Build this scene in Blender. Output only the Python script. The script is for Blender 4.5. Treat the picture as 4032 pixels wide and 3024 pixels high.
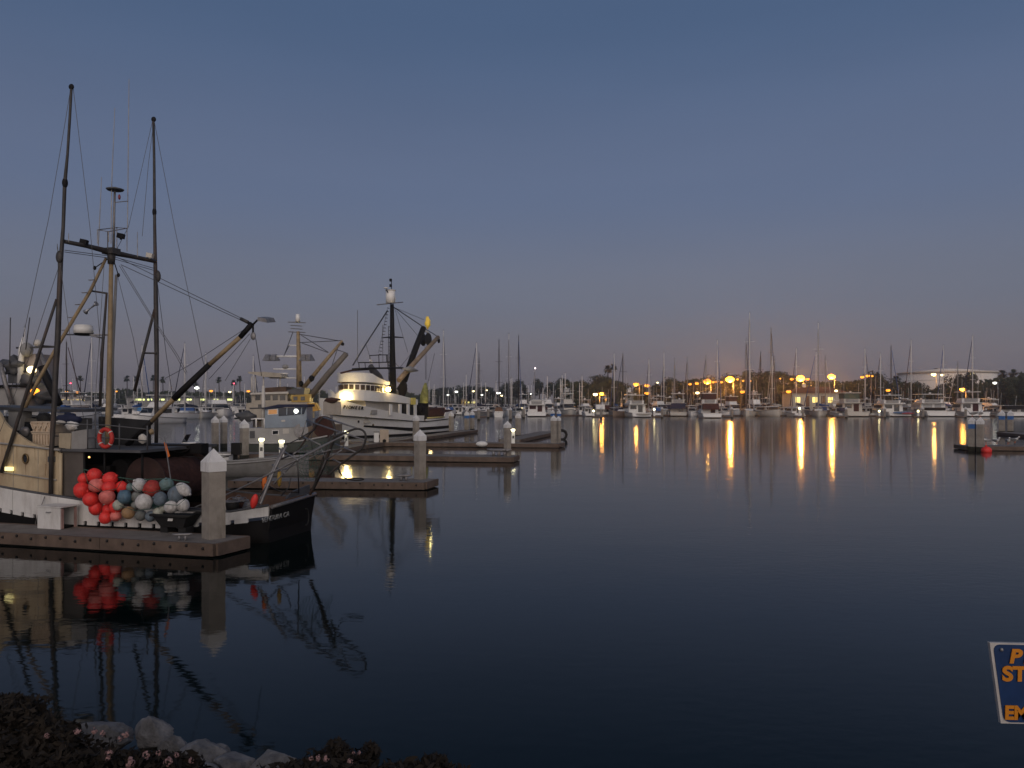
import bpy, math, random
from mathutils import Vector, Matrix, noise as mnoise

for _o in list(bpy.data.objects):
    bpy.data.objects.remove(_o, do_unlink=True)
scene = bpy.context.scene
COL = scene.collection
R = math.radians
rnd = random.Random(11)

# ------------------------------------------------------------------ camera
F = 3104.0       # focal length in photo pixels (4032 wide)
H = 3.4          # eye height above the water
HOR = 1582.0     # horizon row in photo pixels
cam_d = bpy.data.cameras.new('camera')
cam_d.sensor_width = 36.0
cam_d.lens = 36.0 * F / 4032.0
cam_d.shift_y = (HOR - 1512.0) / 4032.0
cam_d.clip_start = 0.1
cam_d.clip_end = 6000
cam = bpy.data.objects.new('camera', cam_d)
COL.objects.link(cam)
cam.location = (0, 0, H)
cam.rotation_euler = (R(90), 0, 0)
scene.camera = cam

# ------------------------------------------------------------------ sky, sun, exposure
world = bpy.data.worlds.new('World')
scene.world = world
world.use_nodes = True
wn, wl = world.node_tree.nodes, world.node_tree.links
wn.clear()
w_out = wn.new('ShaderNodeOutputWorld')
w_bg = wn.new('ShaderNodeBackground')
w_sky = wn.new('ShaderNodeTexSky')
w_sky.sky_type = 'NISHITA'
w_sky.sun_disc = False
w_sky.sun_elevation = R(0.5)     # just about set, behind the camera
w_sky.sun_rotation = R(200)
w_sky.altitude = 0
w_sky.air_density = 1.0
w_sky.dust_density = 2.0
w_sky.ozone_density = 3.0
w_bg.inputs['Strength'].default_value = 0.05
wl.new(w_sky.outputs['Color'], w_bg.inputs['Color'])
# skylight scattered many times: blue overhead, lilac towards the horizon, the same all round
w_tc = wn.new('ShaderNodeTexCoord')
w_sep = wn.new('ShaderNodeSeparateXYZ')
w_ramp = wn.new('ShaderNodeValToRGB')
w_bg2 = wn.new('ShaderNodeBackground')
w_add = wn.new('ShaderNodeAddShader')
wl.new(w_tc.outputs['Generated'], w_sep.inputs['Vector'])
wl.new(w_sep.outputs['Z'], w_ramp.inputs['Fac'])
cr = w_ramp.color_ramp
cr.interpolation = 'EASE'
SKY = [(0.0, (0.160, 0.142, 0.150)), (0.045, (0.156, 0.146, 0.172)), (0.13, (0.134, 0.143, 0.190)),
       (0.26, (0.102, 0.127, 0.200)), (0.45, (0.061, 0.094, 0.166)), (1.0, (0.018, 0.033, 0.064))]
while len(cr.elements) < len(SKY):
    cr.elements.new(0.5)
for e, (p, c) in zip(cr.elements, SKY):
    e.position = p
    e.color = (*c, 1)
# faint level bands of thin haze, all round
w_map = wn.new('ShaderNodeMapping'); w_map.inputs['Scale'].default_value = (1.0, 1.0, 5.0)
w_nz = wn.new('ShaderNodeTexNoise'); w_nz.inputs['Scale'].default_value = 2.2; w_nz.inputs['Detail'].default_value = 4
w_mr = wn.new('ShaderNodeMapRange')
w_mr.inputs['To Min'].default_value = 0.92; w_mr.inputs['To Max'].default_value = 1.08
w_mul = wn.new('ShaderNodeMix'); w_mul.data_type = 'RGBA'; w_mul.blend_type = 'MULTIPLY'; w_mul.inputs['Factor'].default_value = 1.0
wl.new(w_tc.outputs['Generated'], w_map.inputs['Vector']); wl.new(w_map.outputs['Vector'], w_nz.inputs['Vector'])
wl.new(w_nz.outputs['Fac'], w_mr.inputs['Value'])
wl.new(w_ramp.outputs['Color'], w_mul.inputs['A']); wl.new(w_mr.outputs['Result'], w_mul.inputs['B'])
wl.new(w_mul.outputs['Result'], w_bg2.inputs['Color'])
w_bg2.inputs['Strength'].default_value = 0.97
wl.new(w_bg.outputs['Background'], w_add.inputs[0])
wl.new(w_bg2.outputs['Background'], w_add.inputs[1])
wl.new(w_add.outputs['Shader'], w_out.inputs['Surface'])

sun_d = bpy.data.lights.new('sun', 'SUN')
sun_d.energy = 1.5
sun_d.angle = R(80)
sun_d.color = (1.0, 0.86, 0.74)
sun = bpy.data.objects.new('sun', sun_d)
COL.objects.link(sun)
sun.rotation_euler = (R(72), 0, R(6))
sun.location = (-20, -60, 30)

vs = scene.view_settings
vs.view_transform = 'Standard'
vs.look = 'None'
vs.exposure = 0.15
vs.gamma = 1.0
vs.use_curve_mapping = False
scene.render.engine = 'CYCLES'
cy = scene.cycles
cy.use_denoising = True
try:
    cy.denoiser = 'OPENIMAGEDENOISE'
    cy.denoising_input_passes = 'RGB_ALBEDO_NORMAL'
except Exception:
    pass
cy.max_bounces = 6
cy.diffuse_bounces = 2
cy.glossy_bounces = 4
cy.transmission_bounces = 4
cy.volume_bounces = 0
cy.sample_clamp_indirect = 6.0
cy.caustics_reflective = False
cy.caustics_refractive = False

# ------------------------------------------------------------------ helpers
def W(px, py, Y):
    """photo pixel at depth Y -> world point"""
    return Vector(((px - 2016.0) * Y / F, Y, H - (py - HOR) * Y / F))

def G(px, py, z=0.0):
    """photo pixel on the level z -> world point"""
    return W(px, py, F * (H - z) / (py - HOR))

class Frame:
    """an upright frame in the place: origin, heading of its first axis; pt() meets a photo pixel's sight line with the plane v = const"""
    def __init__(s, x, y, deg):
        s.x, s.y, s.a = x, y, R(deg)
        s.u = (math.cos(s.a), math.sin(s.a)); s.w = (-math.sin(s.a), math.cos(s.a))
    def pt(s, px, py, v=0.0):
        k = (px - 2016.0) / F
        x0, y0 = s.x + s.w[0] * v, s.y + s.w[1] * v
        t = (k * y0 - x0) / (s.u[0] - k * s.u[1])
        Y = y0 + s.u[1] * t
        return Vector((t, v, H - (py - HOR) * Y / F))
    def at_u(s, px, py, t):
        k = (px - 2016.0) / F
        x0, y0 = s.x + s.u[0] * t, s.y + s.u[1] * t
        v = (k * y0 - x0) / (s.w[0] - k * s.w[1])
        Y = y0 + s.w[1] * v
        return Vector((t, v, H - (py - HOR) * Y / F))
    def world(s, p):
        return Vector((s.x + s.u[0] * p[0] + s.w[0] * p[1], s.y + s.u[1] * p[0] + s.w[1] * p[1], p[2]))
    def local(s, p):
        dx, dy = p[0] - s.x, p[1] - s.y
        return Vector((dx * s.u[0] + dy * s.u[1], dx * s.w[0] + dy * s.w[1], p[2]))
    def pxr(s, px_size, p):
        """size in metres of px_size photo pixels at local point p"""
        return px_size * s.world(p)[1] / F

class MB:
    """collects simple shapes into one mesh"""
    def __init__(s):
        s.v, s.f, s.sm = [], [], []
    def add(s, vs, fs, smooth=False):
        o = len(s.v)
        s.v += [Vector(p) for p in vs]
        s.f += [tuple(i + o for i in f) for f in fs]
        s.sm += [smooth] * len(fs)
        return s
    def box(s, c, d, rz=0.0, rx=0.0, ry=0.0):
        hx, hy, hz = d[0] / 2, d[1] / 2, d[2] / 2
        m = Matrix.Rotation(rz, 3, 'Z') @ Matrix.Rotation(ry, 3, 'Y') @ Matrix.Rotation(rx, 3, 'X')
        c = Vector(c)
        vs = [c + m @ Vector((x, y, z)) for x in (-hx, hx) for y in (-hy, hy) for z in (-hz, hz)]
        return s.add(vs, [(0, 1, 3, 2), (4, 6, 7, 5), (0, 4, 5, 1), (2, 3, 7, 6), (0, 2, 6, 4), (1, 5, 7, 3)])
    def prism(s, poly, z0, z1):
        """plan outline (x, y) between two heights"""
        n = len(poly)
        vs = [(p[0], p[1], z0) for p in poly] + [(p[0], p[1], z1) for p in poly]
        fs = [tuple(range(n))[::-1], tuple(range(n, 2 * n))] + [(i, (i + 1) % n, n + (i + 1) % n, n + i) for i in range(n)]
        return s.add(vs, fs)
    def slab(s, poly, off):
        """any planar outline of 3-D points, thickened by the vector off"""
        n = len(poly); off = Vector(off)
        vs = [Vector(p) for p in poly] + [Vector(p) + off for p in poly]
        fs = [tuple(range(n))[::-1], tuple(range(n, 2 * n))] + [(i, (i + 1) % n, n + (i + 1) % n, n + i) for i in range(n)]
        return s.add(vs, fs)
    def tube(s, pts, r, n=8, closed=False):
        pts = [Vector(p) for p in pts]
        m = len(pts)
        rs = r if isinstance(r, (list, tuple)) else [r] * m
        vs, prev = [], None
        for i, p in enumerate(pts):
            if closed:
                d = pts[(i + 1) % m] - pts[i - 1]
            else:
                d = pts[min(i + 1, m - 1)] - pts[max(i - 1, 0)]
            if d.length < 1e-9: d = Vector((0, 0, 1))
            d.normalize()
            if prev is None:
                a = Vector((0, 0, 1)) if abs(d.z) < 0.9 else Vector((1, 0, 0))
                x = d.cross(a).normalized()
            else:
                x = (prev - d * prev.dot(d))
                x = x.normalized() if x.length > 1e-6 else d.orthogonal().normalized()
            prev = x
            y = d.cross(x)
            for k in range(n):
                t = 2 * math.pi * k / n
                vs.append(p + (x * math.cos(t) + y * math.sin(t)) * rs[i])
        fs = []
        for i in range(m if closed else m - 1):
            j = (i + 1) % m
            for k in range(n):
                fs.append((i * n + k, i * n + (k + 1) % n, j * n + (k + 1) % n, j * n + k))
        s.add(vs, fs, n > 5)
        if not closed:
            o = len(s.v) - m * n
            s.f += [tuple(o + k for k in range(n))[::-1], tuple(o + (m - 1) * n + k for k in range(n))]
            s.sm += [False, False]
        return s
    def cone(s, c, r0, r1, h, n=12, rot=0.0, smooth=True):
        c = Vector(c)
        vs = [c + Vector((r0 * math.cos(rot + 2 * math.pi * k / n), r0 * math.sin(rot + 2 * math.pi * k / n), 0)) for k in range(n)]
        if r1 > 1e-6:
            vs += [c + Vector((r1 * math.cos(rot + 2 * math.pi * k / n), r1 * math.sin(rot + 2 * math.pi * k / n), h)) for k in range(n)]
            s.add(vs, [(k, (k + 1) % n, n + (k + 1) % n, n + k) for k in range(n)], smooth)
            o = len(s.v) - 2 * n
            s.f += [tuple(o + k for k in range(n))[::-1], tuple(o + n + k for k in range(n))]
            s.sm += [False, False]
        else:
            vs.append(c + Vector((0, 0, h)))
            s.add(vs, [(k, (k + 1) % n, n) for k in range(n)], smooth)
            o = len(s.v) - n - 1
            s.f.append(tuple(o + k for k in range(n))[::-1]); s.sm.append(False)
        return s
    def ball(s, c, r, n=14, m=9, sc=(1, 1, 1), jit=0.0, seed=0, rot=None):
        c = Vector(c)
        vs = [Vector((0, 0, 1))]
        for i in range(1, m):
            a = math.pi * i / m
            for k in range(n):
                b = 2 * math.pi * k / n
                vs.append(Vector((math.sin(a) * math.cos(b), math.sin(a) * math.sin(b), math.cos(a))))
        vs.append(Vector((0, 0, -1)))
        out = []
        for p in vs:
            q = 1.0
            if jit:
                q += jit * mnoise.noise(p * 1.7 + Vector((seed * 3.1, seed, -seed)))
                q += jit * 0.45 * mnoise.noise(p * 4.3 + Vector((seed, 7, seed)))
            p = Vector((p.x * sc[0], p.y * sc[1], p.z * sc[2])) * (r * q)
            if rot is not None: p = rot @ p
            out.append(c + p)
        fs = [(0, 1 + k, 1 + (k + 1) % n) for k in range(n)]
        for i in range(m - 2):
            for k in range(n):
                a, b = 1 + i * n + k, 1 + i * n + (k + 1) % n
                fs.append((a, a + n, b + n, b))
        e = len(vs) - 1
        fs += [(e, 1 + (m - 2) * n + (k + 1) % n, 1 + (m - 2) * n + k) for k in range(n)]
        return s.add(out, fs, True)
    def loft(s, rings, close=False, caps=True, smooth=True):
        n = len(rings[0]); o = len(s.v)
        vs = [p for r_ in rings for p in r_]
        fs = []
        kk = n if close else n - 1
        for i in range(len(rings) - 1):
            for k in range(kk):
                fs.append((i * n + k, i * n + (k + 1) % n, (i + 1) * n + (k + 1) % n, (i + 1) * n + k))
        s.add(vs, fs, smooth)
        if caps:
            s.f += [tuple(o + k for k in range(n))[::-1], tuple(o + (len(rings) - 1) * n + k for k in range(n))]
            s.sm += [False, False]
        return s
    def build(s, name, mat, parent=None, inv=None):
        me = bpy.data.meshes.new(name)
        vs = [inv @ p for p in s.v] if inv is not None else s.v
        me.from_pydata([tuple(p) for p in vs], [], s.f)
        me.materials.append(mat)
        me.polygons.foreach_set('use_smooth', s.sm)
        me.update()
        o = bpy.data.objects.new(name, me)
        COL.objects.link(o)
        if parent is not None: o.parent = parent
        return o

def tag(o, label=None, cat=None, group=None, kind=None):
    if label: o['label'] = label
    if cat: o['category'] = cat
    if group: o['group'] = group
    if kind: o['kind'] = kind
    return o

class Thing:
    """an Empty at the thing's base that parents its parts; parts are given in local or (world=True) in world coordinates"""
    def __init__(s, name, label, cat, loc=(0, 0, 0), deg=0.0, group=None):
        s.o = bpy.data.objects.new(name, None)
        s.o.empty_display_size = 0.2
        COL.objects.link(s.o)
        s.o.location = loc
        s.o.rotation_euler = (0, 0, R(deg))
        s.inv = (Matrix.Translation(Vector(loc)) @ Matrix.Rotation(R(deg), 4, 'Z')).inverted()
        tag(s.o, label, cat, group)
    def part(s, name, mb, mat, parent=None, world=False, label=None):
        o = mb.build(name, mat, parent if parent is not None else s.o, s.inv if world else None)
        if label: o['label'] = label
        return o
    def same(s, name, src, loc=(0, 0, 0), rz=0.0, parent=None):
        o = bpy.data.objects.new(name, src.data)
        COL.objects.link(o); o.parent = parent if parent is not None else s.o
        o.location = loc; o.rotation_euler = (0, 0, rz)
        return o

def solo(name, mb, mat, label, cat, group=None):
    """a thing that is one mesh, given in world coordinates: its origin moves to its own base"""
    xs = [p.x for p in mb.v]; ys = [p.y for p in mb.v]; zs = [p.z for p in mb.v]
    c = Vector(((min(xs) + max(xs)) / 2, (min(ys) + max(ys)) / 2, min(zs)))
    o = mb.build(name, mat, None, Matrix.Translation(-c))
    o.location = c
    return tag(o, label, cat, group)

def struct(name, mb, mat):
    o = mb.build(name, mat)
    o['kind'] = 'structure'
    return o

# ------------------------------------------------------------------ materials
MATS = {}
def mat(name, col, rough=0.6, var=0.22, scale=2.5, dirt=None, dirt_amt=0.0, bump=0.0, bump_scale=20.0, metal=0.0, emit=0.0, emit_col=None, spec=0.4):
    if name in MATS: return MATS[name]
    m = bpy.data.materials.new(name); m.use_nodes = True
    n, l = m.node_tree.nodes, m.node_tree.links
    b = n['Principled BSDF']
    b.inputs['Roughness'].default_value = rough
    b.inputs['Metallic'].default_value = metal
    b.inputs['Specular IOR Level'].default_value = spec
    tc = n.new('ShaderNodeTexCoord')
    nz = n.new('ShaderNodeTexNoise')
    nz.inputs['Scale'].default_value = scale
    nz.inputs['Detail'].default_value = 6
    nz.inputs['Roughness'].default_value = 0.62
    l.new(tc.outputs['Object'], nz.inputs['Vector'])
    rp = n.new('ShaderNodeValToRGB')
    rp.color_ramp.elements[0].position = 0.3
    rp.color_ramp.elements[1].position = 0.7
    rp.color_ramp.elements[0].color = (*[max(0, c * (1 - var)) for c in col], 1)
    rp.color_ramp.elements[1].color = (*[min(1, c * (1 + var * 0.6)) for c in col], 1)
    l.new(nz.outputs['Fac'], rp.inputs['Fac'])
    last = rp.outputs['Color']
    if dirt is not None:
        n2 = n.new('ShaderNodeTexNoise')
        n2.inputs['Scale'].default_value = scale * 0.6
        n2.inputs['Detail'].default_value = 8
        n2.inputs['Roughness'].default_value = 0.7
        mp = n.new('ShaderNodeMapping'); mp.inputs['Scale'].default_value = (1.6, 1.6, 0.35)
        l.new(tc.outputs['Object'], mp.inputs['Vector']); l.new(mp.outputs['Vector'], n2.inputs['Vector'])
        r2 = n.new('ShaderNodeValToRGB')
        r2.color_ramp.elements[0].position = 0.52; r2.color_ramp.elements[1].position = 0.78
        r2.color_ramp.elements[1].color = (dirt_amt, dirt_amt, dirt_amt, 1)
        l.new(n2.outputs['Fac'], r2.inputs['Fac'])
        mx = n.new('ShaderNodeMix'); mx.data_type = 'RGBA'
        l.new(r2.outputs['Color'], mx.inputs['Factor'])
        l.new(last, mx.inputs['A']); mx.inputs['B'].default_value = (*dirt, 1)
        last = mx.outputs['Result']
    l.new(last, b.inputs['Base Color'])
    if bump:
        n3 = n.new('ShaderNodeTexNoise'); n3.inputs['Scale'].default_value = bump_scale; n3.inputs['Detail'].default_value = 5
        l.new(tc.outputs['Object'], n3.inputs['Vector'])
        bp = n.new('ShaderNodeBump'); bp.inputs['Strength'].default_value = bump; bp.inputs['Distance'].default_value = 0.02
        l.new(n3.outputs['Fac'], bp.inputs['Height']); l.new(bp.outputs['Normal'], b.inputs['Normal'])
    if emit:
        b.inputs['Emission Color'].default_value = (*(emit_col or col), 1)
        b.inputs['Emission Strength'].default_value = emit
    MATS[name] = m
    return m

GRIME = (0.10, 0.075, 0.05)
RUST = (0.16, 0.06, 0.025)
M_white = mat('white_paint', (0.74, 0.72, 0.69), 0.5, 0.14, 1.6, (0.17, 0.11, 0.07), 0.6, 0.1, 6)
M_boatwhite = mat('boat_white', (0.82, 0.80, 0.77), 0.35, 0.08, 0.6, GRIME, 0.22)
M_offwhite = mat('off_white', (0.60, 0.56, 0.50), 0.5, 0.12, 1.0, GRIME, 0.3)
M_cream = mat('cream_paint', (0.54, 0.43, 0.28), 0.55, 0.2, 1.6, RUST, 0.7, 0.12, 6)
M_grey = mat('grey_paint', (0.30, 0.29, 0.28), 0.6, 0.2, 1.5, GRIME, 0.4)
M_dkgrey = mat('dark_grey', (0.09, 0.09, 0.095), 0.6, 0.3, 2.0)
M_black = mat('black_paint', (0.010, 0.009, 0.009), 0.7, 0.3, 2.0, spec=0.2)
M_rubber = mat('black_rubber', (0.016, 0.015, 0.015), 0.75, 0.3, 3.0)
M_tan = mat('varnished_spar', (0.33, 0.24, 0.135), 0.6, 0.35, 3.0, GRIME, 0.8)
M_pole = mat('weathered_pole', (0.05, 0.045, 0.042), 0.55, 0.5, 3.0, RUST, 0.5)
M_wire = mat('rigging_wire', (0.07, 0.07, 0.075), 0.5, 0.2)
M_galv = mat('galvanised_steel', (0.26, 0.25, 0.25), 0.45, 0.35, 6.0, RUST, 0.4, metal=0.4)
M_mast = mat('pale_mast', (0.76, 0.73, 0.70), 0.5, 0.12, 2.0)
M_alu = mat('aluminium', (0.50, 0.50, 0.51), 0.35, 0.12, 3.0, metal=0.7)
M_conc = mat('concrete', (0.34, 0.30, 0.255), 0.85, 0.28, 2.6, (0.10, 0.075, 0.05), 0.85, 0.3, 30)
M_dock = mat('dock_deck', (0.20, 0.18, 0.165), 0.85, 0.22, 3.0, (0.08, 0.065, 0.05), 0.6, 0.3, 25)
M_waler = mat('dock_timber', (0.15, 0.105, 0.08), 0.8, 0.4, 2.0, (0.05, 0.035, 0.025), 0.7, 0.4, 18)
M_float = mat('dock_float', (0.030, 0.026, 0.024), 0.85, 0.4, 2.0)
M_cap = mat('pile_cap', (0.80, 0.78, 0.76), 0.5, 0.12, 4.0, (0.25, 0.21, 0.17), 0.65)
M_bluecap = mat('blue_band', (0.05, 0.16, 0.42), 0.5, 0.2, 4.0)
M_red = mat('red_buoy', (0.85, 0.05, 0.042), 0.48, 0.2, 9.0, (0.30, 0.03, 0.025), 0.7)
M_pink = mat('faded_red_buoy', (0.80, 0.21, 0.18), 0.55, 0.2, 9.0, (0.42, 0.06, 0.05), 0.7)
M_glass = mat('dark_glass', (0.015, 0.018, 0.022), 0.12, 0.2, 1.0, spec=0.6)
M_blue = mat('blue_canvas', (0.035, 0.10, 0.30), 0.8, 0.25, 3.0)
M_navy = mat('navy_canvas', (0.02, 0.025, 0.06), 0.8, 0.25, 3.0)
M_maroon = mat('maroon_canvas', (0.06, 0.018, 0.018), 0.8, 0.25, 3.0)
M_wood = mat('teak', (0.20, 0.10, 0.05), 0.6, 0.3, 2.0)
M_yellow = mat('yellow_paint', (0.46, 0.29, 0.06), 0.5, 0.2, 2.0, GRIME, 0.4)
M_orange = mat('orange_oilskin', (0.75, 0.18, 0.03), 0.6, 0.15, 3.0)
M_net = mat('net_brown', (0.055, 0.022, 0.018), 0.95, 0.5, 9.0, bump=0.6, bump_scale=40)
M_green = mat('green_netting', (0.05, 0.11, 0.085), 0.95, 0.4, 9.0, bump=0.6, bump_scale=40)
M_sod = mat('sodium_lamp', (1.0, 0.55, 0.12), emit=20.0, emit_col=(1.0, 0.32, 0.018))
M_sodS = mat('sodium_lamp_small', (1.0, 0.55, 0.12), emit=2.4, emit_col=(1.0, 0.32, 0.02))
M_warm = mat('warm_lamp', (1.0, 0.9, 0.6), emit=4.5, emit_col=(1.0, 0.78, 0.38))
M_cool = mat('cool_lamp', (0.9, 0.95, 1.0), emit=4.5, emit_col=(0.95, 0.97, 0.85))
M_redl = mat('red_lamp', (1.0, 0.1, 0.1), emit=9.0, emit_col=(1.0, 0.06, 0.12))
M_lit = mat('lit_window', (1.0, 0.75, 0.25), emit=2.2, emit_col=(1.0, 0.72, 0.16))

# ------------------------------------------------------------------ water
def water_material():
    m = bpy.data.materials.new('harbour_water'); m.use_nodes = True
    n, l = m.node_tree.nodes, m.node_tree.links
    b = n['Principled BSDF']
    b.inputs['Base Color'].default_value = (0.0005, 0.0045, 0.0045, 1)
    b.inputs['Roughness'].default_value = 0.05
    b.inputs['IOR'].default_value = 1.23
    b.inputs['Specular IOR Level'].default_value = 0.5
    g = n.new('ShaderNodeNewGeometry')
    # the open basin beyond the docks is ruffled finer than the eye can part; the berths lie calm
    sx_ = n.new('ShaderNodeSeparateXYZ'); l.new(g.outputs['Position'], sx_.inputs['Vector'])
    rm = n.new('ShaderNodeMapRange'); rm.inputs['From Min'].default_value = 22; rm.inputs['From Max'].default_value = 105
    rm.inputs['To Min'].default_value = 0.045; rm.inputs['To Max'].default_value = 0.125
    l.new(sx_.outputs['Y'], rm.inputs['Value']); l.new(rm.outputs['Result'], b.inputs['Roughness'])
    def layer(scale, stretch, detail):
        mp = n.new('ShaderNodeMapping'); mp.inputs['Scale'].default_value = stretch
        mp.inputs['Rotation'].default_value = (0, 0, R(8))
        nz = n.new('ShaderNodeTexNoise'); nz.inputs['Scale'].default_value = scale; nz.inputs['Detail'].default_value = detail
        l.new(g.outputs['Position'], mp.inputs['Vector']); l.new(mp.outputs['Vector'], nz.inputs['Vector'])
        return nz.outputs['Fac']
    a = layer(5.5, (0.6, 1.0, 1.0), 2)
    c = layer(0.5, (0.6, 1.0, 1.0), 2)
    sc = n.new('ShaderNodeMath'); sc.operation = 'MULTIPLY'; sc.inputs[1].default_value = 2.4
    l.new(c, sc.inputs[0])
    ad = n.new('ShaderNodeMath'); ad.operation = 'ADD'
    l.new(a, ad.inputs[0]); l.new(sc.outputs[0], ad.inputs[1])
    bp = n.new('ShaderNodeBump'); bp.inputs['Strength'].default_value = 1.0; bp.inputs['Distance'].default_value = 0.0021
    wp = layer(0.045, (0.5, 1.0, 1.0), 3)      # patches of air ruffling the surface, slicks between
    wm = n.new('ShaderNodeMapRange'); wm.inputs['From Min'].default_value = 0.35; wm.inputs['From Max'].default_value = 0.68
    wm.inputs['To Min'].default_value = 0.45; wm.inputs['To Max'].default_value = 2.3
    l.new(wp, wm.inputs['Value'])
    ml = n.new('ShaderNodeMath'); ml.operation = 'MULTIPLY'
    l.new(ad.outputs[0], ml.inputs[0]); l.new(wm.outputs['Result'], ml.inputs[1])
    l.new(ml.outputs[0], bp.inputs['Height']); l.new(bp.outputs['Normal'], b.inputs['Normal'])
    return m
M_water = water_material()
struct('water', MB().add([(-900, -20, 0), (900, -20, 0), (900, 900, 0), (-900, 900, 0)], [(0, 1, 2, 3)]), M_water)

# land behind the marina, with a quay face
M_land = mat('shore_ground', (0.10, 0.085, 0.07), 0.95, 0.35, 0.08)
LAND = [(-890, 890), (-890, 385), (-40, 385), (4, 350), (20, 250), (32, 226), (70, 206), (140, 197), (890, 190), (890, 890)]
struct('shore_ground', MB().prism(LAND, -1.0, 1.2), M_land)

# ------------------------------------------------------------------ floating docks
DK = 0.30      # deck level above water
def dock(label, front, back, end_cut=None, board=3.0, bolts=0.0, freeboard=DK):
    """front, back: plan points of the long edges; timber walers in lengths along the edges, a concrete deck, dark floats below"""
    a, b = Vector((*front[0], 0)), Vector((*front[1], 0))
    c, d = Vector((*back[1], 0)), Vector((*back[0], 0))
    th = Thing('floating_dock', label, 'dock', (b.x, b.y, 0), 0, 'floating docks')
    cen = (a + b + c + d) / 4
    def inset(p, k):
        q = cen - p; q.normalize()
        return p + q * k
    pl = [inset(p, 0.05) for p in (a, b, c, d)]
    th.part('deck', MB().prism([(p.x, p.y) for p in pl], 0.02, freeboard), M_dock, world=True)
    pf = [inset(p, 0.22) for p in (a, b, c, d)]
    th.part('float', MB().prism([(p.x, p.y) for p in pf], -0.5, 0.015), M_float, world=True)
    edges = [(a, b), (b, c), (d, c)]
    for e, (p, q) in enumerate(edges):
        L = (q - p).length
        n = max(1, round(L / board))
        t = (q - p).normalized()
        nor = Vector((t.y, -t.x, 0))
        if (p + q) .dot(nor) / 2 < cen.dot(nor): nor = -nor
        for i in range(n):
            s0, s1 = L * i / n + 0.006, L * (i + 1) / n - 0.006
            if e == 1: s0, s1 = 0.012, L - 0.012
            o0, o1 = p + t * s0, p + t * s1
            dz = rnd.uniform(-0.012, 0.004)
            mb = MB().prism([(o0.x, o0.y), (o1.x, o1.y), (o1.x + nor.x * 0.075, o1.y + nor.y * 0.075), (o0.x + nor.x * 0.075, o0.y + nor.y * 0.075)], 0.045 + dz, freeboard + 0.012 + dz)
            w = th.part('edge_board', mb, M_waler, world=True)
            if bolts and e == 0:
                k = s0 + bolts / 2
                while k < s1:
                    c0 = p + t * k + nor * 0.075
                    bm = MB().box((c0.x, c0.y, 0.2 + 0.05 * (int(k * 7) % 2)), (0.05, 0.05, 0.05), math.atan2(t.y, t.x), R(45))
                    th.part('bolt', bm, M_float, parent=w, world=True)
                    k += bolts
        if e == 1: pass
    return th

M_weed = mat('tide_growth', (0.035, 0.034, 0.022), 0.9, 0.5, 5.0, bump=0.6, bump_scale=25)
def pile(px, py_base, top_py, wpx, label, z_base=DK, rot=45, blue=False, Y=None, worn=False, green=False):
    """square concrete pile with a white pointed cap"""
    p = G(px, py_base, z_base) if Y is None else W(px, 1600, Y)
    Y = p.y
    zt = H - (top_py - HOR) * Y / F
    wd = wpx * Y / F
    sid = wd / (1.38 if rot % 90 else 1.0)
    th = Thing('mooring_pile', label, 'pile', (p.x, p.y, 0), rot, 'capped mooring piles')
    hcap = wd * 0.98
    r0 = sid / 2 * 1.4142
    th.part('shaft', MB().cone((0, 0, -2), r0, r0, zt - hcap * 0.85 + 2, 4, R(45), False), M_conc)
    r1 = r0 * 1.09
    cap = MB().cone((0, 0, zt - hcap), r1, r1, hcap * 0.42, 4, R(45), False)
    cap.cone((0, 0, zt - hcap * 0.58), r1, 0, hcap * 0.58, 4, R(45), False)
    th.part('cap', cap, M_cap)
    if zt > .9: th.part('tide_growth', MB().cone((0, 0, -1.2), r0 * 1.02, r0 * 1.015, 1.2 + (.30 if Y > 40 else .22), 4, R(45), False), M_weed)
    if blue:
        th.part('blue_band', MB().cone((0, 0, zt - hcap * 1.62), r0 * 1.03, r0 * 1.03, hcap * 0.6, 4, R(45), False), M_bluecap)
    return th

# nearest finger dock, edge of the working boat's berth
D1a, D1b, D1c = G(0, 2095, DK), G(847, 2142, DK), G(976, 2112, DK)
D1u = (D1b - D1a).normalized()
D1v = Vector((-D1u.y, D1u.x, 0))
D1far = D1a - D1u * 9
dock('nearest timber-edged finger dock beside the white and black fishing boat', [(D1far.x, D1far.y), (D1b.x, D1b.y)],
     [(D1far.x + D1v.x * 1.05, D1far.y + D1v.y * 1.05), (D1c.x, D1c.y)], bolts=0.42)
pile(841, 2118, 1765, 92, 'tall square concrete pile with white pointed cap, nearest the camera')
# the next three fingers
def finger(label, x0, y0, x1, y1, xe, ye, back_left):
    a, b, c = G(x0, y0, DK), G(x1, y1, DK), G(xe, ye, DK)
    u = (b - a).normalized(); v = Vector((-u.y, u.x, 0))
    a2 = a - u * back_left
    wd = (c - b).dot(v)
    d = a2 + v * wd
    dock(label, [(a2.x, a2.y), (b.x, b.y)], [(d.x, d.y), (c.x, c.y)], bolts=0.0 if y1 < 1850 else 0.55, board=4.0)
finger('second finger dock from the camera, one pile at its end', 900, 1893, 1674, 1900, 1720, 1886, 0)
pile(1654, 1886, 1690, 46, 'concrete pile with worn white cap at end of second finger dock')
finger('third finger dock, ending just below the lit pedestal', 1000, 1789, 2017, 1801, 2041, 1792, 3)
pile(1998, 1795, 1657, 28, 'concrete pile at end of third finger dock beside a lamp')
finger('fourth finger dock, reaching farthest right of the finger docks', 1300, 1741, 2198, 1748, 2221, 1743.5, 0)
pile(2180, 1745, 1635, 22, 'left pile of the pair at end of fourth finger dock')
pile(2199, 1743, 1638, 19, 'right pile of the pair at end of fourth finger dock')

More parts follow.
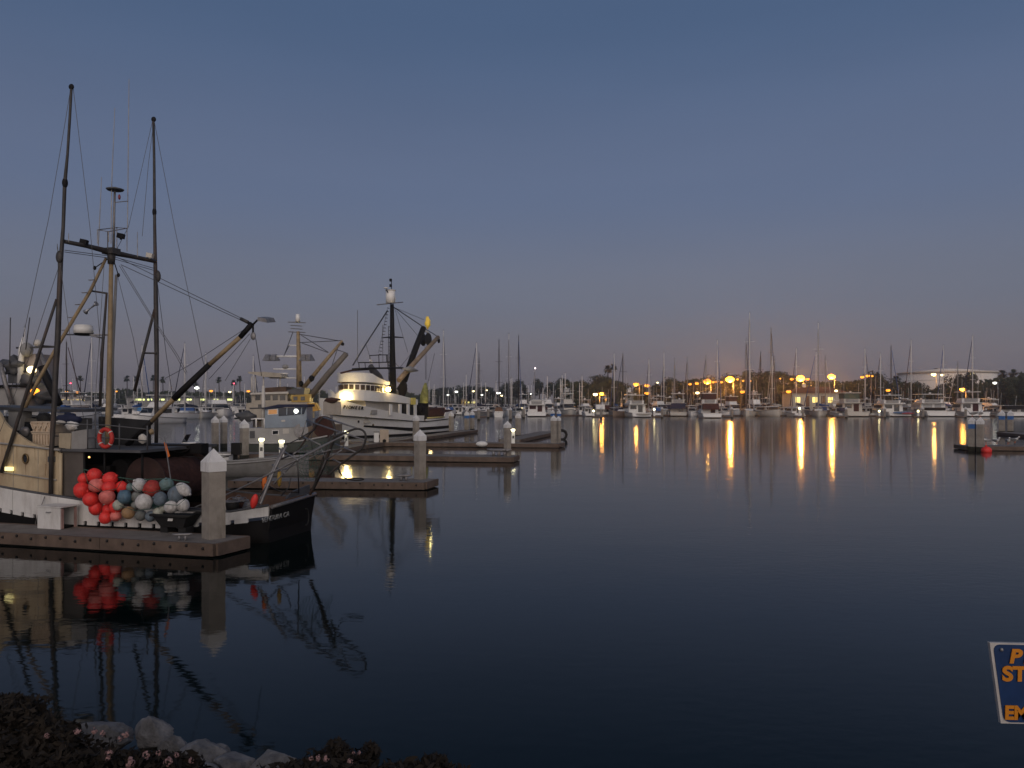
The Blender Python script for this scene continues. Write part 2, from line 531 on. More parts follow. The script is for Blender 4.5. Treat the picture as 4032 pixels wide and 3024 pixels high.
# ------------------------------------------------------------------ text as flat lettering
def lettering(th, body, loc, size, mat_, rot=(R(90), 0, 0), parent=None, extrude=0.004, bold=0.0, sx=1.0, align='LEFT', name='lettering'):
    cu = bpy.data.curves.new(name, 'FONT')
    cu.body = body; cu.size = size; cu.extrude = extrude; cu.offset = bold; cu.align_x = align
    cu.materials.append(mat_)
    o = bpy.data.objects.new(name, cu)
    COL.objects.link(o)
    o.parent = parent if parent is not None else (th.o if th else None)
    o.location = loc; o.rotation_euler = rot; o.scale = (sx, 1, 1)
    return o

# ------------------------------------------------------------------ the near fishing boat
NB = Frame(-6.14, 18.39, -15.5)
CL = 1.65
def q(px, py, v=0.0): return NB.pt(px, py, v)
boat = Thing('fishing_boat', 'cream and white fishing boat with black stern moored at the nearest dock', 'fishing boat', (NB.x, NB.y, 0), -15.5)

def smoothstep_list(ts, xs, t):
    if t <= ts[0]: return xs[0]
    for i in range(len(ts) - 1):
        if t <= ts[i + 1]:
            k = (t - ts[i]) / (ts[i + 1] - ts[i])
            return xs[i] + (xs[i + 1] - xs[i]) * k
    return xs[-1]
TS = [-13.5, -12.3, -10.5, -8.5, -6.5, -4.5, -2.5, -0.8, -0.1, 0.12]
BS = [0.03, 0.55, 1.10, 1.45, 1.62, 1.65, 1.62, 1.40, 1.18, 1.02]
def hb(t): return smoothstep_list(TS, BS, t)
def ztop(t): return smoothstep_list([-13.5, -10, -7.34, -4.54, -2.0, -0.7, 0.12], [2.1, 1.5, 1.17, 0.92, 0.77, 0.76, 0.90], t)
def zdeck(t): return smoothstep_list([-13.5, -10, -7.34, -5.0, -2.2, -0.65, 0.12], [1.2, 0.75, 0.54, 0.34, 0.35, 0.48, 0.56], t)
FINE = [-13.5 + i * 0.4 for i in range(34)] + [-0.05, 0.12]
rings = []
for t in FINE:
    b, z = hb(t), zdeck(t)
    rings.append([(t, CL - b, z), (t, CL - b * 0.985, 0.25), (t, CL - b * 0.93, -0.1), (t, CL - b * 0.55, -0.6), (t, CL, -0.8),
                  (t, CL + b * 0.55, -0.6), (t, CL + b * 0.93, -0.1), (t, CL + b * 0.985, 0.25), (t, CL + b, z)])
boat.part('hull', MB().loft(rings), M_black)
# bulwark shells, white outside; teeth with scupper gaps along the near foot
def shell(side, z0f, z1f, off, thick, t0, t1):
    rs = []
    for t in FINE:
        if t < t0 - 1e-6 or t > t1 + 1e-6: continue
        b = hb(t) + off
        y, yi = CL - side * b, CL - side * (b - thick)
        rs.append([(t, y, z0f(t)), (t, y, z1f(t)), (t, yi, z1f(t)), (t, yi, z0f(t))])
    return MB().loft(rs, close=True, smooth=False)
boat.part('bulwark', shell(1, lambda t: zdeck(t) + 0.09, ztop, 0.012, 0.05, -13.5, 0.2), M_white)
boat.part('bulwark', shell(-1, lambda t: zdeck(t) + 0.02, lambda t: ztop(t) + 0.05, 0.012, 0.05, -13.5, 0.2), mat('red_brown_planking', (0.13, 0.075, 0.055), 0.8, 0.4, 2.0, (0.05, 0.03, 0.02), 0.6))
t = -13.0
while t < -0.3:
    b0, b1 = hb(t) + 0.012, hb(t + 0.3) + 0.012
    boat.part('bulwark_foot', MB().slab([(t, CL - b0, zdeck(t) - 0.01), (t + 0.30, CL - b1, zdeck(t + 0.3) - 0.01), (t + 0.30, CL - b1, zdeck(t + 0.3) + 0.088), (t, CL - b0, zdeck(t) + 0.088)], (0, 0.05, 0)), M_white)
    t += 0.40
boat.part('cap_rail', MB().tube([(t, CL - hb(t) + 0.01, ztop(t) + 0.012) for t in FINE], 0.035, 6), M_dkgrey)
boat.part('cap_rail', MB().tube([(t, CL + hb(t) - 0.01, ztop(t) + 0.06) for t in FINE], 0.035, 6), M_dkgrey)
boat.part('deck', MB().loft([[(t, CL - hb(t) + 0.03, zdeck(t) + 0.012), (t, CL + hb(t) - 0.03, zdeck(t) + 0.012)] for t in FINE], caps=False), mat('wet_deck', (0.08, 0.06, 0.05), 0.6, 0.4, 2.0))
# transom above the deck with the port of registry
tr = boat.part('transom', MB().slab([(0.13, CL - 1.03, 0.30), (0.13, CL + 0.98, 0.30), (0.24, CL + 0.98, 0.93), (0.24, CL - 1.03, 0.86)], (-0.06, 0, 0.0)), M_black)
boat.part('transom_rail', MB().tube([(0.23, CL - 1.05, 0.88), (0.24, CL - 0.4, 0.90), (0.23, CL + 1.0, 0.96)], 0.05, 8), M_galv, parent=tr)
boat.part('stern_board', MB().slab([(0.10, CL - 0.2, 0.96), (0.08, CL + 0.98, 1.0), (0.08, CL + 0.98, 1.20), (0.10, CL + 0.1, 1.12)], (-0.05, 0, 0)), M_dkgrey)
p = NB.at_u(1034, 2062, 0.24)


boat.part('hose_loop', MB().tube([NB.at_u(1206 + 10 * math.cos(a), 2035 + 32 * math.sin(a), 0.36) for a in [R(-100 + 25 * k) for k in range(9)]], 0.022, 6), M_rubber)

# forward house, cream, with a raised flared coaming
hx1 = q(235, 1900, 0.12).x
house_top = [(-160, 1450), (-60, 1560), (0, 1629), (14, 1658), (33, 1680), (54, 1698), (72, 1712), (98, 1730), (123, 1745), (152, 1755), (200, 1763), (232, 1768)]
hp = [q(x, y, 0.10) for x, y in house_top]
line = lambda px: 1741 + (1768 - 1741) * px / 235.0
gro = [q(x, line(x) + 1.5, 0.10) for x in (232, 120, 0, -160)]
boat.part('coaming', MB().slab(hp + gro, (0, 0.07, 0)), M_cream)
side = [q(x, line(x) + 7, 0.12) for x in (-160, 0, 120, 222)] + [Vector((hx1, 0.12, q(235, 1785, 0.12).z)), Vector((hx1, 0.12, 0.75)), Vector((q(-160, 1900, .12).x, 0.12, 1.1))]
hs = boat.part('house_side', MB().slab(side, (0, 0.06, 0)), M_cream)
boat.part('corner_trim', MB().tube([(hx1, 0.15, 0.62), (hx1, 0.15, side[4].z)], 0.045, 8), M_cream, parent=hs)
boat.part('belt_rail', MB().tube([q(x, line(x) + 4, 0.09) for x in (-160, 0, 120, 236)], 0.028, 6), M_grey)
boat.part('rub_rail', MB().tube([q(x, y, 0.085) for x, y in ((-120, 1845), (0, 1858), (120, 1876), (222, 1890))], 0.016, 6), M_grey, parent=hs)
pc = q(101, 1806, 0.10)
rr = NB.pxr(18, pc)
ph = boat.part('porthole', MB().tube([pc + Vector((rr * 0.72 * math.cos(a), -0.012, rr * math.sin(a))) for a in [2 * math.pi * k / 18 for k in range(18)]], 0.02, 6, closed=True), mat('brass', (0.22, 0.15, 0.07), 0.45, 0.3, metal=0.6), parent=hs)
boat.part('porthole_glass', MB().slab([pc + Vector((rr * 0.70 * math.cos(a), -0.008, rr * 0.97 * math.sin(a))) for a in [2 * math.pi * k / 18 for k in range(18)]][::-1], (0, 0.01, 0)), M_glass, parent=hs)
pc = q(36, 1846, 0.07)
boat.part('glowing_patch', MB().box(pc, (0.24, 0.05, 0.10)), mat('glowing_patch', (1, .9, .5), emit=1.3, emit_col=(1.0, 0.85, 0.35)))  # small, weakly glowing yellow patch on the house side
# plate seams, rust runs and bolted patches on the house and bulwark
M_run = mat('rust_run', (0.20, 0.10, 0.05), 0.85, 0.5, 8.0)
for px in (-60, 52, 150):
    boat.part('plate_seam', MB().tube([q(px, line(px) + 12, 0.115), q(px, 1930 + px * .12, 0.115)], 0.006, 5), M_grey, parent=hs)
rgs_ = random.Random(4)
for px, py, L in ((20, 1752, 60), (66, 1758, 90), (101, 1826, 55), (137, 1764, 48), (182, 1770, 80), (196, 1822, 70), (215, 1780, 40), (-20, 1760, 70)):
    w_ = rgs_.uniform(.004, .011)
    a_, b_ = q(px, py, 0.1185), q(px + 1.5, py + L, 0.1185)
    boat.part('rust_run', MB().slab([a_ + Vector((-w_, 0, 0)), a_ + Vector((w_, 0, 0)), b_ + Vector((w_ * .3, 0, 0)), b_ + Vector((-w_ * .3, 0, 0))], (0, -.002, 0)), M_run, parent=hs)
boat.part('patch_plate', MB().box(q(165, 1850, 0.112), (.22, .02, .30)), M_cream, parent=hs)
for k in range(7):
    t_ = -10 + k * 1.5
    boat.part('bulwark_seam', MB().tube([(t_, CL - hb(t_) - .014, zdeck(t_) + .1), (t_, CL - hb(t_) - .014, ztop(t_))], .005, 4), M_grey)
# fixing plate under the near pole, grey front of the house
for px, py in ((193, 1808), (213, 1808)):
    boat.part('hinge_plate', MB().box(q(px, py, 0.10), (0.05, 0.04, 0.14)), M_dkgrey, parent=hs)
# shelter deck behind the coaming, its fascia, cabin wall and dark doorway below
zsh = q(235, 1772, 0.12).z
t0, t1 = q(-160, 1770, 0.3).x, q(570, 1772, 0.3).x
boat.part('shelter_deck', MB().box(((t0 + t1) / 2, 1.65, zsh), (t1 - t0, 3.0, 0.07)), M_dkgrey)
cab = boat.part('cabin_wall', MB().slab([q(238, 1778, 0.22), q(330, 1780, 0.22), q(330, 1960, 0.22), q(238, 1950, 0.22)], (0, 0.05, 0)), mat('brown_grey_panel', (0.10, 0.085, 0.075), 0.7, 0.3, 2.0, GRIME, 0.5))
boat.part('cabin_back', MB().box(((q(235, 1800, 2.6).x + t1) / 2, 2.75, 1.4), (t1 - q(235, 1800, 2.6).x, 0.05, 1.6)), M_black)
boat.part('door_frame', MB().tube([q(332, 1782, 0.24), q(332, 1960, 0.24)], 0.03, 6).tube([q(412, 1782, 0.24), q(412, 1930, 0.24)], 0.03, 6), M_black)
boat.part('cabin_lamp', MB().ball(q(351, 1800, 0.9), 0.025, 8, 6), mat('dim_lamp', (1, .6, .2), emit=3.0, emit_col=(1, .5, .15)))
boat.part('deck_post', MB().tube([q(560, 1775, 0.35), q(560, 1930, 0.35)], 0.03, 6), M_black)
boat.part('winch', MB().tube([q(470, 1850, 0.9), q(470, 1850, 0.9) + Vector((0, 1.2, 0))], 0.28, 14).box(q(440, 1880, 1.2), (0.8, 1.0, 0.7)), M_black)
# grey upper works with edge boards
uw = boat.part('upper_cabin', MB().slab([q(-160, 1640, 1.1), q(215, 1650, 1.1), q(215, 1762, 1.1), q(-160, 1745, 1.1)], (0, 1.3, 0)), mat('drab_grey', (0.13, 0.12, 0.105), 0.7, 0.3, 1.5, GRIME, 0.6))
boat.part('locker', MB().slab([q(33, 1612, 0.95), q(84, 1615, 0.95), q(78, 1695, 0.95), q(33, 1690, 0.95)], (0, 0.35, 0)), M_grey)
boat.part('roof_edge', MB().slab([q(-160, 1596, 0.9), q(235, 1612, 0.9), q(235, 1624, 0.9), q(-160, 1608, 0.9)], (0, 1.8, 0)), M_dkgrey, parent=uw)
boat.part('upper_window', MB().slab([q(84, 1660, 1.08), q(185, 1664, 1.08), q(185, 1700, 1.08), q(84, 1696, 1.08)], (0, 0.015, 0)), M_glass, parent=uw)
boat.part('side_box', MB().slab([q(258, 1706, 0.16), q(280, 1706, 0.16), q(276, 1768, 0.16), q(232, 1762, 0.16), q(232, 1706, 0.16)], (0, 0.5, 0)), mat('beige_locker', (0.42, 0.35, 0.25), 0.6, 0.2, 2.0, GRIME, 0.5))
boat.part('side_locker', MB().slab([q(282, 1700, 0.18), q(342, 1690, 0.18), q(342, 1766, 0.18), q(280, 1773, 0.18)], (0, 0.6, 0)), M_grey)
# railing of the shelter deck
rail = MB()
for pxs, pys in (((205, 300, 420, 580), (1664, 1670, 1674, 1690)), ((205, 300, 420, 580), (1716, 1722, 1724, 1736))):
    rail.tube([q(a, b, 0.20) for a, b in zip(pxs, pys)], 0.016, 6)
rl = boat.part('railing', rail, M_dkgrey)
for px, y0, y1 in ((344, 1652, 1772), (376, 1600, 1772), (470, 1668, 1772), (580, 1676, 1775)):
    boat.part('rail_post', MB().tube([q(px, y0, 0.20), q(px, y1, 0.20)], 0.018, 6), M_dkgrey, parent=rl)
boat.part('dark_screen', MB().slab([q(388, 1640, 1.9), q(590, 1655, 1.9), q(590, 1770, 1.9), q(388, 1770, 1.9)], (0, 0.05, 0)), mat('dark_mesh', (0.02, 0.02, 0.022), 0.8, 0.4, 3.0))

# mast, crosstree, struts
def sp(name, pts, v, r_px, m, parent=None, n=8):
    vs = v if isinstance(v, (list, tuple)) else [v] * len(pts)
    P = [NB.pt(a, b, w) for (a, b), w in zip(pts, vs)]
    rs = r_px if isinstance(r_px, (list, tuple)) else [r_px] * len(pts)
    return boat.part(name, MB().tube(P, [NB.pxr(r_, p_) for r_, p_ in zip(rs, P)], n), m, parent=parent)
mast = sp('mast', [(424, 1772), (426, 1650), (432, 1400), (438, 1035)], CL, [11, 11, 9.5, 8], M_tan, n=12)
sp('mast_head', [(438, 1040), (439, 985)], CL, [13, 16], M_pole, parent=mast)
sp('upper_mast', [(447, 990), (449, 850), (452, 752)], CL, [5, 4.5, 4], M_galv, parent=mast)
ct = sp('crosstree', [(253, 951), (340, 968), (438, 993), (520, 1010), (611, 1029)], [0.2, 0.95, 1.65, 2.45, 3.38], [8, 9, 12, 9, 8], M_pole)
boat.part('crosstree_hub', MB().box(q(438, 990, CL), (0.35, 0.3, 0.16)), M_pole, parent=ct)
np_ = sp('trolling_pole', [(200, 1945), (203, 1772), (215, 1566), (220, 1440), (227, 1345), (238, 1049), (249, 893), (255, 723), (266, 607), (275, 463), (281, 345)],
   [0.04, 0.05, 0.06, 0.08, 0.1, 0.18, 0.15, 0.1, 0.05, 0, -0.05], [8, 9, 10, 11, 11, 9, 6.5, 7, 5, 5, 5], M_pole, n=10)
boat.part('pole_sheave', MB().ball(q(281, 342, -0.05), 0.075, 10, 7, (1, .6, 1)), M_black, parent=np_)
boat.part('pole_joint', MB().ball(q(256, 720, 0.1), 0.07, 10, 7, (1, 1, 1.9)), M_black, parent=np_)
boat.part('pole_block', MB().ball(q(234, 1012, 0.14), 0.11, 10, 7, (0.9, .6, 1.5)), M_pole, parent=np_)
fp = sp('trolling_pole', [(615, 1775), (616, 1630), (617, 1394), (614, 1198), (612, 1062), (609, 893), (607, 625), (604, 470)],
   [3.25, 3.25, 3.3, 3.35, 3.4, 3.4, 3.4, 3.4], [7, 8, 9, 9, 7.5, 6, 5, 5], M_pole, n=10)
boat.part('pole_sheave', MB().ball(q(605, 470, 3.4), 0.08, 10, 7, (1, .6, 1)), M_black, parent=fp)
boat.part('pole_joint', MB().ball(q(608, 835, 3.4), 0.06, 10, 7, (1, 1, 2.2)), M_black, parent=fp)
boat.part('pole_block', MB().ball(q(620, 1088, 3.4), 0.12, 10, 7, (0.9, .6, 1.5)), M_pole, parent=fp)
sp('pole_strut', [(223, 1178), (153, 1394), (58, 1694), (5, 1860)], [0.1, 0.06, 0.03, 0.03], [5, 6, 7, 7], M_pole, parent=np_)
sp('pole_strut', [(609, 1218), (564, 1394), (530, 1540)], [3.3, 3.2, 3.1], [5, 6, 6], M_pole, parent=fp)
sp('strut_bar', [(165, 1362), (225, 1366)], 0.06, 3.5, M_pole, parent=np_)
sp('strut_bar', [(566, 1390), (616, 1391)], 3.2, 3.5, M_pole, parent=fp)
ls = sp('ladder_strut', [(418, 1016), (356, 1145), (233, 1351), (150, 1500), (96, 1612)], [CL, 1.55, 1.3, 1.15, 1.05], [5.5, 6.5, 7, 7, 7], M_tan)
for px, py in ((363, 1102), (336, 1152), (310, 1199), (282, 1250), (256, 1300), (228, 1348)):
    b = q(px + 4, py, 1.45)
    boat.part('step', MB().box(b + Vector((-0.06, 0, 0)), (0.16, 0.05, 0.02)), M_galv, parent=ls)
sp('mast_brace', [(356, 1145), (422, 1155)], CL, 3.5, M_pole, parent=mast)
rb = sp('radar_bracket', [(255, 1317), (425, 1319)], CL, 3.0, M_galv, parent=mast)
boat.part('bracket_arm', MB().tube([q(355, 1320, CL - .3), q(412, 1333, CL)], 0.022, 6), M_galv, parent=mast)
sp('exhaust_pipe', [(458, 1082), (450, 1240), (442, 1394), (438, 1640)], CL + 0.25, [5, 6, 7, 8], M_grey)
sp('stay_pole', [(420, 1155), (402, 1394), (394, 1600)], CL - 0.12, [4, 6, 6], M_pole)
rc = q(329, 1318, CL)
rd = boat.part('radar_drum', MB().cone(rc + Vector((0, 0, 0.035)), 0.25, 0.24, 0.20, 20).cone(rc + Vector((0, 0, 0.235)), 0.24, 0.20, 0.03, 20), M_boatwhite)
boat.part('radar_base', MB().cone(rc + Vector((0, 0, -0.02)), 0.20, 0.24, 0.05, 20), M_black, parent=rd)
# horn: two trumpets
hA, hB = q(380, 1195, 1.3), q(336, 1229, 1.3)
mid = (hA + hB) / 2
boat.part('horn', MB().tube([hA, hA + (mid - hA) * 0.35, mid, hB + (mid - hB) * 0.35, hB], [0.075, 0.03, 0.018, 0.03, 0.075], 10), M_alu)
# antenna cage on the crosstree
c0 = q(440, 975, CL)
ax = [q(384, 905, 1.1), q(428, 912, 1.0), q(500, 899, 2.2), q(460, 896, 2.4)]
cg = boat.part('antenna_cage', MB().tube(ax, 0.014, 5, closed=True), M_galv, parent=mast)
for a in ax:
    boat.part('cage_leg', MB().tube([a, Vector((a.x, a.y, c0.z))], 0.012, 5), M_galv, parent=cg)
boat.part('cage_leg', MB().tube([q(424, 913, 1.2), q(424, 980, 1.4)], 0.014, 5), M_galv, parent=cg)
dm = boat.part('dish', MB().cone(q(453, 750, CL), 0.20, 0.23, 0.035, 20).cone(q(453, 750, CL) + Vector((0, 0, 0.035)), 0.23, 0.06, 0.05, 20), M_dkgrey, parent=mast)
boat.part('lamp_arm', MB().tube([q(454, 797, CL), q(505, 792, CL)], 0.012, 5), M_galv, parent=mast)
boat.part('red_mast_lamp', MB().ball(q(470, 776, CL), 0.05, 8, 6, (.7, .7, 1.5)), mat('red_lamp_glass', (0.22, 0.03, 0.04), 0.3), parent=mast)
for pts, v in (([(452, 425), (440, 720), (437, 960)], CL - .1), ([(508, 311), (505, 600), (502, 900)], CL + 0.3), ([(400, 697), (391, 893), (387, 969)], CL - 0.3), ([(541, 914), (541, 1014)], 2.6), ([(270, 918), (270, 955)], 0.3)):
    sp('whip_antenna', pts, v, [1.1] + [1.8] * (len(pts) - 1), M_galv, parent=mast, n=5)
for px, py, v, m in ((331, 953, 0.85, M_black), (590, 1006, 3.1, M_offwhite), (476, 929, 1.9, M_black)):
    b = q(px, py, v)
    boat.part('floodlight', MB().box(b, (0.17, 0.14, 0.13), 0.3, 0, 0.2).cone(b + Vector((0, 0, -0.1)), 0.03, 0.03, 0.06, 8), m, parent=ct)
for px, py in ((373, 1055), (466, 1083)):
    b = q(px, py, CL)
    boat.part('block', MB().ball(b, 0.05, 8, 6, (1, .7, 1.2)).tube([b, q(424 if px < 420 else 446, 1020, CL)], 0.014, 5), M_black, parent=mast)
# boom
bm_ = sp('boom', [(500, 1753), (562, 1693), (598, 1658)], CL, 10, M_black, n=10)
sp('boom_middle', [(598, 1658), (664, 1589), (690, 1566)], CL, [9, 9, 10], M_tan, parent=bm_, n=10)
sp('boom_sleeve', [(686, 1570), (717, 1538), (826, 1434)], CL, [13, 13, 11], M_black, parent=bm_, n=10)
sp('boom_spar', [(820, 1440), (949, 1324)], CL, 9, M_tan, parent=bm_, n=10)
sp('boom_end', [(946, 1327), (992, 1275)], CL, [10, 11], M_black, parent=bm_, n=10)
fl = [q(1014, 1249, CL - .2), q(1045, 1254, CL - .2), q(1053, 1271, CL - .2), q(1014, 1264, CL - .2)]
boat.part('boom_floodlight', MB().slab(fl, (0.02, 0.35, 0.05)), M_galv, parent=bm_)
boat.part('lamp_bracket', MB().tube([q(994, 1280, CL), q(1014, 1260, CL)], 0.025, 6), M_black, parent=bm_)
hk = q(997, 1323, CL)
hb_ = boat.part('hanging_block', MB().ball(hk, 0.085, 10, 8, (0.9, 0.55, 1.25)), M_galv, parent=bm_)
boat.part('shackle', MB().tube([hk, q(996, 1283, CL)], 0.025, 6), M_black, parent=bm_)
boat.part('block', MB().tube([q(948, 1255, CL), q(978, 1270, CL)], 0.045, 8), M_pole, parent=bm_)
# rigging wires
WIRES = [
 ([(475, 1019), (950, 1253)], CL), ([(476, 1042), (946, 1259)], CL),
 ([(279, 345), (253, 502), (191, 864), (90, 1330), (30, 1600)], [0, 0, -0.0, 0.2, 0.4]), ([(288, 345), (354, 893), (392, 1314), (402, 1660)], [0, .5, 1, 1.4]),
 ([(600, 478), (506, 893), (450, 1000)], [3.4, 2.4, CL]), ([(608, 480), (687, 893), (793, 1394), (806, 1450)], [3.4, 3.0, 2.0, CL]),
 ([(478, 1046), (608, 1261), (697, 1394), (737, 1468)], CL), ([(470, 1046), (604, 1264), (690, 1396), (733, 1474)], CL),
 ([(462, 1082), (525, 1331), (566, 1560)], [CL, 2.2, 2.8]), ([(980, 1285), (739, 1442), (650, 1490)], [CL, CL + .6, CL + .9]),
 ([(983, 1314), (824, 1492)], [CL, CL + .5]), ([(985, 1336), (886, 1500)], [CL, CL - .8]), ([(1007, 1333), (1030, 1480)], [CL, CL + .6]),
 ([(254, 985), (430, 1008)], [.2, CL]), ([(254, 992), (430, 1016)], [.2, CL]), ([(452, 1012), (611, 1058)], [CL, 3.38]), ([(452, 1020), (611, 1066)], [CL, 3.38]),
 ([(240, 1060), (300, 1500), (330, 1650)], [.15, .4, .6]), ([(248, 1000), (110, 1420), (0, 1700)], [.2, .1, 0]), ([(617, 1090), (655, 1400), (680, 1560)], [3.4, 2.6, 2.0]),
 ([(410, 1040), (380, 1500), (372, 1660)], [CL, 1.2, 1.0]), ([(560, 930), (585, 640), (603, 500)], [2.9, 3.2, 3.4]), ([(240, 1055), (225, 960), (232, 1140)], [.15, .1, .12]),
]
for pts, v in WIRES:
    vs_ = v if isinstance(v, list) else [v] * len(pts)
    boat.part('rigging_wire', MB().tube([q(a, b, w) for (a, b), w in zip(pts, vs_)], 0.0085, 4), M_wire)
# black spar with hanging hose across the after deck
sp('deck_spar', [(470, 1760), (600, 1757), (765, 1757)], 1.9, [8, 8, 8], M_black)
boat.part('spar_head', MB().box(q(785, 1765, 1.9), (0.35, 0.3, 0.26)), M_black)
sp('hydraulic_hose', [(668, 1764), (690, 1778), (710, 1782), (735, 1775), (748, 1760)], 1.8, 2.4, M_rubber, n=6)
sp('hydraulic_hose', [(700, 1800), (760, 1798), (830, 1806), (900, 1798)], 1.8, 2.0, M_rubber, n=6)

# net drum between the bulwarks
nc = q(672, 1880, 1.55)
dr = Thing('net_drum', 'large dark net drum wound with brown net on the near boat', 'net drum', NB.world((nc.x, nc.y, zdeck(-2) + 0.01)), -15.5)
zc = nc.z - (zdeck(-2) + 0.01)
Rn = 0.53
net = MB(); rgs = []
for k in range(13):
    y = -0.85 + k * 1.7 / 12
    rgs.append([(math.cos(a) * (Rn + 0.05 * mnoise.noise(Vector((math.cos(a) * 3, y * 4, math.sin(a) * 3))) - 0.10 * (k in (0, 12))), y, zc + math.sin(a) * (Rn + 0.06 * mnoise.noise(Vector((math.cos(a) * 4, y * 5, math.sin(a) * 4 + 9))))) for a in [2 * math.pi * i / 28 for i in range(28)]])
dr.part('wound_net', net.loft(rgs, close=True), M_net)
for s_ in (-1, 1):
    dr.part('flange', MB().tube([(0, s_ * 0.9, zc), (0, s_ * 0.94, zc)], 0.60, 28), mat('rusty_flange', (0.045, 0.022, 0.018), 0.7, 0.5, 3.0))
    dr.part('stand', MB().tube([(-0.35, s_ * 1.02, 0), (0, s_ * 1.0, zc), (0.35, s_ * 1.02, 0)], 0.05, 6), M_black)
dr.part('axle', MB().tube([(0, -1.05, zc), (0, 1.05, zc)], 0.06, 8), M_galv)

# heap of green netting along the near rail
hp_ = MB()
rg = random.Random(5)
cen = q(560, 1905, 0.55)
base = zdeck(-3) + 0.015
rows = []
for i in range(26):
    tt = q(405, 1880, .5).x + (q(705, 1880, .5).x - q(405, 1880, .5).x) * i / 25
    ring = []
    for k in range(11):
        a = math.pi * k / 10
        h_ = 0.62 + 0.16 * mnoise.noise(Vector((tt * 2.3, k * 0.6, 1))) + 0.09 * mnoise.noise(Vector((tt * 7, k * 1.9, 4)))
        e = min(1, 6 * i / 25, 6 * (25 - i) / 25) * 0.9 + 0.1
        ring.append(NB.world((tt, 0.72 - 0.5 * math.cos(a), base + h_ * math.sin(a) ** 0.7 * e)))
    rows.append(ring)
hp_.loft(rows)
solo('fishing_net', hp_, M_green, 'heap of dark green netting along the near rail behind the floats', 'fishing net')

# flag pole, crates, bags and ring on the boat
fg = Thing('marker_flag', 'thin pole with small orange flag standing behind the floats', 'flag', NB.world(q(674, 1900, 0.5)), -15.5)
def fgl(px, py): return NB.pt(px, py, 0.5) - NB.pt(674, 1900, 0.5)
fg.part('flag_pole', MB().tube([fgl(674, 1900), fgl(648, 1722)], 0.014, 5), M_galv)
fg.part('flag', MB().slab([fgl(645, 1741), fgl(653, 1745), fgl(668, 1796), fgl(662, 1801), fgl(652, 1775)], (0, 0.015, 0)), M_orange)

def crate(px0, px1, pyt, pyb, v, depth, label, m, ribs, rows_=1):
    a, b = q(px0, pyt, v), q(px1, pyb, v)
    th = Thing('fish_crate', label, 'crate', NB.world(((a.x + b.x) / 2, v + depth / 2, b.z)), -15.5, 'crates on the near boat')
    w, h_ = abs(b.x - a.x), a.z - b.z
    th.part('tub', MB().loft([[(-w * .47, -depth * .47, 0), (w * .47, -depth * .47, 0), (w * .47, depth * .47, 0), (-w * .47, depth * .47, 0)],
                              [(-w * .5, -depth * .5, h_), (w * .5, -depth * .5, h_), (w * .5, depth * .5, h_), (-w * .5, depth * .5, h_)]], close=True, smooth=False), m)
    for zz in (0.06, 0.94):
        th.part('rim', MB().box((0, -depth * 0.5, h_ * zz), (w * 1.03, 0.05, h_ * 0.1)), m)
    for i in range(ribs):
        x = -w * 0.44 + w * 0.88 * i / max(1, ribs - 1)
        th.part('rib', MB().box((x, -depth * 0.5, h_ * 0.5), (w * 0.05, 0.05, h_ * 0.85), 0, 0, 0.0 if rows_ == 1 else (0.5 if i % 2 else -0.5)), m)
    return th
M_crate = mat('crate_plastic', (0.58, 0.46, 0.34), 0.6, 0.15, 3.0, GRIME, 0.5)
crate(129, 204, 1704, 1757, 0.42, 0.7, 'lower cream ribbed fish crate standing on the shelter deck', M_crate, 7)
crate(125, 206, 1659, 1704, 0.40, 0.74, 'upper cream crate with zigzag slots, stacked on the ribbed crate', M_crate, 8, 2)

def bag(px, py, rpx, v, m, label, sc, seed):
    c = q(px, py, v)
    r_ = NB.pxr(rpx, c)
    mb = MB().ball(NB.world(c), r_, 16, 10, sc, 0.35, seed)
    return solo('bag', mb, m, label, 'bag', 'bags and tarps on the near boat')
bag(272, 1650, 30, 0.62, M_navy, 'dark blue bundled tarp on top of the near boat cabin', (1.5, 0.8, 0.75), 2)
bag(283, 1676, 21, 0.50, M_white, 'crumpled white sack in front of the dark blue tarp', (1.2, 0.7, 0.85), 5)
bag(238, 1664, 14, 0.45, M_offwhite, 'small white sack beside the near pole on the cabin top', (1.5, 0.7, 0.6), 8)
bag(174, 1648, 26, 0.85, M_rubber, 'black heap of gear behind the upper crate', (1.1, 0.8, 0.85), 9)
bag(98, 1700, 20, 0.7, M_galv, 'grey coil of line beside the cream crates', (1.0, 0.7, 1.0), 12)
bag(563, 1728, 17, 1.2, M_offwhite, 'pale bag hanging beside the boom foot', (1.0, 0.7, 1.1), 14)
bag(597, 1700, 10, 0.9, M_tan, 'small tan pot hanging on the rail by the boom foot', (1.0, 0.8, 1.1), 15)

lc = q(416, 1725, 0.16)
ro = NB.pxr(33, lc)
ring = Thing('life_ring', 'red life ring hung on the near boat railing', 'life ring', NB.world(lc - Vector((0, 0, ro))), -15.5)
ring.part('ring', MB().tube([(ro * 0.92 * math.cos(a), 0, ro + ro * 1.05 * math.sin(a)) for a in [2 * math.pi * k / 28 for k in range(28)]], 0.052, 10, closed=True), mat('life_ring_red', (0.52, 0.04, 0.03), 0.55, 0.15, 3.0))
for a in (40, 140, 220, 320):
    ca = R(a)
    ring.part('band', MB().tube([(ro * 0.92 * math.cos(ca + d), 0, ro + ro * 1.05 * math.sin(ca + d)) for d in (-0.07, 0.07)], 0.056, 10), M_offwhite)

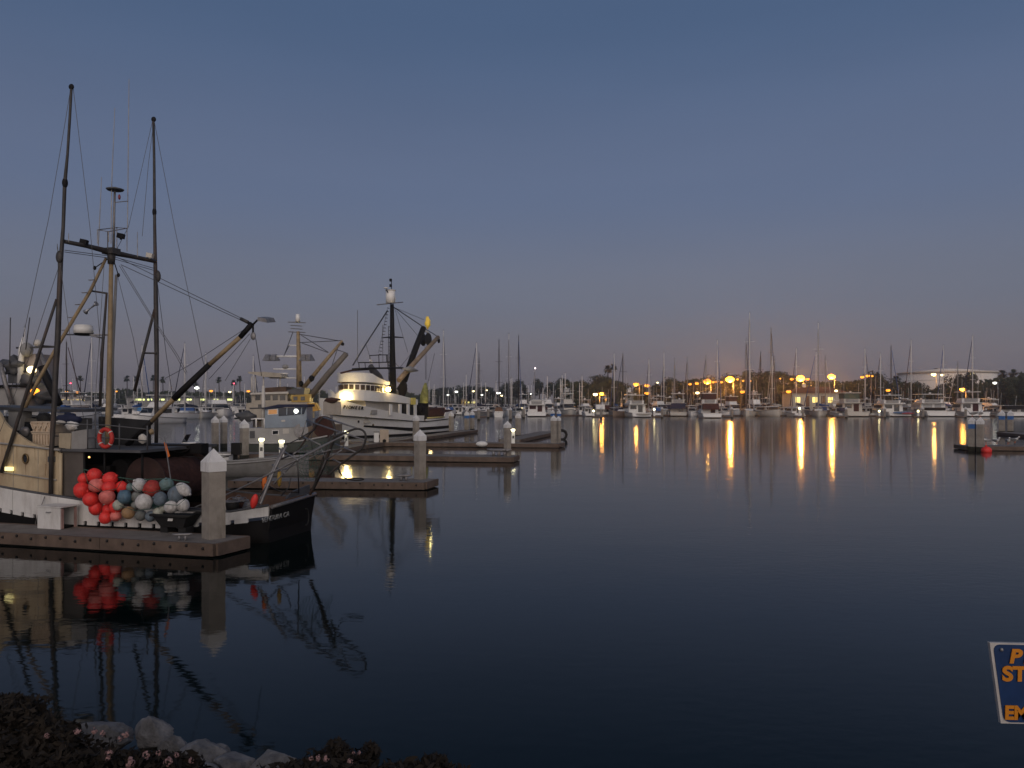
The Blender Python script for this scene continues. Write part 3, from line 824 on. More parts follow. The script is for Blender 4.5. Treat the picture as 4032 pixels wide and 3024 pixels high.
# ------------------------------------------------------------------ buoys slung over the near boat's side
M_teal = mat('teal_float', (0.16, 0.25, 0.25), 0.65, 0.3, 12.0, GRIME, 0.7)
M_slate = mat('slate_float', (0.15, 0.19, 0.23), 0.65, 0.3, 12.0, GRIME, 0.7)
M_bluef = mat('blue_float', (0.10, 0.18, 0.25), 0.6, 0.3, 12.0, GRIME, 0.7)
M_greyf = mat('grey_float', (0.20, 0.21, 0.20), 0.65, 0.3, 12.0, GRIME, 0.7)
M_whitef = mat('white_float', (0.62, 0.60, 0.58), 0.6, 0.3, 12.0, (0.2, 0.16, 0.12), 0.7)
M_palef = mat('pale_green_float', (0.46, 0.47, 0.40), 0.6, 0.3, 12.0, (0.2, 0.16, 0.10), 0.7)
M_tanf = mat('tan_float', (0.40, 0.24, 0.12), 0.6, 0.3, 6.0, (0.05, 0.03, 0.02), 0.8)
M_dullred = mat('dull_red_float', (0.42, 0.045, 0.035), 0.6, 0.3, 12.0, GRIME, 0.7)
BUOYS = [  # crop x, crop y, radius, depth, material, label
 (1030, 752, 76, -.10, M_red, 'topmost bright red buoy of the red cluster'),
 (915, 790, 62, .10, M_red, 'red buoy at upper left of the red cluster'),
 (893, 912, 88, -.18, M_red, 'big red buoy at left edge of the red cluster'),
 (1050, 862, 80, -.30, M_pink, 'faded pink buoy near the middle of the red cluster'),
 (1200, 790, 82, -.12, M_red, 'bright red buoy at upper right of the red cluster'),
 (1185, 884, 76, -.26, M_red, 'red buoy just right of the faded pink one'),
 (1325, 880, 64, -.05, M_red, 'red buoy touching the grey floats on its right'),
 (990, 1012, 84, -.24, M_red, 'red buoy below the faded pink one in the middle'),
 (1165, 985, 86, -.34, M_pink, 'large faded pink buoy at lower right of the red cluster'),
 (1045, 1105, 76, -.14, M_red, 'dark red buoy hanging at lower left of the red cluster'),
 (1180, 1125, 62, -.12, M_red, 'red buoy half hidden near the cluster bottom'),
 (1262, 1095, 70, -.20, M_red, 'red buoy behind the pale green float'),
 (1150, 1213, 66, -.26, M_red, 'lowest red buoy of the red cluster'),
 (1262, 1195, 60, -.22, M_pink, 'faded red buoy right of the lowest red buoy'),
 (1420, 882, 48, .02, M_teal, 'small teal float between red buoy and white float'),
 (1515, 858, 74, -.12, M_whitef, 'white float at top left of the grey floats'),
 (1655, 893, 90, -.18, M_dullred, 'single dull red float among the grey ones'),
 (1815, 850, 74, -.06, M_teal, 'green-grey float right of the dull red one'),
 (1355, 985, 78, -.26, M_bluef, 'blue-grey float at left end of the grey floats'),
 (1495, 985, 64, -.08, M_greyf, 'grey-green float above the biggest white one'),
 (1568, 1042, 88, -.34, M_whitef, 'biggest white float in the middle of the row'),
 (1745, 1010, 76, -.22, M_slate, 'slate float right of the biggest white one'),
 (1912, 960, 84, -.24, M_slate, 'large slate float near the white oval one'),
 (1285, 1075, 56, -.34, M_palef, 'pale green float overlapping the red buoys'),
 (1470, 1082, 46, -.12, M_greyf, 'small grey float under the biggest white one'),
 (1400, 1160, 70, -.28, M_tanf, 'tan scuffed float at bottom left of the grey floats'),
 (1535, 1187, 60, -.24, M_greyf, 'dark grey float at bottom middle of the row'),
 (1640, 1200, 56, -.24, M_slate, 'slate float at bottom beside the black bin'),
 (1720, 1158, 56, -.20, M_palef, 'yellowish white float low behind the black bin'),
 (1862, 1095, 74, -.36, M_whitef, 'white float at lower right above the black bin'),
 (1995, 1080, 68, -.26, M_whitef, 'white float at far right bottom of the row'),
 (1785, 1112, 44, -.14, M_palef, 'small pale float wedged behind a white one'),
]
TIE = MB()
for cx, cy_, cr_, v, m, lab in BUOYS:
    c = q(cx / 2.766, 1600 + cy_ / 2.766, v)
    r_ = NB.pxr(cr_ / 2.766, c)
    w_ = NB.world(c)
    th = Thing('buoy', lab, 'buoy', w_ - Vector((0, 0, r_)), rnd.uniform(0, 360), 'buoys and floats on the near boat side')
    n_, m_ = (18, 12)
    th.part('ball', MB().ball((0, 0, r_), r_, n_, m_, (rnd.uniform(.94, 1.03), rnd.uniform(.94, 1.03), rnd.uniform(.93, 1.08)), 0.07, cx), m)
    d = Vector((rnd.uniform(-.9, .9), rnd.uniform(-.9, .5), rnd.uniform(-.2, .9))).normalized()
    th.part('eye', MB().tube([Vector((0, 0, r_)) + d * r_ * 0.95, Vector((0, 0, r_)) + d * r_ * 1.14], [r_ * 0.22, r_ * 0.14], 8), m)
c = q(600 + 338 / 2.766, 1600 + 905 / 2.766, -0.2)
r_ = NB.pxr(88 / 2.766, c)
th = Thing('buoy', 'white oval float at right end of the float row', 'buoy', NB.world(c) - Vector((0, 0, r_ * 0.8)), -15.5, 'buoys and floats on the near boat side')
th.part('ball', MB().ball((0, 0, r_ * .8), r_, 18, 12, (1.12, 0.72, 0.72), 0.03, 3, Matrix.Rotation(R(32), 3, 'Y')), M_whitef)
th.part('eye', MB().tube([(0.9 * r_, 0, 0.25 * r_), (1.05 * r_, 0, 0.15 * r_)], 0.03, 6), M_whitef)
# net bag line that carries the floats
ln = []
for px, py in ((330, 1848), (430, 1875), (540, 1890), (660, 1885), (745, 1900)):
    ln.append(NB.world(q(px, py, -0.02)))
solo('float_line', MB().tube(ln, 0.015, 5), M_green, 'thin green line the floats hang from', 'rope')

# elongated red buoy and oilskins at the stern
def spindle(px, py, lpx, wpx, tilt, v, m, label):
    c = q(px, py, v); L = NB.pxr(lpx, c); w_ = NB.pxr(wpx, c)
    mb = MB().ball((0, 0, 0), 1, 14, 12, (w_, w_, L), 0.03, 4, None)
    mm = Matrix.Rotation(R(tilt), 3, 'Y')
    mb.v = [NB.world(c + mm @ p_) for p_ in mb.v]
    return solo('buoy', mb, m, label, 'buoy', 'buoys and floats on the near boat side')
spindle(1001, 1974, 30, 14, 14, 0.15, M_red, 'long red sausage buoy tied at the stern of the near boat')
def cloth(px, py, hpx, wpx, v, m, label, seed):
    c = q(px, py, v); h_ = NB.pxr(hpx, c); w_ = NB.pxr(wpx, c)
    mb = MB().ball((0, 0, 0), 1, 14, 10, (w_, 0.06, h_), 0.5, seed)
    mb.v = [NB.world(c + p_) for p_ in mb.v]
    return solo('oilskin', mb, m, label, 'oilskin', 'oilskins hung at the stern')
cloth(1043, 1910, 34, 12, 0.6, M_orange, 'orange oilskin hanging from the stern frame', 3)
cloth(1100, 1885, 26, 9, 1.4, M_yellow, 'yellow oilskin hanging behind the orange one', 6)

# ------------------------------------------------------------------ tubular frame hung over the stern
def c1(x, y): return (700 + x / 2.212, 1500 + y / 2.212)
fr = Thing('stern_frame', 'bent tube frame hung over the stern of the near boat', 'stern frame', NB.world((0.2, CL, 0.9)), -15.5)
def fpt(x, y, v):
    px, py = c1(x, y)
    return NB.pt(px, py, v) - Vector((0.2, CL, 0.9))
def ft(name, pts, v, r_, m=M_galv):
    vs_ = v if isinstance(v, (list, tuple)) else [v] * len(pts)
    P = [fpt(a, b, w) for (a, b), w in zip(pts, vs_)]
    if len(P) > 3:   # smooth the bends
        for _ in range(2):
            Q = [P[0]]
            for i in range(len(P) - 1):
                Q += [P[i] * 0.75 + P[i + 1] * 0.25, P[i] * 0.25 + P[i + 1] * 0.75]
            P = Q + [P[-1]]
    return fr.part(name, MB().tube(P, r_ * 1.25, 7), m)
ft('hoop_tube', [(1320, 810), (1420, 722), (1560, 622), (1612, 580), (1640, 510), (1635, 455), (1605, 424), (1555, 414), (1500, 432), (1380, 482)], 0.25, 0.020, M_pole)
ft('long_tube', [(150, 1100), (400, 1003), (680, 870), (1040, 688), (1440, 478)], [0.15, .2, .22, .25, .25], 0.017)
ft('cross_tube', [(1120, 345), (1370, 430), (1630, 515)], [2.2, 1.4, 0.28], 0.016)
ft('cross_tube', [(880, 585), (1045, 690)], [1.6, 0.25], 0.016)
ft('cross_tube', [(1080, 480), (1240, 556)], [2.2, 1.4], 0.016)
ft('cross_tube', [(1370, 550), (1558, 624)], [1.3, 0.25], 0.016)
ft('cross_tube', [(1270, 318), (1560, 412)], [2.2, 0.27], 0.016)
ft('cross_tube', [(825, 730), (935, 805)], [1.2, 0.22], 0.014)
ft('cross_tube', [(1350, 682), (1430, 720)], [1.2, 0.25], 0.014)
ft('hoop_tube', [(1020, 640), (1120, 500), (1210, 380), (1262, 318), (1310, 320), (1350, 360), (1372, 430), (1366, 500), (1330, 590)], 2.2, 0.020, M_pole)
ft('post_tube', [(945, 565), (880, 690), (800, 870), (720, 1075)], [0.9, .6, .4, .2], 0.028)
ft('post_tube', [(915, 580), (850, 720), (770, 900), (700, 1075)], [1.0, .7, .5, .3], 0.018)
ft('post_tube', [(1372, 470), (1290, 690), (1215, 870), (1150, 985)], [1.3, 1.4, 1.5, 1.6], 0.034, M_pole)
ft('post_tube', [(1330, 470), (1250, 720), (1170, 960)], [1.5, 1.6, 1.7], 0.018, M_pole)
ft('stay_tube', [(1045, 690), (1055, 975)], [0.25, 1.6], 0.013)
ft('stay_tube', [(1440, 478), (1060, 660), (930, 800), (830, 900)], [0.25, .4, .5, .5], 0.014)
ft('stay_tube', [(1200, 330), (1160, 500), (1180, 640)], 2.2, 0.010, M_wire)
ft('stay_tube', [(985, 845), (965, 930), (900, 1000)], [.8, .8, .9], 0.012, M_wire)
ft('hose', [(1395, 745), (1420, 820), (1480, 858), (1560, 868), (1630, 858), (1600, 846), (1500, 850)], 0.6, 0.012, M_rubber)
ft('clamp', [(1038, 690), (1052, 684)], 0.25, 0.035)

# denser pipework, chain and hanging net of the frame
rg = random.Random(21)
for x0_, y0_, x1_, y1_, v0, v1 in ((940, 560, 1060, 500, .9, 1.6), (1060, 500, 1200, 420, 1.6, 2.2), (880, 690, 1000, 640, .6, 1.4), (1000, 640, 1130, 560, 1.4, 2.0), (830, 800, 960, 760, .45, 1.2), (960, 760, 1215, 640, 1.2, 1.5),
        (1215, 640, 1330, 600, 1.5, 1.2), (1240, 560, 1290, 690, 1.4, 1.4), (1200, 900, 1290, 690, 1.6, .6), (1290, 690, 1430, 600, .6, .3), (1430, 600, 1500, 432, .3, .25), (1120, 345, 1080, 480, 2.2, 2.2), (1180, 640, 1240, 780, 1.6, 1.5), (760, 900, 880, 960, .5, 1.2), (880, 960, 1050, 970, 1.2, 1.6), (720, 1000, 800, 870, .3, .4)):
    ft('cross_tube', [(x0_, y0_), (x1_, y1_)], [v0, v1], rg.choice((.010, .012, .015)), rg.choice((M_galv, M_pole, M_galv)))
netm = MB()
def netp(i, k):
    a = Vector(fpt(1050 + 28 * i, 560 + 30 * k + 30 * math.sin(i * .6) + 5 * k, 1.2 + .06 * i))
    return a + Vector((0, .1 * math.sin(k), 0))
for i in range(11):
    netm.tube([netp(i, k) for k in range(9)], .005, 4)
for k in range(9):
    netm.tube([netp(i, k) for i in range(11)], .005, 4)
fr.part('hanging_net', netm, M_green)['kind'] = 'stuff'
# clutter on the after deck
def pot(px, py, s_, v, label, m):
    c = NB.world(q(px, py, v)); 
    th = Thing('deck_pot', label, 'pot', c, rnd.uniform(0, 90), 'gear on the after deck')
    th.part('basket', MB().cone((0, 0, 0), s_ * .8, s_, s_ * 1.3, 12), m)
    th.part('rim', MB().tube([(s_ * math.cos(a), s_ * math.sin(a), s_ * 1.3) for a in [2 * math.pi * k / 14 for k in range(14)]], .02, 5, closed=True), M_galv)
    th.part('handle', MB().tube([(s_ * math.cos(a), 0, s_ * 1.3 + s_ * .6 * math.sin(a)) for a in [math.pi * k / 8 for k in range(9)]], .01, 4), M_galv)
pot(915, 2010, .17, .55, 'dark bucket on the after deck right of the nearest pile', M_rubber)
pot(955, 2000, .14, .9, 'small brown basket beside the dark bucket', M_net)
pot(938, 1988, .13, 1.5, 'grey bucket behind the brown basket', M_galv)
for i, (px, py, v, lab) in enumerate(((900, 2004, 1.0, 'coil of pale rope on the after deck'), (985, 1995, .6, 'coil of grey rope near the stern quarter'))):
    c = q(px, py, v); mb = MB()
    for k in range(4):
        mb.tube([NB.world(c + Vector(((.17 - .012 * k) * math.cos(a), (.17 - .012 * k) * math.sin(a), .03 * k + .008 * math.sin(3 * a)))) for a in [2 * math.pi * j / 18 for j in range(18)]], .014, 5, closed=True)
    solo('rope_coil', mb, M_offwhite if i == 0 else M_galv, lab, 'rope', 'gear on the after deck')
# cords lashed over the floats
for i, (pts, lab) in enumerate((([(330, 1850), (345, 1900), (400, 1935), (460, 1925), (480, 1890)], 'cord lashed over the red buoys'), ([(500, 1890), (540, 1930), (600, 1940), (660, 1920), (720, 1905)], 'upper cord lashed over the grey floats'), ([(470, 1990), (530, 2010), (590, 2005), (650, 1985), (700, 1990), (735, 1960)], 'lower cord lashed over the grey floats'))):
    solo('cord', MB().tube([NB.world(q(a, b, -.50)) for a, b in pts], .007, 5), M_green, lab, 'rope', 'cords on the floats')

# ------------------------------------------------------------------ things on the nearest dock
bx0, bx1 = G(140, 2083, DK), G(243, 2085, DK)
st = Thing('dock_box', 'white open-sided wooden box standing on the nearest dock', 'dock box', (bx0 + (bx1 - bx0) * 0.5 + Vector((0.12, 0.25, 0.012)))[:2] + (DK + 0.002,), -18)
def bw(c, d): st.part('panel', MB().box(c, d), M_white)
w_, d_, h_ = 0.72, 0.50, 0.55
bw((-0.06, -d_ / 2 + .012, h_ / 2 - .01), (w_, 0.024, h_ - .024)); bw((-0.06, d_ / 2 - .012, h_ / 2 - .01), (w_, 0.024, h_ - .024))
bw((-w_ / 2 - .05, 0, h_ / 2 - .01), (0.024, d_ - .05, h_ - .03)); bw((-0.05, 0, h_ - .01), (w_ + .06, d_ + .04, 0.026))
for s_ in (-1, 1): st.part('door_jamb', MB().box((w_ / 2 - .06, s_ * (d_ / 2 - .06), h_ / 2 - .02), (0.024, 0.07, h_ - .06)), mat('stained_jamb', (.40, .26, .23), .7, .3, 4))
st.part('inside', MB().box((-0.05, 0, 0.03), (w_ - .1, d_ - .06, 0.04)), M_black)
st.part('handle', MB().tube([(-.1, -d_ / 2 - .02, .42), (-.1, -d_ / 2 - .05, .4), (0.02, -d_ / 2 - .02, .42)], 0.01, 5), M_galv)
# mooring line from the rail to the dock
mp0, mp1 = NB.world(q(176, 1955, 0.0)), G(138, 2066, DK)
solo('mooring_line', MB().tube([mp0, (mp0 + mp1) / 2 + Vector((0.05, -0.15, -0.05)), mp1, mp1 + Vector((.2, .12, 0.0))], 0.013, 5), M_galv, 'grey mooring line from the near boat rail down to the dock', 'rope')
# black tub
tb = G(690, 2098, DK)
tub = Thing('plastic_bin', 'black plastic bin with small white label beside the nearest pile', 'bin', (tb.x, tb.y + 0.1, DK + 0.002), -15)
def ring4(w0, d0, z): return [(-w0 / 2, -d0 / 2, z), (w0 / 2, -d0 / 2, z), (w0 / 2, d0 / 2, z), (-w0 / 2, d0 / 2, z)]
tub.part('tub', MB().loft([ring4(0.62, 0.36, 0.14), ring4(0.95, 0.55, 0.42)], close=True, smooth=False), M_rubber)
tub.part('rim', MB().tube([(x, y, 0.43) for x, y in ((-.5, -.3), (.5, -.3), (.5, .3), (-.5, .3))], 0.035, 6, closed=True), M_rubber)
for s_ in (-1, 1):
    tub.part('leg', MB().box((s_ * .25, 0, .07), (0.2, 0.3, 0.14)), M_rubber)
tub.part('label_plate', MB().box((0.02, -0.262, .33), (0.13, 0.012, 0.06), 0, R(-19)), M_white)
def cleat(px, py, label, z=DK, s=1.0):
    p_ = G(px, py, z)
    th = Thing('dock_cleat', label, 'cleat', (p_.x, p_.y, z), rnd.uniform(-30, 10), 'cleats and hydrants on the docks')
    for x in (-.05, .05): th.part('post', MB().cone((x * s, 0, 0), .03 * s, .02 * s, .09 * s, 8), M_galv)
    th.part('horn', MB().tube([(-.17 * s, 0, .11 * s), (-.1 * s, 0, .10 * s), (.1 * s, 0, .10 * s), (.17 * s, 0, .11 * s)], [.012 * s, .026 * s, .026 * s, .012 * s], 7), M_galv)
cleat(718, 2128, 'grey iron cleat on the dock edge left of the nearest pile', s=1.3)
cleat(1589, 1893, 'small iron cleat on the second finger dock', s=2.0)
cleat(1954, 1796, 'left iron cleat at end of the third finger dock', s=3.4)
cleat(1976, 1796, 'right iron cleat with rusty line at end of the third finger dock', s=3.4)

# ------------------------------------------------------------------ main walkway, more piles, pedestals
wk = [G(700, 1870, DK), G(881, 1818, DK), G(1441, 1752, DK), G(1880, 1693, DK)]
def walk(label, a, b, wd, board=5.0):
    u = (b - a).normalized(); v = Vector((-u.y, u.x, 0)) * wd
    dock(label, [(a.x, a.y), (b.x, b.y)], [(a.x + v.x, a.y + v.y), (b.x + v.x, b.y + v.y)], board=board)
walk('main walkway stretch left of the fingers, under the two lit pedestals', wk[0], wk[2], 1.7)
walk('far end of the main walkway, lit yellow beside the white seiner', wk[2] + (wk[3] - wk[2]).normalized() * 0.2, wk[3], 1.5)
walk('dark dock arm beyond the fourth finger', G(2046, 1731, DK), G(2196, 1699, DK), 1.7)

def pile_top(px, top, label, blue=False, dia=0.52):
    Y = F * (H - 2.38) / (top - HOR)
    return pile(px, 0, top, dia * F / Y, label, blue=blue, Y=Y)
pile_top(1638, 1632, 'grey pile in front of the white seiner hull')
pile_top(1777, 1620, 'pile at the lit walkway end, left of the blue banded pair')
pile_top(1838, 1618, 'left pile of the yellow lit blue banded pair', True)
pile_top(1859, 1617, 'right pile of the yellow lit blue banded pair', True)
pile_top(2040, 1625, 'lone pile left of the fourth finger end pair')
pile_top(2176, 1613, 'far left blue banded pile behind the fourth finger end', True)
pile_top(2201, 1613.5, 'far right blue banded pile behind the fourth finger end', True)
pile_top(847, 1637, 'left of two pale capped piles behind the net drum')
pile_top(881, 1636, 'right of two pale capped piles behind the net drum')
pile_top(962, 1651, 'pale capped pile left of the grey blue boat')
pile_top(1266, 1628, 'pile just left of the white seiner bow')
for px, top, lab in ((1766, 1604.5, 'small far pile before the orange boat'), (1885, 1604, 'small far pile left of the white sailboat stern'), (2010, 1604, 'small far pile right of the white sailboat stern'), (2175, 1600.5, 'small far pile right of the white trawler stern')):
    pile_top(px, top, lab)

def lamp_light(loc, energy, col, r_=0.15, name='lamp_glow'):
    d = bpy.data.lights.new(name, 'POINT'); d.energy = energy; d.color = col; d.shadow_soft_size = r_
    o = bpy.data.objects.new(name, d); COL.objects.link(o); o.location = loc
    return o
def pedestal(px, py_lamp, label, h_=1.05, lit=True, energy=3.5):
    Y = F * (H - DK - h_) / (py_lamp - HOR)
    p_ = W(px, py_lamp, Y)
    th = Thing('power_pedestal', label, 'power pedestal', (p_.x, p_.y, DK), 10, 'dock power pedestals')
    th.part('post', MB().loft([ring4(.26, .20, 0), ring4(.22, .17, h_ - .125)], close=True, smooth=False), M_boatwhite)
    th.part('lamp', MB().loft([ring4(.24, .19, h_ - .12), ring4(.26, .21, h_)], close=True, smooth=False), mat('pedestal_lamp', (1, 1, .7), emit=7.0, emit_col=(1.0, 0.93, 0.5)) if lit else M_offwhite)
    th.part('cover', MB().loft([ring4(.28, .23, h_ + .003), ring4(.16, .1, h_ + .07)], close=True, smooth=False), M_boatwhite)
    th.part('outlet', MB().box((0, -.105, h_ * .45), (.14, .03, .2)), M_dkgrey)
    if lit:
        l_ = lamp_light((0, -0.35, h_ - .05), energy, (1.0, 0.92, 0.55)); l_.parent = th.o
    return th
pedestal(1030, 1727, 'left lit dock pedestal in front of the grey blue boat')
pedestal(1109, 1734, 'right lit dock pedestal in front of the grey blue boat')
pedestal(1364, 1697, 'lit dock pedestal before the white seiner bow')
pedestal(2020, 1690, 'lit dock pedestal on the fourth finger beside a pile')
p_ = G(1505, 1741, DK)
cb = Thing('dock_cabinet', 'beige upright cabinet on the walkway before the white seiner', 'cabinet', (p_.x + .15, p_.y, DK), 12)
cb.part('body', MB().box((0, 0, .48), (.66, .5, .95)), mat('beige_cabinet', (.52, .42, .32), .6, .12, 2, GRIME, .3))
cb.part('opening', MB().tube([(.0, -.26, .1), (.0, -.24, .1)], .14, 14), M_black)
p_ = G(1482, 1741, DK)
cb = Thing('dock_box', 'narrow white locker left of the beige cabinet', 'dock box', (p_.x, p_.y, DK), 12)
cb.part('body', MB().box((0, 0, .38), (.36, .5, .75)), M_boatwhite)
cb.part('lid', MB().box((0, 0, .78), (.40, .54, .05)), M_dkgrey)
fw = G(1897, 1748, DK)
solo('fender', MB().ball((fw.x, fw.y - .15, .30), .26, 12, 8, (1.7, .8, .8)), M_boatwhite, 'white fender lying on the fourth finger edge', 'fender')
fw = G(2212, 1722, 0.2)
tv = Thing('tyre_fender', 'black tyre hanging at end of the dark dock arm', 'tyre', (fw.x, fw.y - .2, 0.0), 15)
tv.part('tread', MB().tube([(0.42 * math.cos(a), 0, .42 + .42 * math.sin(a)) for a in [2 * math.pi * k / 18 for k in range(18)]], .13, 8, closed=True), M_rubber)
tv.part('rope', MB().tube([(0, 0, .8), (0, .2, 1.1)], .02, 5), M_galv)

# ------------------------------------------------------------------ the white seiner with its name on the bow
PF = Frame(-10.4, 80.0, 66.0)
PC = 2.9
def pq(px, py, v=0.0): return PF.pt(px, py, v)
def k3(x, y): return (1250 + x / 3.687, 1400 + y / 3.687)
def k2(x, y): return (1250 + x / 3.687, 1050 + y / 3.687)
def p3(x, y, v=0.0): return pq(*k3(x, y), v)
def p2(x, y, v=0.0): return pq(*k2(x, y), v)
sei = Thing('seiner', 'large white fishing seiner with its name on the bow', 'fishing boat', (PF.x, PF.y, 0), 66.0)
PT = [-10.8, -10.0, -8.5, -6.5, -4.0, -1.0, 2.0, 6.0, 9.5, 11.8]
PB = [0.03, 0.55, 1.25, 1.95, 2.50, 2.85, 2.90, 2.85, 2.60, 2.1]
PBW = [0.02, 0.03, 0.06, 0.65, 1.50, 2.25, 2.60, 2.65, 2.2, 1.4]
def phb(t): return smoothstep_list(PT, PB, t)
def phw(t): return smoothstep_list(PT, PBW, t)
def curve_of(pts, v): 
    L = sorted([(p3(x, y, v).x, p3(x, y, v).z) for x, y in pts])
    return [a for a, _ in L], [b for _, b in L]
ta, za = curve_of([(330, 672), (560, 690), (800, 730), (1060, 800), (1390, 868), (1580, 872)], 0.0)
ta = [-10.8, -9.0] + [a for a in ta if a > -8.5]; za = [3.75, 3.60] + za[-(len(ta) - 2):]
tb_, zb = curve_of([(1600, 942), (1840, 930), (2080, 885)], 0.2)
tsplit = p3(1582, 900).x
tst = p3(1850, 900, .2).x
def pzt(t):
    return smoothstep_list(ta, za, t) if t < tsplit else smoothstep_list(tb_, zb, t)
tg, zg = curve_of([(330, 835), (640, 878), (1000, 916), (1390, 950), (1590, 955), (2080, 905)], 0.0)
def pzg(t): return smoothstep_list(tg, zg, t)
NS = [-10.8 + .45 * i for i in range(51)] + [11.8]
def hullring(t, z1):
    b, w_ = phb(t), phw(t)
    zt_ = z1(t)
    pr = []
    for k in range(9):
        f = k / 8
        zz = -0.7 + (zt_ + 0.7) * (1 - f)
        g = max(0.0, min(1.0, (zz - 0.0) / 3.2))
        hbw = w_ + (b - w_) * g ** 0.8 if zz > 0 else w_ * (1 + zz * 0.35)
        pr.append((t, hbw, zz))
    return [(t, PC - y, z) for t, y, z in pr] + [(t, PC + y, z) for t, y, z in pr[::-1]]
def pz_low(t): return min(pzg(t), 3.0)
hull = sei.part('hull', MB().loft([hullring(t, lambda x: pzg(x) + 0.02) for t in NS]), M_boatwhite)
def sideband(z0f, z1f, off, thick, t0, t1, side=1):
    rs = []
    for t in NS:
        if t < t0 or t > t1: continue
        def yy(z):
            g = max(0.0, min(1.0, z / 3.2)); return phw(t) + (phb(t) - phw(t)) * g ** .8
        z0, z1 = z0f(t), z1f(t)
        rs.append([(t, PC - side * (yy(z0) + off), z0), (t, PC - side * (yy(z1) + off), z1), (t, PC - side * (yy(z1) + off - thick), z1), (t, PC - side * (yy(z0) + off - thick), z0)])
    return MB().loft(rs, close=True, smooth=False)
for s_ in (1, -1):
    sei.part('bulwark', sideband(pzg, pzt, 0.0, 0.08, -11, tsplit, s_), M_boatwhite)
    sei.part('stern_bulwark', sideband(lambda t: pzg(t) + .03, lambda t: pzt(t) + (0.75 if t > tst else 0.16), 0.0, 0.08, tsplit + .2, 12, s_), M_boatwhite)
    sei.part('guard_rail', sideband(lambda t: pzg(t) - .06, lambda t: pzg(t) + .03, .07, .12, -10.5, 12, s_), M_black)
tB, zB0 = curve_of([(830, 1035), (1390, 1098), (2080, 1045)], 0.0)
_, zB1 = curve_of([(830, 1012), (1390, 1050), (2080, 1008)], 0.0)
sei.part('rub_band', sideband(lambda t: smoothstep_list(tB, zB0, t), lambda t: smoothstep_list(tB, zB1, t), .05, .1, tB[0], 12), M_black)
sei.part('boot_stripe', sideband(lambda t: -0.1, lambda t: .16, .03, .06, -8.3, 12), M_black)
sei.part('main_deck', MB().loft([[(t, PC - phb(t) * .96, pzg(t) - .05), (t, PC + phb(t) * .96, pzg(t) - .05)] for t in NS], caps=False), M_grey)
sei.part('lit_rail', MB().tube([p3(x, y, .1) for x, y in ((1600, 905), (1720, 900), (1840, 893))], .09, 6), mat('lamplit_rail', (.6, .5, .2), .5, .2, 2))  # lamplight on the gunwale is put into its yellow colour
def lerp_rows(rows, px):
    if px <= rows[0][0]: return rows[0][1], rows[0][2]
    for i in range(len(rows) - 1):
        if px <= rows[i + 1][0]:
            k = (px - rows[i][0]) / (rows[i + 1][0] - rows[i][0])
            return rows[i][1] + (rows[i + 1][1] - rows[i][1]) * k, rows[i][2] + (rows[i + 1][2] - rows[i][2]) * k
    return rows[-1][1], rows[-1][2]
def wrap_band(name, rows, t_tip, t_str, t_aft, hw, thick, m, parent=None):
    """screen that runs along the near side, round the front and back along the far side; rows: photo column, top row, bottom row"""
    near = []
    for k in range(7):
        near.append((t_aft + (t_str - t_aft) * k / 6, hw))
    for k in range(1, 10):
        a_ = math.pi / 2 * k / 10
        near.append((t_str - (t_str - t_tip) * math.sin(a_), hw * math.cos(a_)))
    near.append((t_tip, 0.0))
    path = []
    for t, w_ in near:
        g_ = PF.world((t, PC - w_, 0))
        px = 2016 + F * g_.x / g_.y
        yt, yb = lerp_rows(rows, px)
        path.append((t, PC - w_, H - (yb - HOR) * g_.y / F, H - (yt - HOR) * g_.y / F))
    path += [(t, 2 * PC - v, z0, z1) for t, v, z0, z1 in path[-2::-1]]
    rs = []
    for i, (t, v, z0, z1) in enumerate(path):
        a, b = path[max(i - 1, 0)], path[min(i + 1, len(path) - 1)]
        d = Vector((b[0] - a[0], b[1] - a[1], 0)).normalized()
        nn = Vector((-d.y, d.x, 0)) * thick
        rs.append([(t, v, z0), (t, v, z1), (t - nn.x, v - nn.y, z1), (t - nn.x, v - nn.y, z0)])
    return path, sei.part(name, MB().loft(rs, close=True, smooth=False), m, parent=parent)
def rows3(L): return [(1250 + x / 3.687, 1400 + a / 3.687, 1400 + b / 3.687) for x, a, b in L]
path_b, bdk = wrap_band('boat_deck_screen', rows3([(260, 560, 640), (350, 492, 642), (480, 490, 645), (700, 505, 655), (880, 540, 668), (1060, 540, 672), (1370, 620, 702), (1470, 640, 715)]), -8.4, -4.2, 2.4, 2.45, .07, M_boatwhite)
path_w, whs = wrap_band('wheelhouse', rows3([(400, 405, 495), (700, 412, 515), (985, 440, 545)]), -6.7, -4.3, -2.6, 1.85, .07, M_boatwhite)
path_u, brw = wrap_band('flying_bridge_screen', rows3([(400, 248, 382), (640, 247, 384), (800, 262, 392), (870, 310, 402), (1030, 382, 425)]), -6.95, -4.4, -2.3, 2.05, .07, M_boatwhite)
# windows round the wheelhouse
def along(path, s):
    acc = 0
    for i in range(len(path) - 1):
        a, b = path[i], path[i + 1]
        L = math.hypot(b[0] - a[0], b[1] - a[1])
        if acc + L >= s:
            k = (s - acc) / L
            return [a[j] + (b[j] - a[j]) * k for j in range(4)], math.atan2(b[1] - a[1], b[0] - a[0])
        acc += L
    return list(path[-1]), 0.0
Ltot = sum(math.hypot(path_w[i + 1][0] - path_w[i][0], path_w[i + 1][1] - path_w[i][1]) for i in range(len(path_w) - 1))
nwin = 19
for k in range(nwin):
    c, ang = along(path_w, Ltot * (k + .5) / nwin)
    hgt = (c[3] - c[2])
    sei.part('window', MB().box((c[0], c[1], c[2] + hgt * .50), (Ltot / nwin * .72, .2, hgt * .72), ang), mat('brown_glass', (.05, .035, .028), .15, .3, 2), parent=whs)
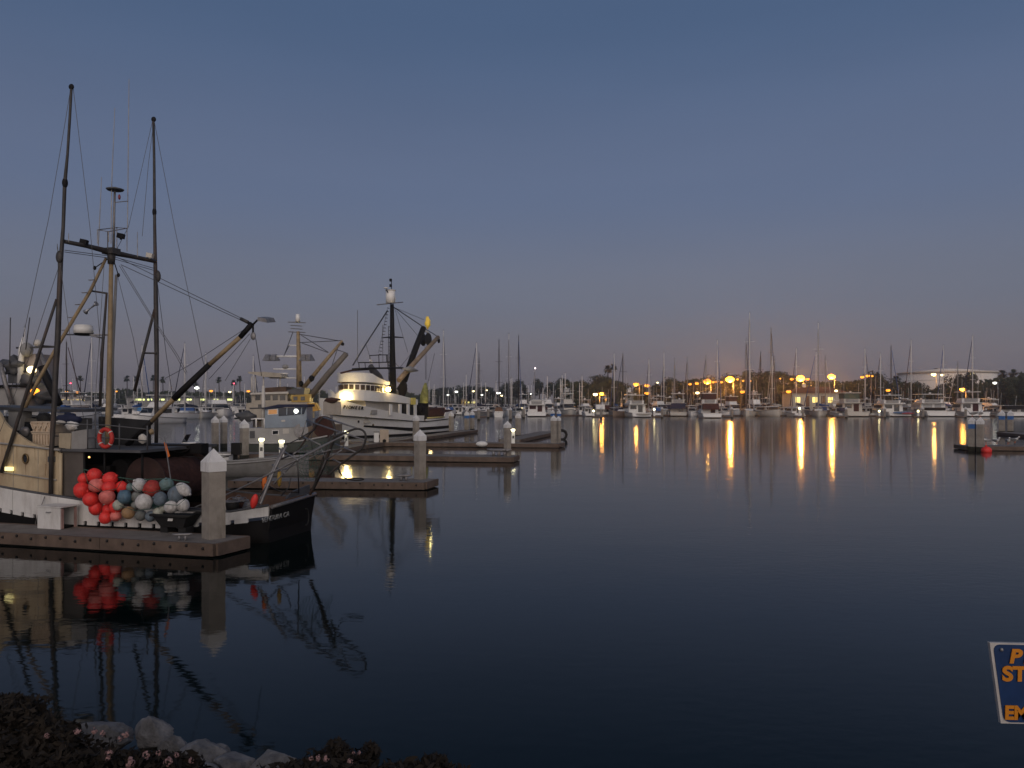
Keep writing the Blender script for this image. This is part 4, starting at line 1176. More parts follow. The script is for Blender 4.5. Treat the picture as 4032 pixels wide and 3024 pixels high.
# decks and dark cores between the screens
def core(path, z0, z1, m, name, k=.93):
    cx = sum(p[0] for p in path) / len(path)
    return sei.part(name, MB().prism([(cx + (p[0] - cx) * k, PC + (p[1] - PC) * k) for p in path], z0, z1), m)
core(path_w, path_w[8][2] - .5, path_w[8][3] + .2, M_dkgrey, 'wheelhouse_inside', .90)
core(path_b, path_b[8][2] + .06, path_b[8][2] + .12, M_grey, 'boat_deck', .98)
core(path_u, path_u[8][2] + .02, path_u[8][2] + .10, M_maroon, 'bridge_deck', .97)
tA, tZ = -6.0, p3(1440, 700, 1.2).x
dh = sei.part('deckhouse', MB().box(((tA + tZ) / 2, PC, 2.45), (tZ - tA, 3.4, 2.2)), M_offwhite)
for x in (1250, 1355):
    c = p3(x, 810, 1.17)
    sei.part('doorway', MB().box(c, (1.0, .05, 1.5)), M_glass, parent=dh)
for x in (1070, 1205, 1322, 1425):
    a, b = p3(x, 705, .3), p3(x, 865, .3)
    sei.part('deck_pillar', MB().box((a.x, .35, (a.z + b.z) / 2), (.42, .12, a.z - b.z)), M_boatwhite)
def text_mesh(th, body, size, m, loc, rot, parent=None, sx=1.0, extrude=.01, bold=0.0):
    o = lettering(th, body, loc, size, m, rot, parent, extrude, bold, sx)
    dg = bpy.context.evaluated_depsgraph_get()
    me = bpy.data.meshes.new_from_object(o.evaluated_get(dg))
    n_ = bpy.data.objects.new('lettering', me)
    COL.objects.link(n_); n_.parent = o.parent
    n_.location, n_.rotation_euler, n_.scale = o.location.copy(), o.rotation_euler.copy(), o.scale.copy()
    if not me.materials: me.materials.append(m)
    bpy.data.objects.remove(o, do_unlink=True)
    return n_
# name along the bow, following the flare
tA_, tB_ = -3.3, 2.0
def side_y(t, z):
    g = max(0.0, min(1.0, z / 3.2)); return PC - (phw(t) + (phb(t) - phw(t)) * g ** .8)
def on_hull(px, py, off=.05):
    """where a sight line meets the near bow side"""
    best = None
    for k in range(240):
        t = -10.4 + k * .05
        z_ = 2.6
        for _ in range(3):
            y = side_y(t, z_) - off
            w_ = PF.world((t, y, 0)); z_ = H - (py - HOR) * w_.y / F
        e = abs(2016 + F * w_.x / w_.y - px)
        if best is None or e < best[0]: best = (e, t, y, z_)
    return best[1:]
for i, ch in enumerate('PIONEER'):
    t, y, zl = on_hull(1351 + (1422 - 1351) * (0, .95, 1.45, 2.5, 3.5, 4.4, 5.3)[i] / 5.3, 1608.0 + i * 0.75, .07)
    slope = math.atan2(side_y(t + .3, zl) - side_y(t, zl), .3)
    flare = math.atan2(side_y(t, zl) - side_y(t, zl + .3), .3)
    text_mesh(sei, ch, .42, M_black, (t, y, zl), (R(90) + flare, 0, slope), sx=1.0, extrude=.03, bold=.012)
t, y, zl = on_hull(1473, 1623)
sei.part('hawse_plate', MB().box((t, y + .05, zl), (.75, .16, .42), math.atan2(side_y(t + .3, zl) - side_y(t, zl), .3)), M_grey)
for px, py in ((1412, 1660), (1469, 1674)):
    t, y, zl = on_hull(px, py)
    sei.part('hawse_hole', MB().ball((t, y, zl), .13, 10, 6, (1, .5, 1)), M_black)
# floods, mast and gear
M_flood = mat('flood_lamp', (1, .9, .6), emit=60.0, emit_col=(1.0, .72, .25))
for px, py, t in ((1356, 1563, -8.2), (1374, 1563, -7.9)):
    sei.part('flood_lamp', MB().ball(PF.at_u(px, py, t), .25, 10, 7), M_flood)
sei.part('flood_lamp', MB().ball(p3(1030, 492, .7), .22, 10, 7), M_flood)
for c, e in ((PF.at_u(1362, 1566, -8.9), 45), (p3(1060, 500, .2), 30), (p3(1640, 780, 1.0), 25)):
    l_ = lamp_light(c, e, (1.0, .70, .28), .2); l_.parent = sei.o
def ps(name, pts, v, r_, m, parent=None, n=8, fn=p2):
    vs_ = v if isinstance(v, (list, tuple)) else [v] * len(pts)
    return sei.part(name, MB().tube([fn(a, b, w) for (a, b), w in zip(pts, vs_)], r_, n), m, parent=parent)
pm = ps('mast', [(1090, 1860), (1090, 1480), (1085, 900), (1082, 545)], PC, [.42, .34, .24, .20], M_black, n=10)
a, b = p2(1060, 530, PC), p2(1060, 350, PC)
nest = sei.part('crows_nest', MB().cone((a.x, PC, a.z), 0.48, .50, b.z - a.z, 18), M_boatwhite)
sei.part('nest_rim', MB().cone((a.x, PC, b.z), .54, .54, .08, 18), M_offwhite, parent=nest)
ps('nest_bar', [(865, 553), (1240, 515)], [PC - .6, PC + .6], .05, M_galv, parent=pm)
ps('radar_arm', [(1035, 415), (1030, 390), (1000, 330)], PC, .05, M_black, parent=nest)
c = p2(995, 322, PC)
sei.part('radar_dish', MB().cone(c, .12, .28, .12, 12), M_boatwhite, parent=nest)
ps('top_antenna', [(1075, 350), (1073, 180)], PC, .04, M_black, parent=nest)
for y in (195, 275): sei.part('antenna_box', MB().box(p2(1063, y, PC), (.2, .2, .28)), M_black, parent=nest)
ld = MB()
for x in (1032, 1070): ld.tube([p2(x, 860, PC - .1), p2(x, 1640, PC - .1)], .03, 5)
lad = sei.part('ladder', ld, M_black)
for i in range(14):
    y = 875 + i * 56
    ps('rung', [(1032, y), (1070, y)], PC - .1, .025, M_black, parent=lad, n=5)
for i in range(15):
    y = 600 + i * 48; x = 1025 - i * 8.5
    ps('rope_step', [(x - 14, y), (x + 18, y + 4)], PC - .3, .035, M_black, n=5)
ps('spreader', [(955, 1030), (1100, 1020), (1240, 1028)], PC, [.05, .09, .05], M_black, parent=pm)
ps('forestay', [(1015, 640), (705, 1120), (515, 1430)], PC, .07, M_wire)
for pts, r_ in (([(1110, 590), (1545, 880)], .06), ([(1120, 600), (1530, 870)], .04), ([(1130, 600), (1545, 770)], .025), ([(1150, 640), (1450, 995)], .03), ([(1120, 600), (1310, 1240)], .025), ([(1015, 620), (885, 1250)], .025),
               ([(705, 1130), (755, 1290)], .025), ([(1540, 890), (1700, 985), (1760, 1030)], .05), ([(1560, 1130), (1570, 1640)], .03), ([(1580, 1130), (1585, 1640)], .02), ([(1700, 1260), (1600, 1700)], .03), ([(1370, 1250), (1200, 1460)], .03), ([(1110, 1380), (1230, 1500)], .03), ([(580, 630), (585, 1390)], .03), ([(945, 840), (950, 1390)], .03)):
    ps('rigging_wire', pts, PC, r_, M_wire, n=4)
ps('bridge_rail', [(590, 1392), (770, 1392), (1070, 1385)], PC - 1.5, .05, M_black, n=5)
ps('bridge_rail', [(755, 1290), (900, 1282), (1020, 1280)], PC - .5, .045, M_black, n=5)
for x, y0, y1 in ((600, 1392, 1490), (690, 1392, 1490), (890, 1280, 1490), (1015, 1280, 1490), (1000, 1280, 1390), (760, 1290, 1400)):
    ps('rail_post', [(x, y0), (x + 8, y1)], PC - 1.0, .04, M_black, n=5)
ps('roof_beam', [(510, 1488), (760, 1475), (1240, 1470)], PC - 1.2, .10, M_black, n=6)
ps('roof_beam', [(340, 1545), (500, 1505), (760, 1490)], PC - .4, .09, M_maroon, n=6)
c = p2(778, 1380, PC - 1)
sei.part('radar', MB().box(c + Vector((0, 0, .12)), (1.1, .15, .12), .4).cone(c + Vector((0, 0, -.2)), .2, .16, .25, 10), M_boatwhite)
ps('funnel', [(770, 1440), (800, 1500), (880, 1600), (930, 1660)], PC - .8, [.25, .35, .42, .3], M_dkgrey, n=10)
bk = ps('black_boom', [(1540, 885), (1410, 1230), (1330, 1450), (1265, 1660)], PC, [.30, .34, .32, .30], M_black, n=10)
sei.part('boom_knot', MB().ball(p3(1240, 480, PC - .4), .75, 14, 10, (.7, .6, 1.2), .5, 3), M_black)
tbm = ps('tan_boom', [(1752, 1022), (1450, 1350), (1180, 1650)], PC - 1.2, [.22, .26, .28], mat('weathered_boom', (.30, .22, .15), .6, .3, 1.5, GRIME, .5), n=10)
sei.part('boom_block', MB().ball(p2(1762, 1075, PC - 1.2), .2, 8, 6, (1, .7, 1.5)), M_black, parent=tbm)
c = p2(1572, 1055, PC)
sei.part('power_block', MB().tube([c + Vector((0, -.35, 0)), c + Vector((0, -.12, 0)), c + Vector((0, .12, 0)), c + Vector((0, .35, 0))], [.75, .45, .45, .75], 18), M_rubber)
ps('block_strop', [(1545, 960), (1560, 930), (1610, 960), (1620, 1040)], PC, .08, M_offwhite, n=6)
sei.part('yellow_bag', MB().ball(p2(1598, 815, PC - .3), .42, 14, 10, (.7, .7, 1.35), .45, 7), mat('lit_yellow_bag', (.8, .55, .08), .6, .2, 3, GRIME, .5, emit=0.12, emit_col=(1, .7, .1)))  # bag glows faintly: the lamplight on it is put into its material
l_ = lamp_light(p2(1640, 790, PC - 1.6), 14, (1, .8, .3), .1); l_.parent = sei.o
# draped green net at the stern crane
a, b = p3(1570, 395, PC - 1), p3(1545, 740, PC - 1)
cr_net = []
for k in range(10):
    f = k / 9
    r_ = .14 + .62 * math.sin(min(1, f * 1.25) * math.pi * .5) * (1 - .3 * f)
    c = a + (b - a) * f
    cr_net.append([(c.x + r_ * math.cos(w_) * (1 + .25 * math.sin(5 * w_ + f * 4)), c.y + r_ * .6 * math.sin(w_), c.z) for w_ in [2 * math.pi * i / 16 for i in range(16)]])
sei.part('hung_net', MB().loft(cr_net, close=True), mat('yellow_green_net', (.30, .30, .10), .9, .5, 3))
ps('crane_post', [(1500, 690), (1510, 830), (1500, 880)], PC - 1.5, [.2, .3, .4], M_black, fn=p3)
sei.part('winch', MB().box(p3(1490, 800, PC - 1.6), (1.5, 1.2, 1.6)).ball(p3(1480, 770, PC - 1.9), .5, 10, 8), M_black)
sei.part('net_heap', MB().ball(p3(1720, 868, PC), 1.2, 18, 12, (2.6, 1.6, .75), .6, 3), M_net)
sei.part('yellow_sign', MB().box(p3(1392, 662, .28), (.9, .06, .7)), mat('yellow_panel', (.8, .65, .15), .5, .2, 3))
ps('aft_canopy', [(1240, 1480), (1340, 1490), (1460, 1510)], PC - 1.8, [.06, .35, .06], M_grey, n=8)

# grey box on a post, left of the bow, with brown gear on top
gb = W(1306, 1607, 58)
bx = Thing('board_box', 'grey boarded box topped with brown gear left of the seiner name', 'box', (gb.x, gb.y, 0), 8)
bx.part('post', MB().tube([(0, 0, -.5), (0, 0, 2.4)], .09, 8), M_galv)
bx.part('box', MB().box((0, .3, H - (1607 - HOR) * 58 / F), (1.25, .5, .98)), mat('grey_board', (.36, .32, .28), .7, .15, 2, GRIME, .4))
bx.part('gear', MB().ball((0, .2, H - (1577 - HOR) * 58 / F), .5, 16, 12, (1.1, .8, .45), .45, 5), M_net)

# ------------------------------------------------------------------ grey blue boat
GF = Frame(W(1045, 1700, 50).x, 50.0, 6)
def gq(px, py, v=0.0): return GF.pt(px, py, v)
def kg(x, y): return (900 + x / 2.765, 1200 + y / 2.765)
def g9(x, y, v=0.0): return gq(*kg(x, y), v)
gbt = Thing('cabin_boat', 'grey blue cabin boat behind the two lit pedestals', 'fishing boat', (GF.x, GF.y, 0), 6)
M_gb = mat('grey_blue_paint', (.27, .32, .38), .5, .15, 1.0, GRIME, .35)
M_lg = mat('light_grey_paint', (.40, .39, .37), .55, .15, 1.0, GRIME, .35)
x0, x1 = g9(200, 1500).x, g9(1180, 1420).x
rs = []
for k in range(15):
    f = k / 14; t = x0 + (x1 - x0) * f
    b = 1.7 * (1 - max(0, (f - .55) / .45) ** 2.2) + .04
    zt_ = .75 + 1.0 * max(0, f - .3) ** 1.6
    rs.append([(t, 1.8 - b, zt_), (t, 1.8 - b * .93, .25), (t, 1.8 - b * .7, -.4), (t, 1.8 + b * .7, -.4), (t, 1.8 + b * .93, .25), (t, 1.8 + b, zt_)])
gbt.part('hull', MB().loft(rs), mat('dark_green_grey', (.09, .10, .09), .5, .2, 1.0, GRIME, .4))
gbt.part('rub_rail', MB().tube([(r_[0][0], r_[0][1] - .02, r_[0][2] + .02) for r_ in rs], .06, 6), M_lg)
def panel(th, fn, name, pts, v, depth, m, parent=None): return th.part(name, MB().slab([fn(x, y, v) for x, y in pts], (0, depth, 0)), m, parent=parent)
lo = panel(gbt, g9, 'lower_cabin', [(210, 1345), (760, 1330), (760, 1490), (210, 1515)], .35, 2.6, M_lg)
up = panel(gbt, g9, 'wheelhouse', [(395, 1135), (850, 1110), (850, 1330), (395, 1342)], .30, 2.6, M_gb)
panel(gbt, g9, 'roof', [(380, 1120), (540, 1085), (865, 1085), (865, 1112), (540, 1118), (395, 1138)], .15, 3.0, M_navy, up)
wf = panel(gbt, g9, 'window_frame', [(425, 1140), (535, 1132), (535, 1192), (425, 1200)], .27, .03, M_boatwhite, up)
panel(gbt, g9, 'window', [(434, 1146), (526, 1140), (526, 1186), (434, 1192)], .255, .03, mat('warm_dim_window', (.3, .15, .06), .3, emit=.25, emit_col=(1, .45, .15)), up)
panel(gbt, g9, 'windscreen', [(545, 1122), (848, 1116), (820, 1190), (545, 1212)], .27, .03, mat('blue_glass', (.02, .03, .05), .12), up)
for x in (630, 715, 790): panel(gbt, g9, 'mullion', [(x, 1120), (x + 10, 1120), (x + 8, 1196), (x - 2, 1198)], .255, .02, M_gb, up)
gbt.part('cabin_lamp', MB().ball(g9(735, 1158, .22), .14, 8, 6), M_cool)
panel(gbt, g9, 'window_frame', [(473, 1368), (545, 1364), (545, 1412), (473, 1416)], .32, .03, M_boatwhite, lo)
panel(gbt, g9, 'window', [(480, 1374), (538, 1370), (538, 1406), (480, 1410)], .305, .03, M_glass, lo)
panel(gbt, g9, 'notice_board', [(590, 1350), (655, 1346), (655, 1402), (590, 1406)], .32, .03, M_offwhite, lo)
panel(gbt, g9, 'doorway', [(230, 1375), (285, 1372), (285, 1450), (230, 1455)], .32, .03, M_dkgrey, lo)
panel(gbt, g9, 'name_plate', [(575, 1256), (615, 1254), (615, 1272), (575, 1274)], .27, .03, M_offwhite, up)
for xa in (300, 390): gbt.part('rail_post', MB().tube([g9(xa, 1240, .4), g9(xa, 1345, .4)], .05, 6), M_boatwhite)
gbt.part('rail', MB().tube([g9(245, 1248, .4), g9(290, 1240, .4), g9(400, 1242, .4)], .05, 6), M_boatwhite)
gbt.part('aft_mast', MB().tube([g9(380, 1345, .8), g9(378, 880, .8)], [.13, .10], 8), M_offwhite)
gbt.part('aft_boom', MB().tube([g9(230, 1128, .6), g9(390, 1125, .6), g9(560, 1100, .6)], .05, 6), M_dkgrey)
gbt.part('cable_drum', MB().tube([g9(790, 1370, .3), g9(790, 1370, .9)], .45, 16), M_galv)
gbt.part('net_reel', MB().tube([g9(1040, 1330, .8), g9(1040, 1330, 2.4)], .72, 20), M_net)
gbt.part('gear_heap', MB().ball(g9(195, 1215, 1.0), .42, 16, 12, (1.4, .8, .8), .4, 2), M_dkgrey)

# ------------------------------------------------------------------ tan trawler behind it
TF = Frame(W(1175, 1600, 66).x, 66.0, 4)
def tq(px, py, v=0.0): return TF.pt(px, py, v)
def t9(x, y, v=0.0): return tq(*kg(x, y), v)
trw = Thing('trawler', 'tan trawler with two booms and lamp hoods left of the white seiner', 'fishing boat', (TF.x, TF.y, 0), 4)
rs = []
x0, x1 = t9(190, 1200).x, t9(1150, 1200).x
for k in range(15):
    f = k / 14; t = x0 + (x1 - x0) * f
    b = 2.3 * (1 - max(0, (.4 - f) / .4) ** 2.2) + .04
    zt_ = 1.4 + 1.5 * max(0, .55 - f) ** 1.6
    rs.append([(t, 2.3 - b, zt_), (t, 2.3 - b * .93, .3), (t, 2.3 - b * .7, -.4), (t, 2.3 + b * .7, -.4), (t, 2.3 + b * .93, .3), (t, 2.3 + b, zt_)])
M_tr = mat('trawler_paint', (.42, .37, .30), .55, .18, 1.0, GRIME, .5)
trw.part('hull', MB().loft(rs), mat('trawler_hull', (.20, .15, .11), .6, .25, 1.0, GRIME, .5))
h1 = panel(trw, t9, 'lower_house', [(190, 1070), (660, 1050), (860, 1060), (860, 1240), (190, 1240)], .5, 3.4, M_tr)
h2 = panel(trw, t9, 'wheelhouse', [(250, 975), (640, 965), (640, 1060), (250, 1068)], .8, 2.8, M_tr)
panel(trw, t9, 'wheelhouse_roof', [(235, 958), (650, 945), (650, 968), (235, 978)], .6, 3.2, M_offwhite, h2)
for a in (290, 400, 480, 560): panel(trw, t9, 'window', [(a, 985), (a + 55, 983), (a + 55, 1038), (a, 1040)], .77, .04, M_glass, h2)
for a in (320, 720): panel(trw, t9, 'lower_window', [(a, 1085), (a + 60, 1085), (a + 60, 1125), (a, 1125)], .47, .04, M_glass, h1)
panel(trw, t9, 'flybridge_screen', [(385, 905), (620, 890), (632, 945), (385, 955)], .8, 2.4, mat('brown_canvas', (.10, .06, .04), .8, .3, 2))
panel(trw, t9, 'flybridge_side', [(640, 925), (830, 905), (820, 975), (640, 970)], .8, 2.4, M_dkgrey)
panel(trw, t9, 'canopy', [(212, 730), (385, 730), (560, 745), (590, 790), (385, 785), (212, 745)], .6, 2.8, M_tr)
for xa in (252, 290, 380, 560): trw.part('canopy_post', MB().tube([t9(xa, 780, 1.0), t9(xa, 950, 1.0)], .06, 6), M_offwhite)
yc = panel(trw, t9, 'yellow_cabin', [(685, 985), (890, 972), (880, 1060), (685, 1060)], .45, 1.6, M_yellow)
for a in (705, 785): panel(trw, t9, 'yellow_cabin_window', [(a, 1000), (a + 45, 998), (a + 45, 1040), (a, 1042)], .42, .04, M_glass, yc)
panel(trw, t9, 'tarp', [(850, 1075), (950, 1068), (985, 1150), (870, 1168)], .2, 1.0, mat('ochre_tarp', (.55, .30, .06), .7, .25, 2))
tm = trw.part('mast', MB().tube([t9(768, 900, 2), t9(765, 600, 2), t9(757, 290, 2)], [.24, .20, .14], 10), M_tan)
trw.part('mast_lantern', MB().cone(t9(753, 185, 2), .22, .16, .65, 10), M_boatwhite, parent=tm)
for y, xa, xb in ((192, 645, 840), (228, 675, 800), (262, 675, 805), (298, 650, 838)):
    trw.part('antenna_bar', MB().tube([t9(xa, y - 4, 2), t9(xb, y + 4, 2)], .04, 5), M_galv, parent=tm)
for y, xa, xb, r_ in ((562, 525, 790, .09), (442, 645, 750, .05), (700, 488, 742, .07), (798, 445, 738, .06), (748, 555, 648, .06)):
    trw.part('cross_bar', MB().tube([t9(xa, y, 2), t9(xb, y, 2)], r_, 6), M_boatwhite, parent=tm)
for xa in (430, 500, 822, 880):
    c = t9(xa, 610, 2)
    trw.part('lamp_hood', MB().cone((c.x, c.y, c.z), .50, .22, .55, 4, R(20), False), M_galv, parent=tm)
trw.part('radar', MB().ball(t9(618, 675, 2), .28, 10, 7, (1, 1, .7)), M_grey, parent=tm)
trw.part('boom', MB().tube([t9(815, 905, 2), t9(1030, 640, 1.6), t9(1238, 392, 1.2)], [.19, .16, .11], 10), M_tan)
trw.part('boom', MB().tube([t9(880, 1010, 1.5), t9(1080, 760, 1.2), t9(1285, 530, 1)], [.27, .26, .23], 10), mat('weathered_boom2', (.17, .145, .12), .65, .3, 1.5, GRIME, .5))
trw.part('boom_block', MB().ball(t9(1242, 428, 1.2), .15, 8, 6), M_black)
for c_, s_ in (((905, 800), .24), ((790, 858), .2)): trw.part('gear_block', MB().ball(t9(*c_, 1.7), s_, 10, 7, (1, .7, 1.1), .3, 4), M_black)
for pts in (([(770, 320), (1200, 392)]), ([(800, 410), (1230, 390)]), ([(770, 405), (1080, 520)]), ([(790, 330), (1090, 520)]), ([(1195, 450), (1110, 710)]), ([(1180, 490), (1300, 530)]), ([(700, 300), (610, 540)]), ([(660, 442), (600, 560)])):
    trw.part('rigging_wire', MB().tube([t9(x, y, 1.6) for x, y in pts], .03, 4), M_wire)

# ------------------------------------------------------------------ small white skiff and white-decked boat behind the near boat
def skiff(label, px, Y, L, beam, deg, m, outboard=True, cover=None, name='skiff', console=True, zs=1.0):
    p_ = W(px, 1700, Y)
    th = Thing(name, label, 'boat', (p_.x, p_.y, 0), deg)
    rs = []
    for k in range(13):
        f = k / 12; t = -L / 2 + L * f
        b = beam / 2 * (1 - max(0, (f - .5) / .5) ** 2.4) + .03
        zt_ = (.72 + .45 * f ** 2) * zs
        rs.append([(t, -b, zt_), (t, -b * .9, .2), (t, -b * .5, -.25), (t, b * .5, -.25), (t, b * .9, .2), (t, b, zt_)])
    th.part('hull', MB().loft(rs), m)
    th.part('gunwale', MB().tube([(r_[0][0], r_[0][1], r_[0][2]) for r_ in rs] + [(r_[5][0], r_[5][1], r_[5][2]) for r_ in rs[::-1]], .04, 6, closed=True), M_grey)
    if console:
        th.part('console', MB().box((-.2, 0, 1.0 * zs), (.7, .7, .7)), M_boatwhite)
        th.part('windscreen', MB().slab([(.1, -.4, 1.35 * zs), (.1, .4, 1.35 * zs), (-.1, .4, 1.75 * zs), (-.1, -.4, 1.75 * zs)], (.03, 0, 0)), M_glass)
    if outboard:
        th.part('outboard', MB().box((-L / 2 - .15, 0, 1.0), (.45, .4, .6)).box((-L / 2 - .1, 0, .3), (.2, .15, .9)), M_black)
    if cover is not None:
        th.part('cover', MB().loft([[(r_[0][0], r_[0][1], r_[0][2] + .05), (r_[0][0], r_[0][1] * .4, r_[0][2] + .5), (r_[0][0], -r_[0][1] * .4, r_[0][2] + .5), (r_[0][0], r_[5][1], r_[5][2] + .05)] for r_ in rs[1:10]]), cover)
    return th
M_drab = mat('drab_hull', (.24, .23, .22), .6, .3, 1.5, GRIME, .6)
skiff('white skiff with black outboard behind the net drum', 735, 40, 4.6, 1.9, 186, M_boatwhite)
skiff('long low grey boat lying beyond the near stern frame', 1000, 36.5, 5.0, 1.8, 4, M_drab, False, console=False, zs=.8)

# ------------------------------------------------------------------ big workboat at the left edge
LF = Frame(W(100, 1600, 44).x, 44.0, -4)
def lq(px, py, v=0.0): return LF.pt(px, py, v)
def l0(x, y, v=0.0): return lq(x / 3.16, 1250 + y / 3.16, v)
lb = Thing('workboat', 'pale workboat with lit deck lamp at the left edge behind the rigging', 'fishing boat', (LF.x, LF.y, 0), -4)
rs = []
x0, x1 = l0(-700, 1300).x, l0(1050, 1300).x
for k in range(13):
    f = k / 12; t = x0 + (x1 - x0) * f
    b = 2.2 * (1 - max(0, (f - .6) / .4) ** 2.2) + .04
    zt_ = 1.3 + 1.0 * max(0, f - .4) ** 1.6
    rs.append([(t, 2.2 - b, zt_), (t, 2.2 - b * .93, .3), (t, 2.2 - b * .7, -.4), (t, 2.2 + b * .7, -.4), (t, 2.2 + b * .93, .3), (t, 2.2 + b, zt_)])
lb.part('hull', MB().loft(rs), mat('workboat_hull', (.16, .15, .15), .55, .2, 1.0, GRIME, .5))
hA_ = panel(lb, l0, 'deckhouse', [(-300, 870), (330, 880), (330, 1120), (-300, 1120)], .6, 3, M_grey)
hB_ = panel(lb, l0, 'tower', [(270, 470), (440, 450), (470, 880), (250, 880)], 1.2, 1.6, mat('tower_paint', (.30, .26, .25), .6, .2, 1, GRIME, .5))
panel(lb, l0, 'dark_screen', [(100, 700), (235, 690), (235, 820), (100, 820)], .9, .6, M_dkgrey, hA_)
lb.part('roof_rail', MB().tube([l0(-100, 860, .5), l0(340, 850, .5)], .10, 6), M_black)
lb.part('white_mast', MB().tube([l0(255, 820, .9), l0(262, 400, .9), l0(290, 240, .9)], [.18, .14, .05], 8), M_boatwhite)
lb.part('yard', MB().tube([l0(205, 378, .9), l0(690, 365, .9)], .06, 6), M_dkgrey)
lb.part('radar_dome', MB().ball(l0(330, 400, 1.0), .35, 12, 8, (1, 1, 1.2)), M_grey)
lb.part('search_lamp', MB().ball(l0(470, 320, 1.0), .22, 10, 7), M_offwhite)
lb.part('deck_lamp', MB().ball(l0(393, 650, .7), .23, 10, 7, (1.2, .8, .9)), M_warm)
lb.part('deck_lamp', MB().ball(l0(437, 922, .5), .22, 10, 7, (1.2, .8, .9)), M_sodS)
for pts, r_ in (([(0, 560), (60, 800), (150, 1080)], .12), ([(500, 440), (760, 1080)], .10), ([(370, 0), (320, 400)], .03), ([(130, 0), (120, 600)], .03), ([(580, 590), (480, 820)], .05)):
    lb.part('stay', MB().tube([l0(x, y, .4) for x, y in pts], r_, 6), M_galv if r_ > .05 else M_wire)
for c_, s_, sd in (((170, 600), .6, 2), ((560, 960), .7, 3), ((370, 780), .5, 4)):
    lb.part('gear', MB().ball(l0(*c_, 1.0), s_, 14, 10, (1, .8, .8), .8, sd), M_dkgrey)
# thick black davit and grey railed cabin beyond the near boat
dv = LF
lb.part('davit', MB().tube([l0(515, 610, -.6), l0(590, 780, -.6), l0(740, 1090, -.6)], [.20, .22, .2], 8), M_black)
p = NB.at_u(1034, 2058, 0.19)
text_mesh(boat, 'VENTURA CA', .175, mat('worn_lettering', (0.36, 0.36, 0.35), 0.7, 0.6, 30), (0.13 + .11 * (p.z - .3) / .6 + .014, p.y - .05, p.z), (R(90 + 10.4), 0, R(90)), parent=tr, extrude=.012, sx=1.12)

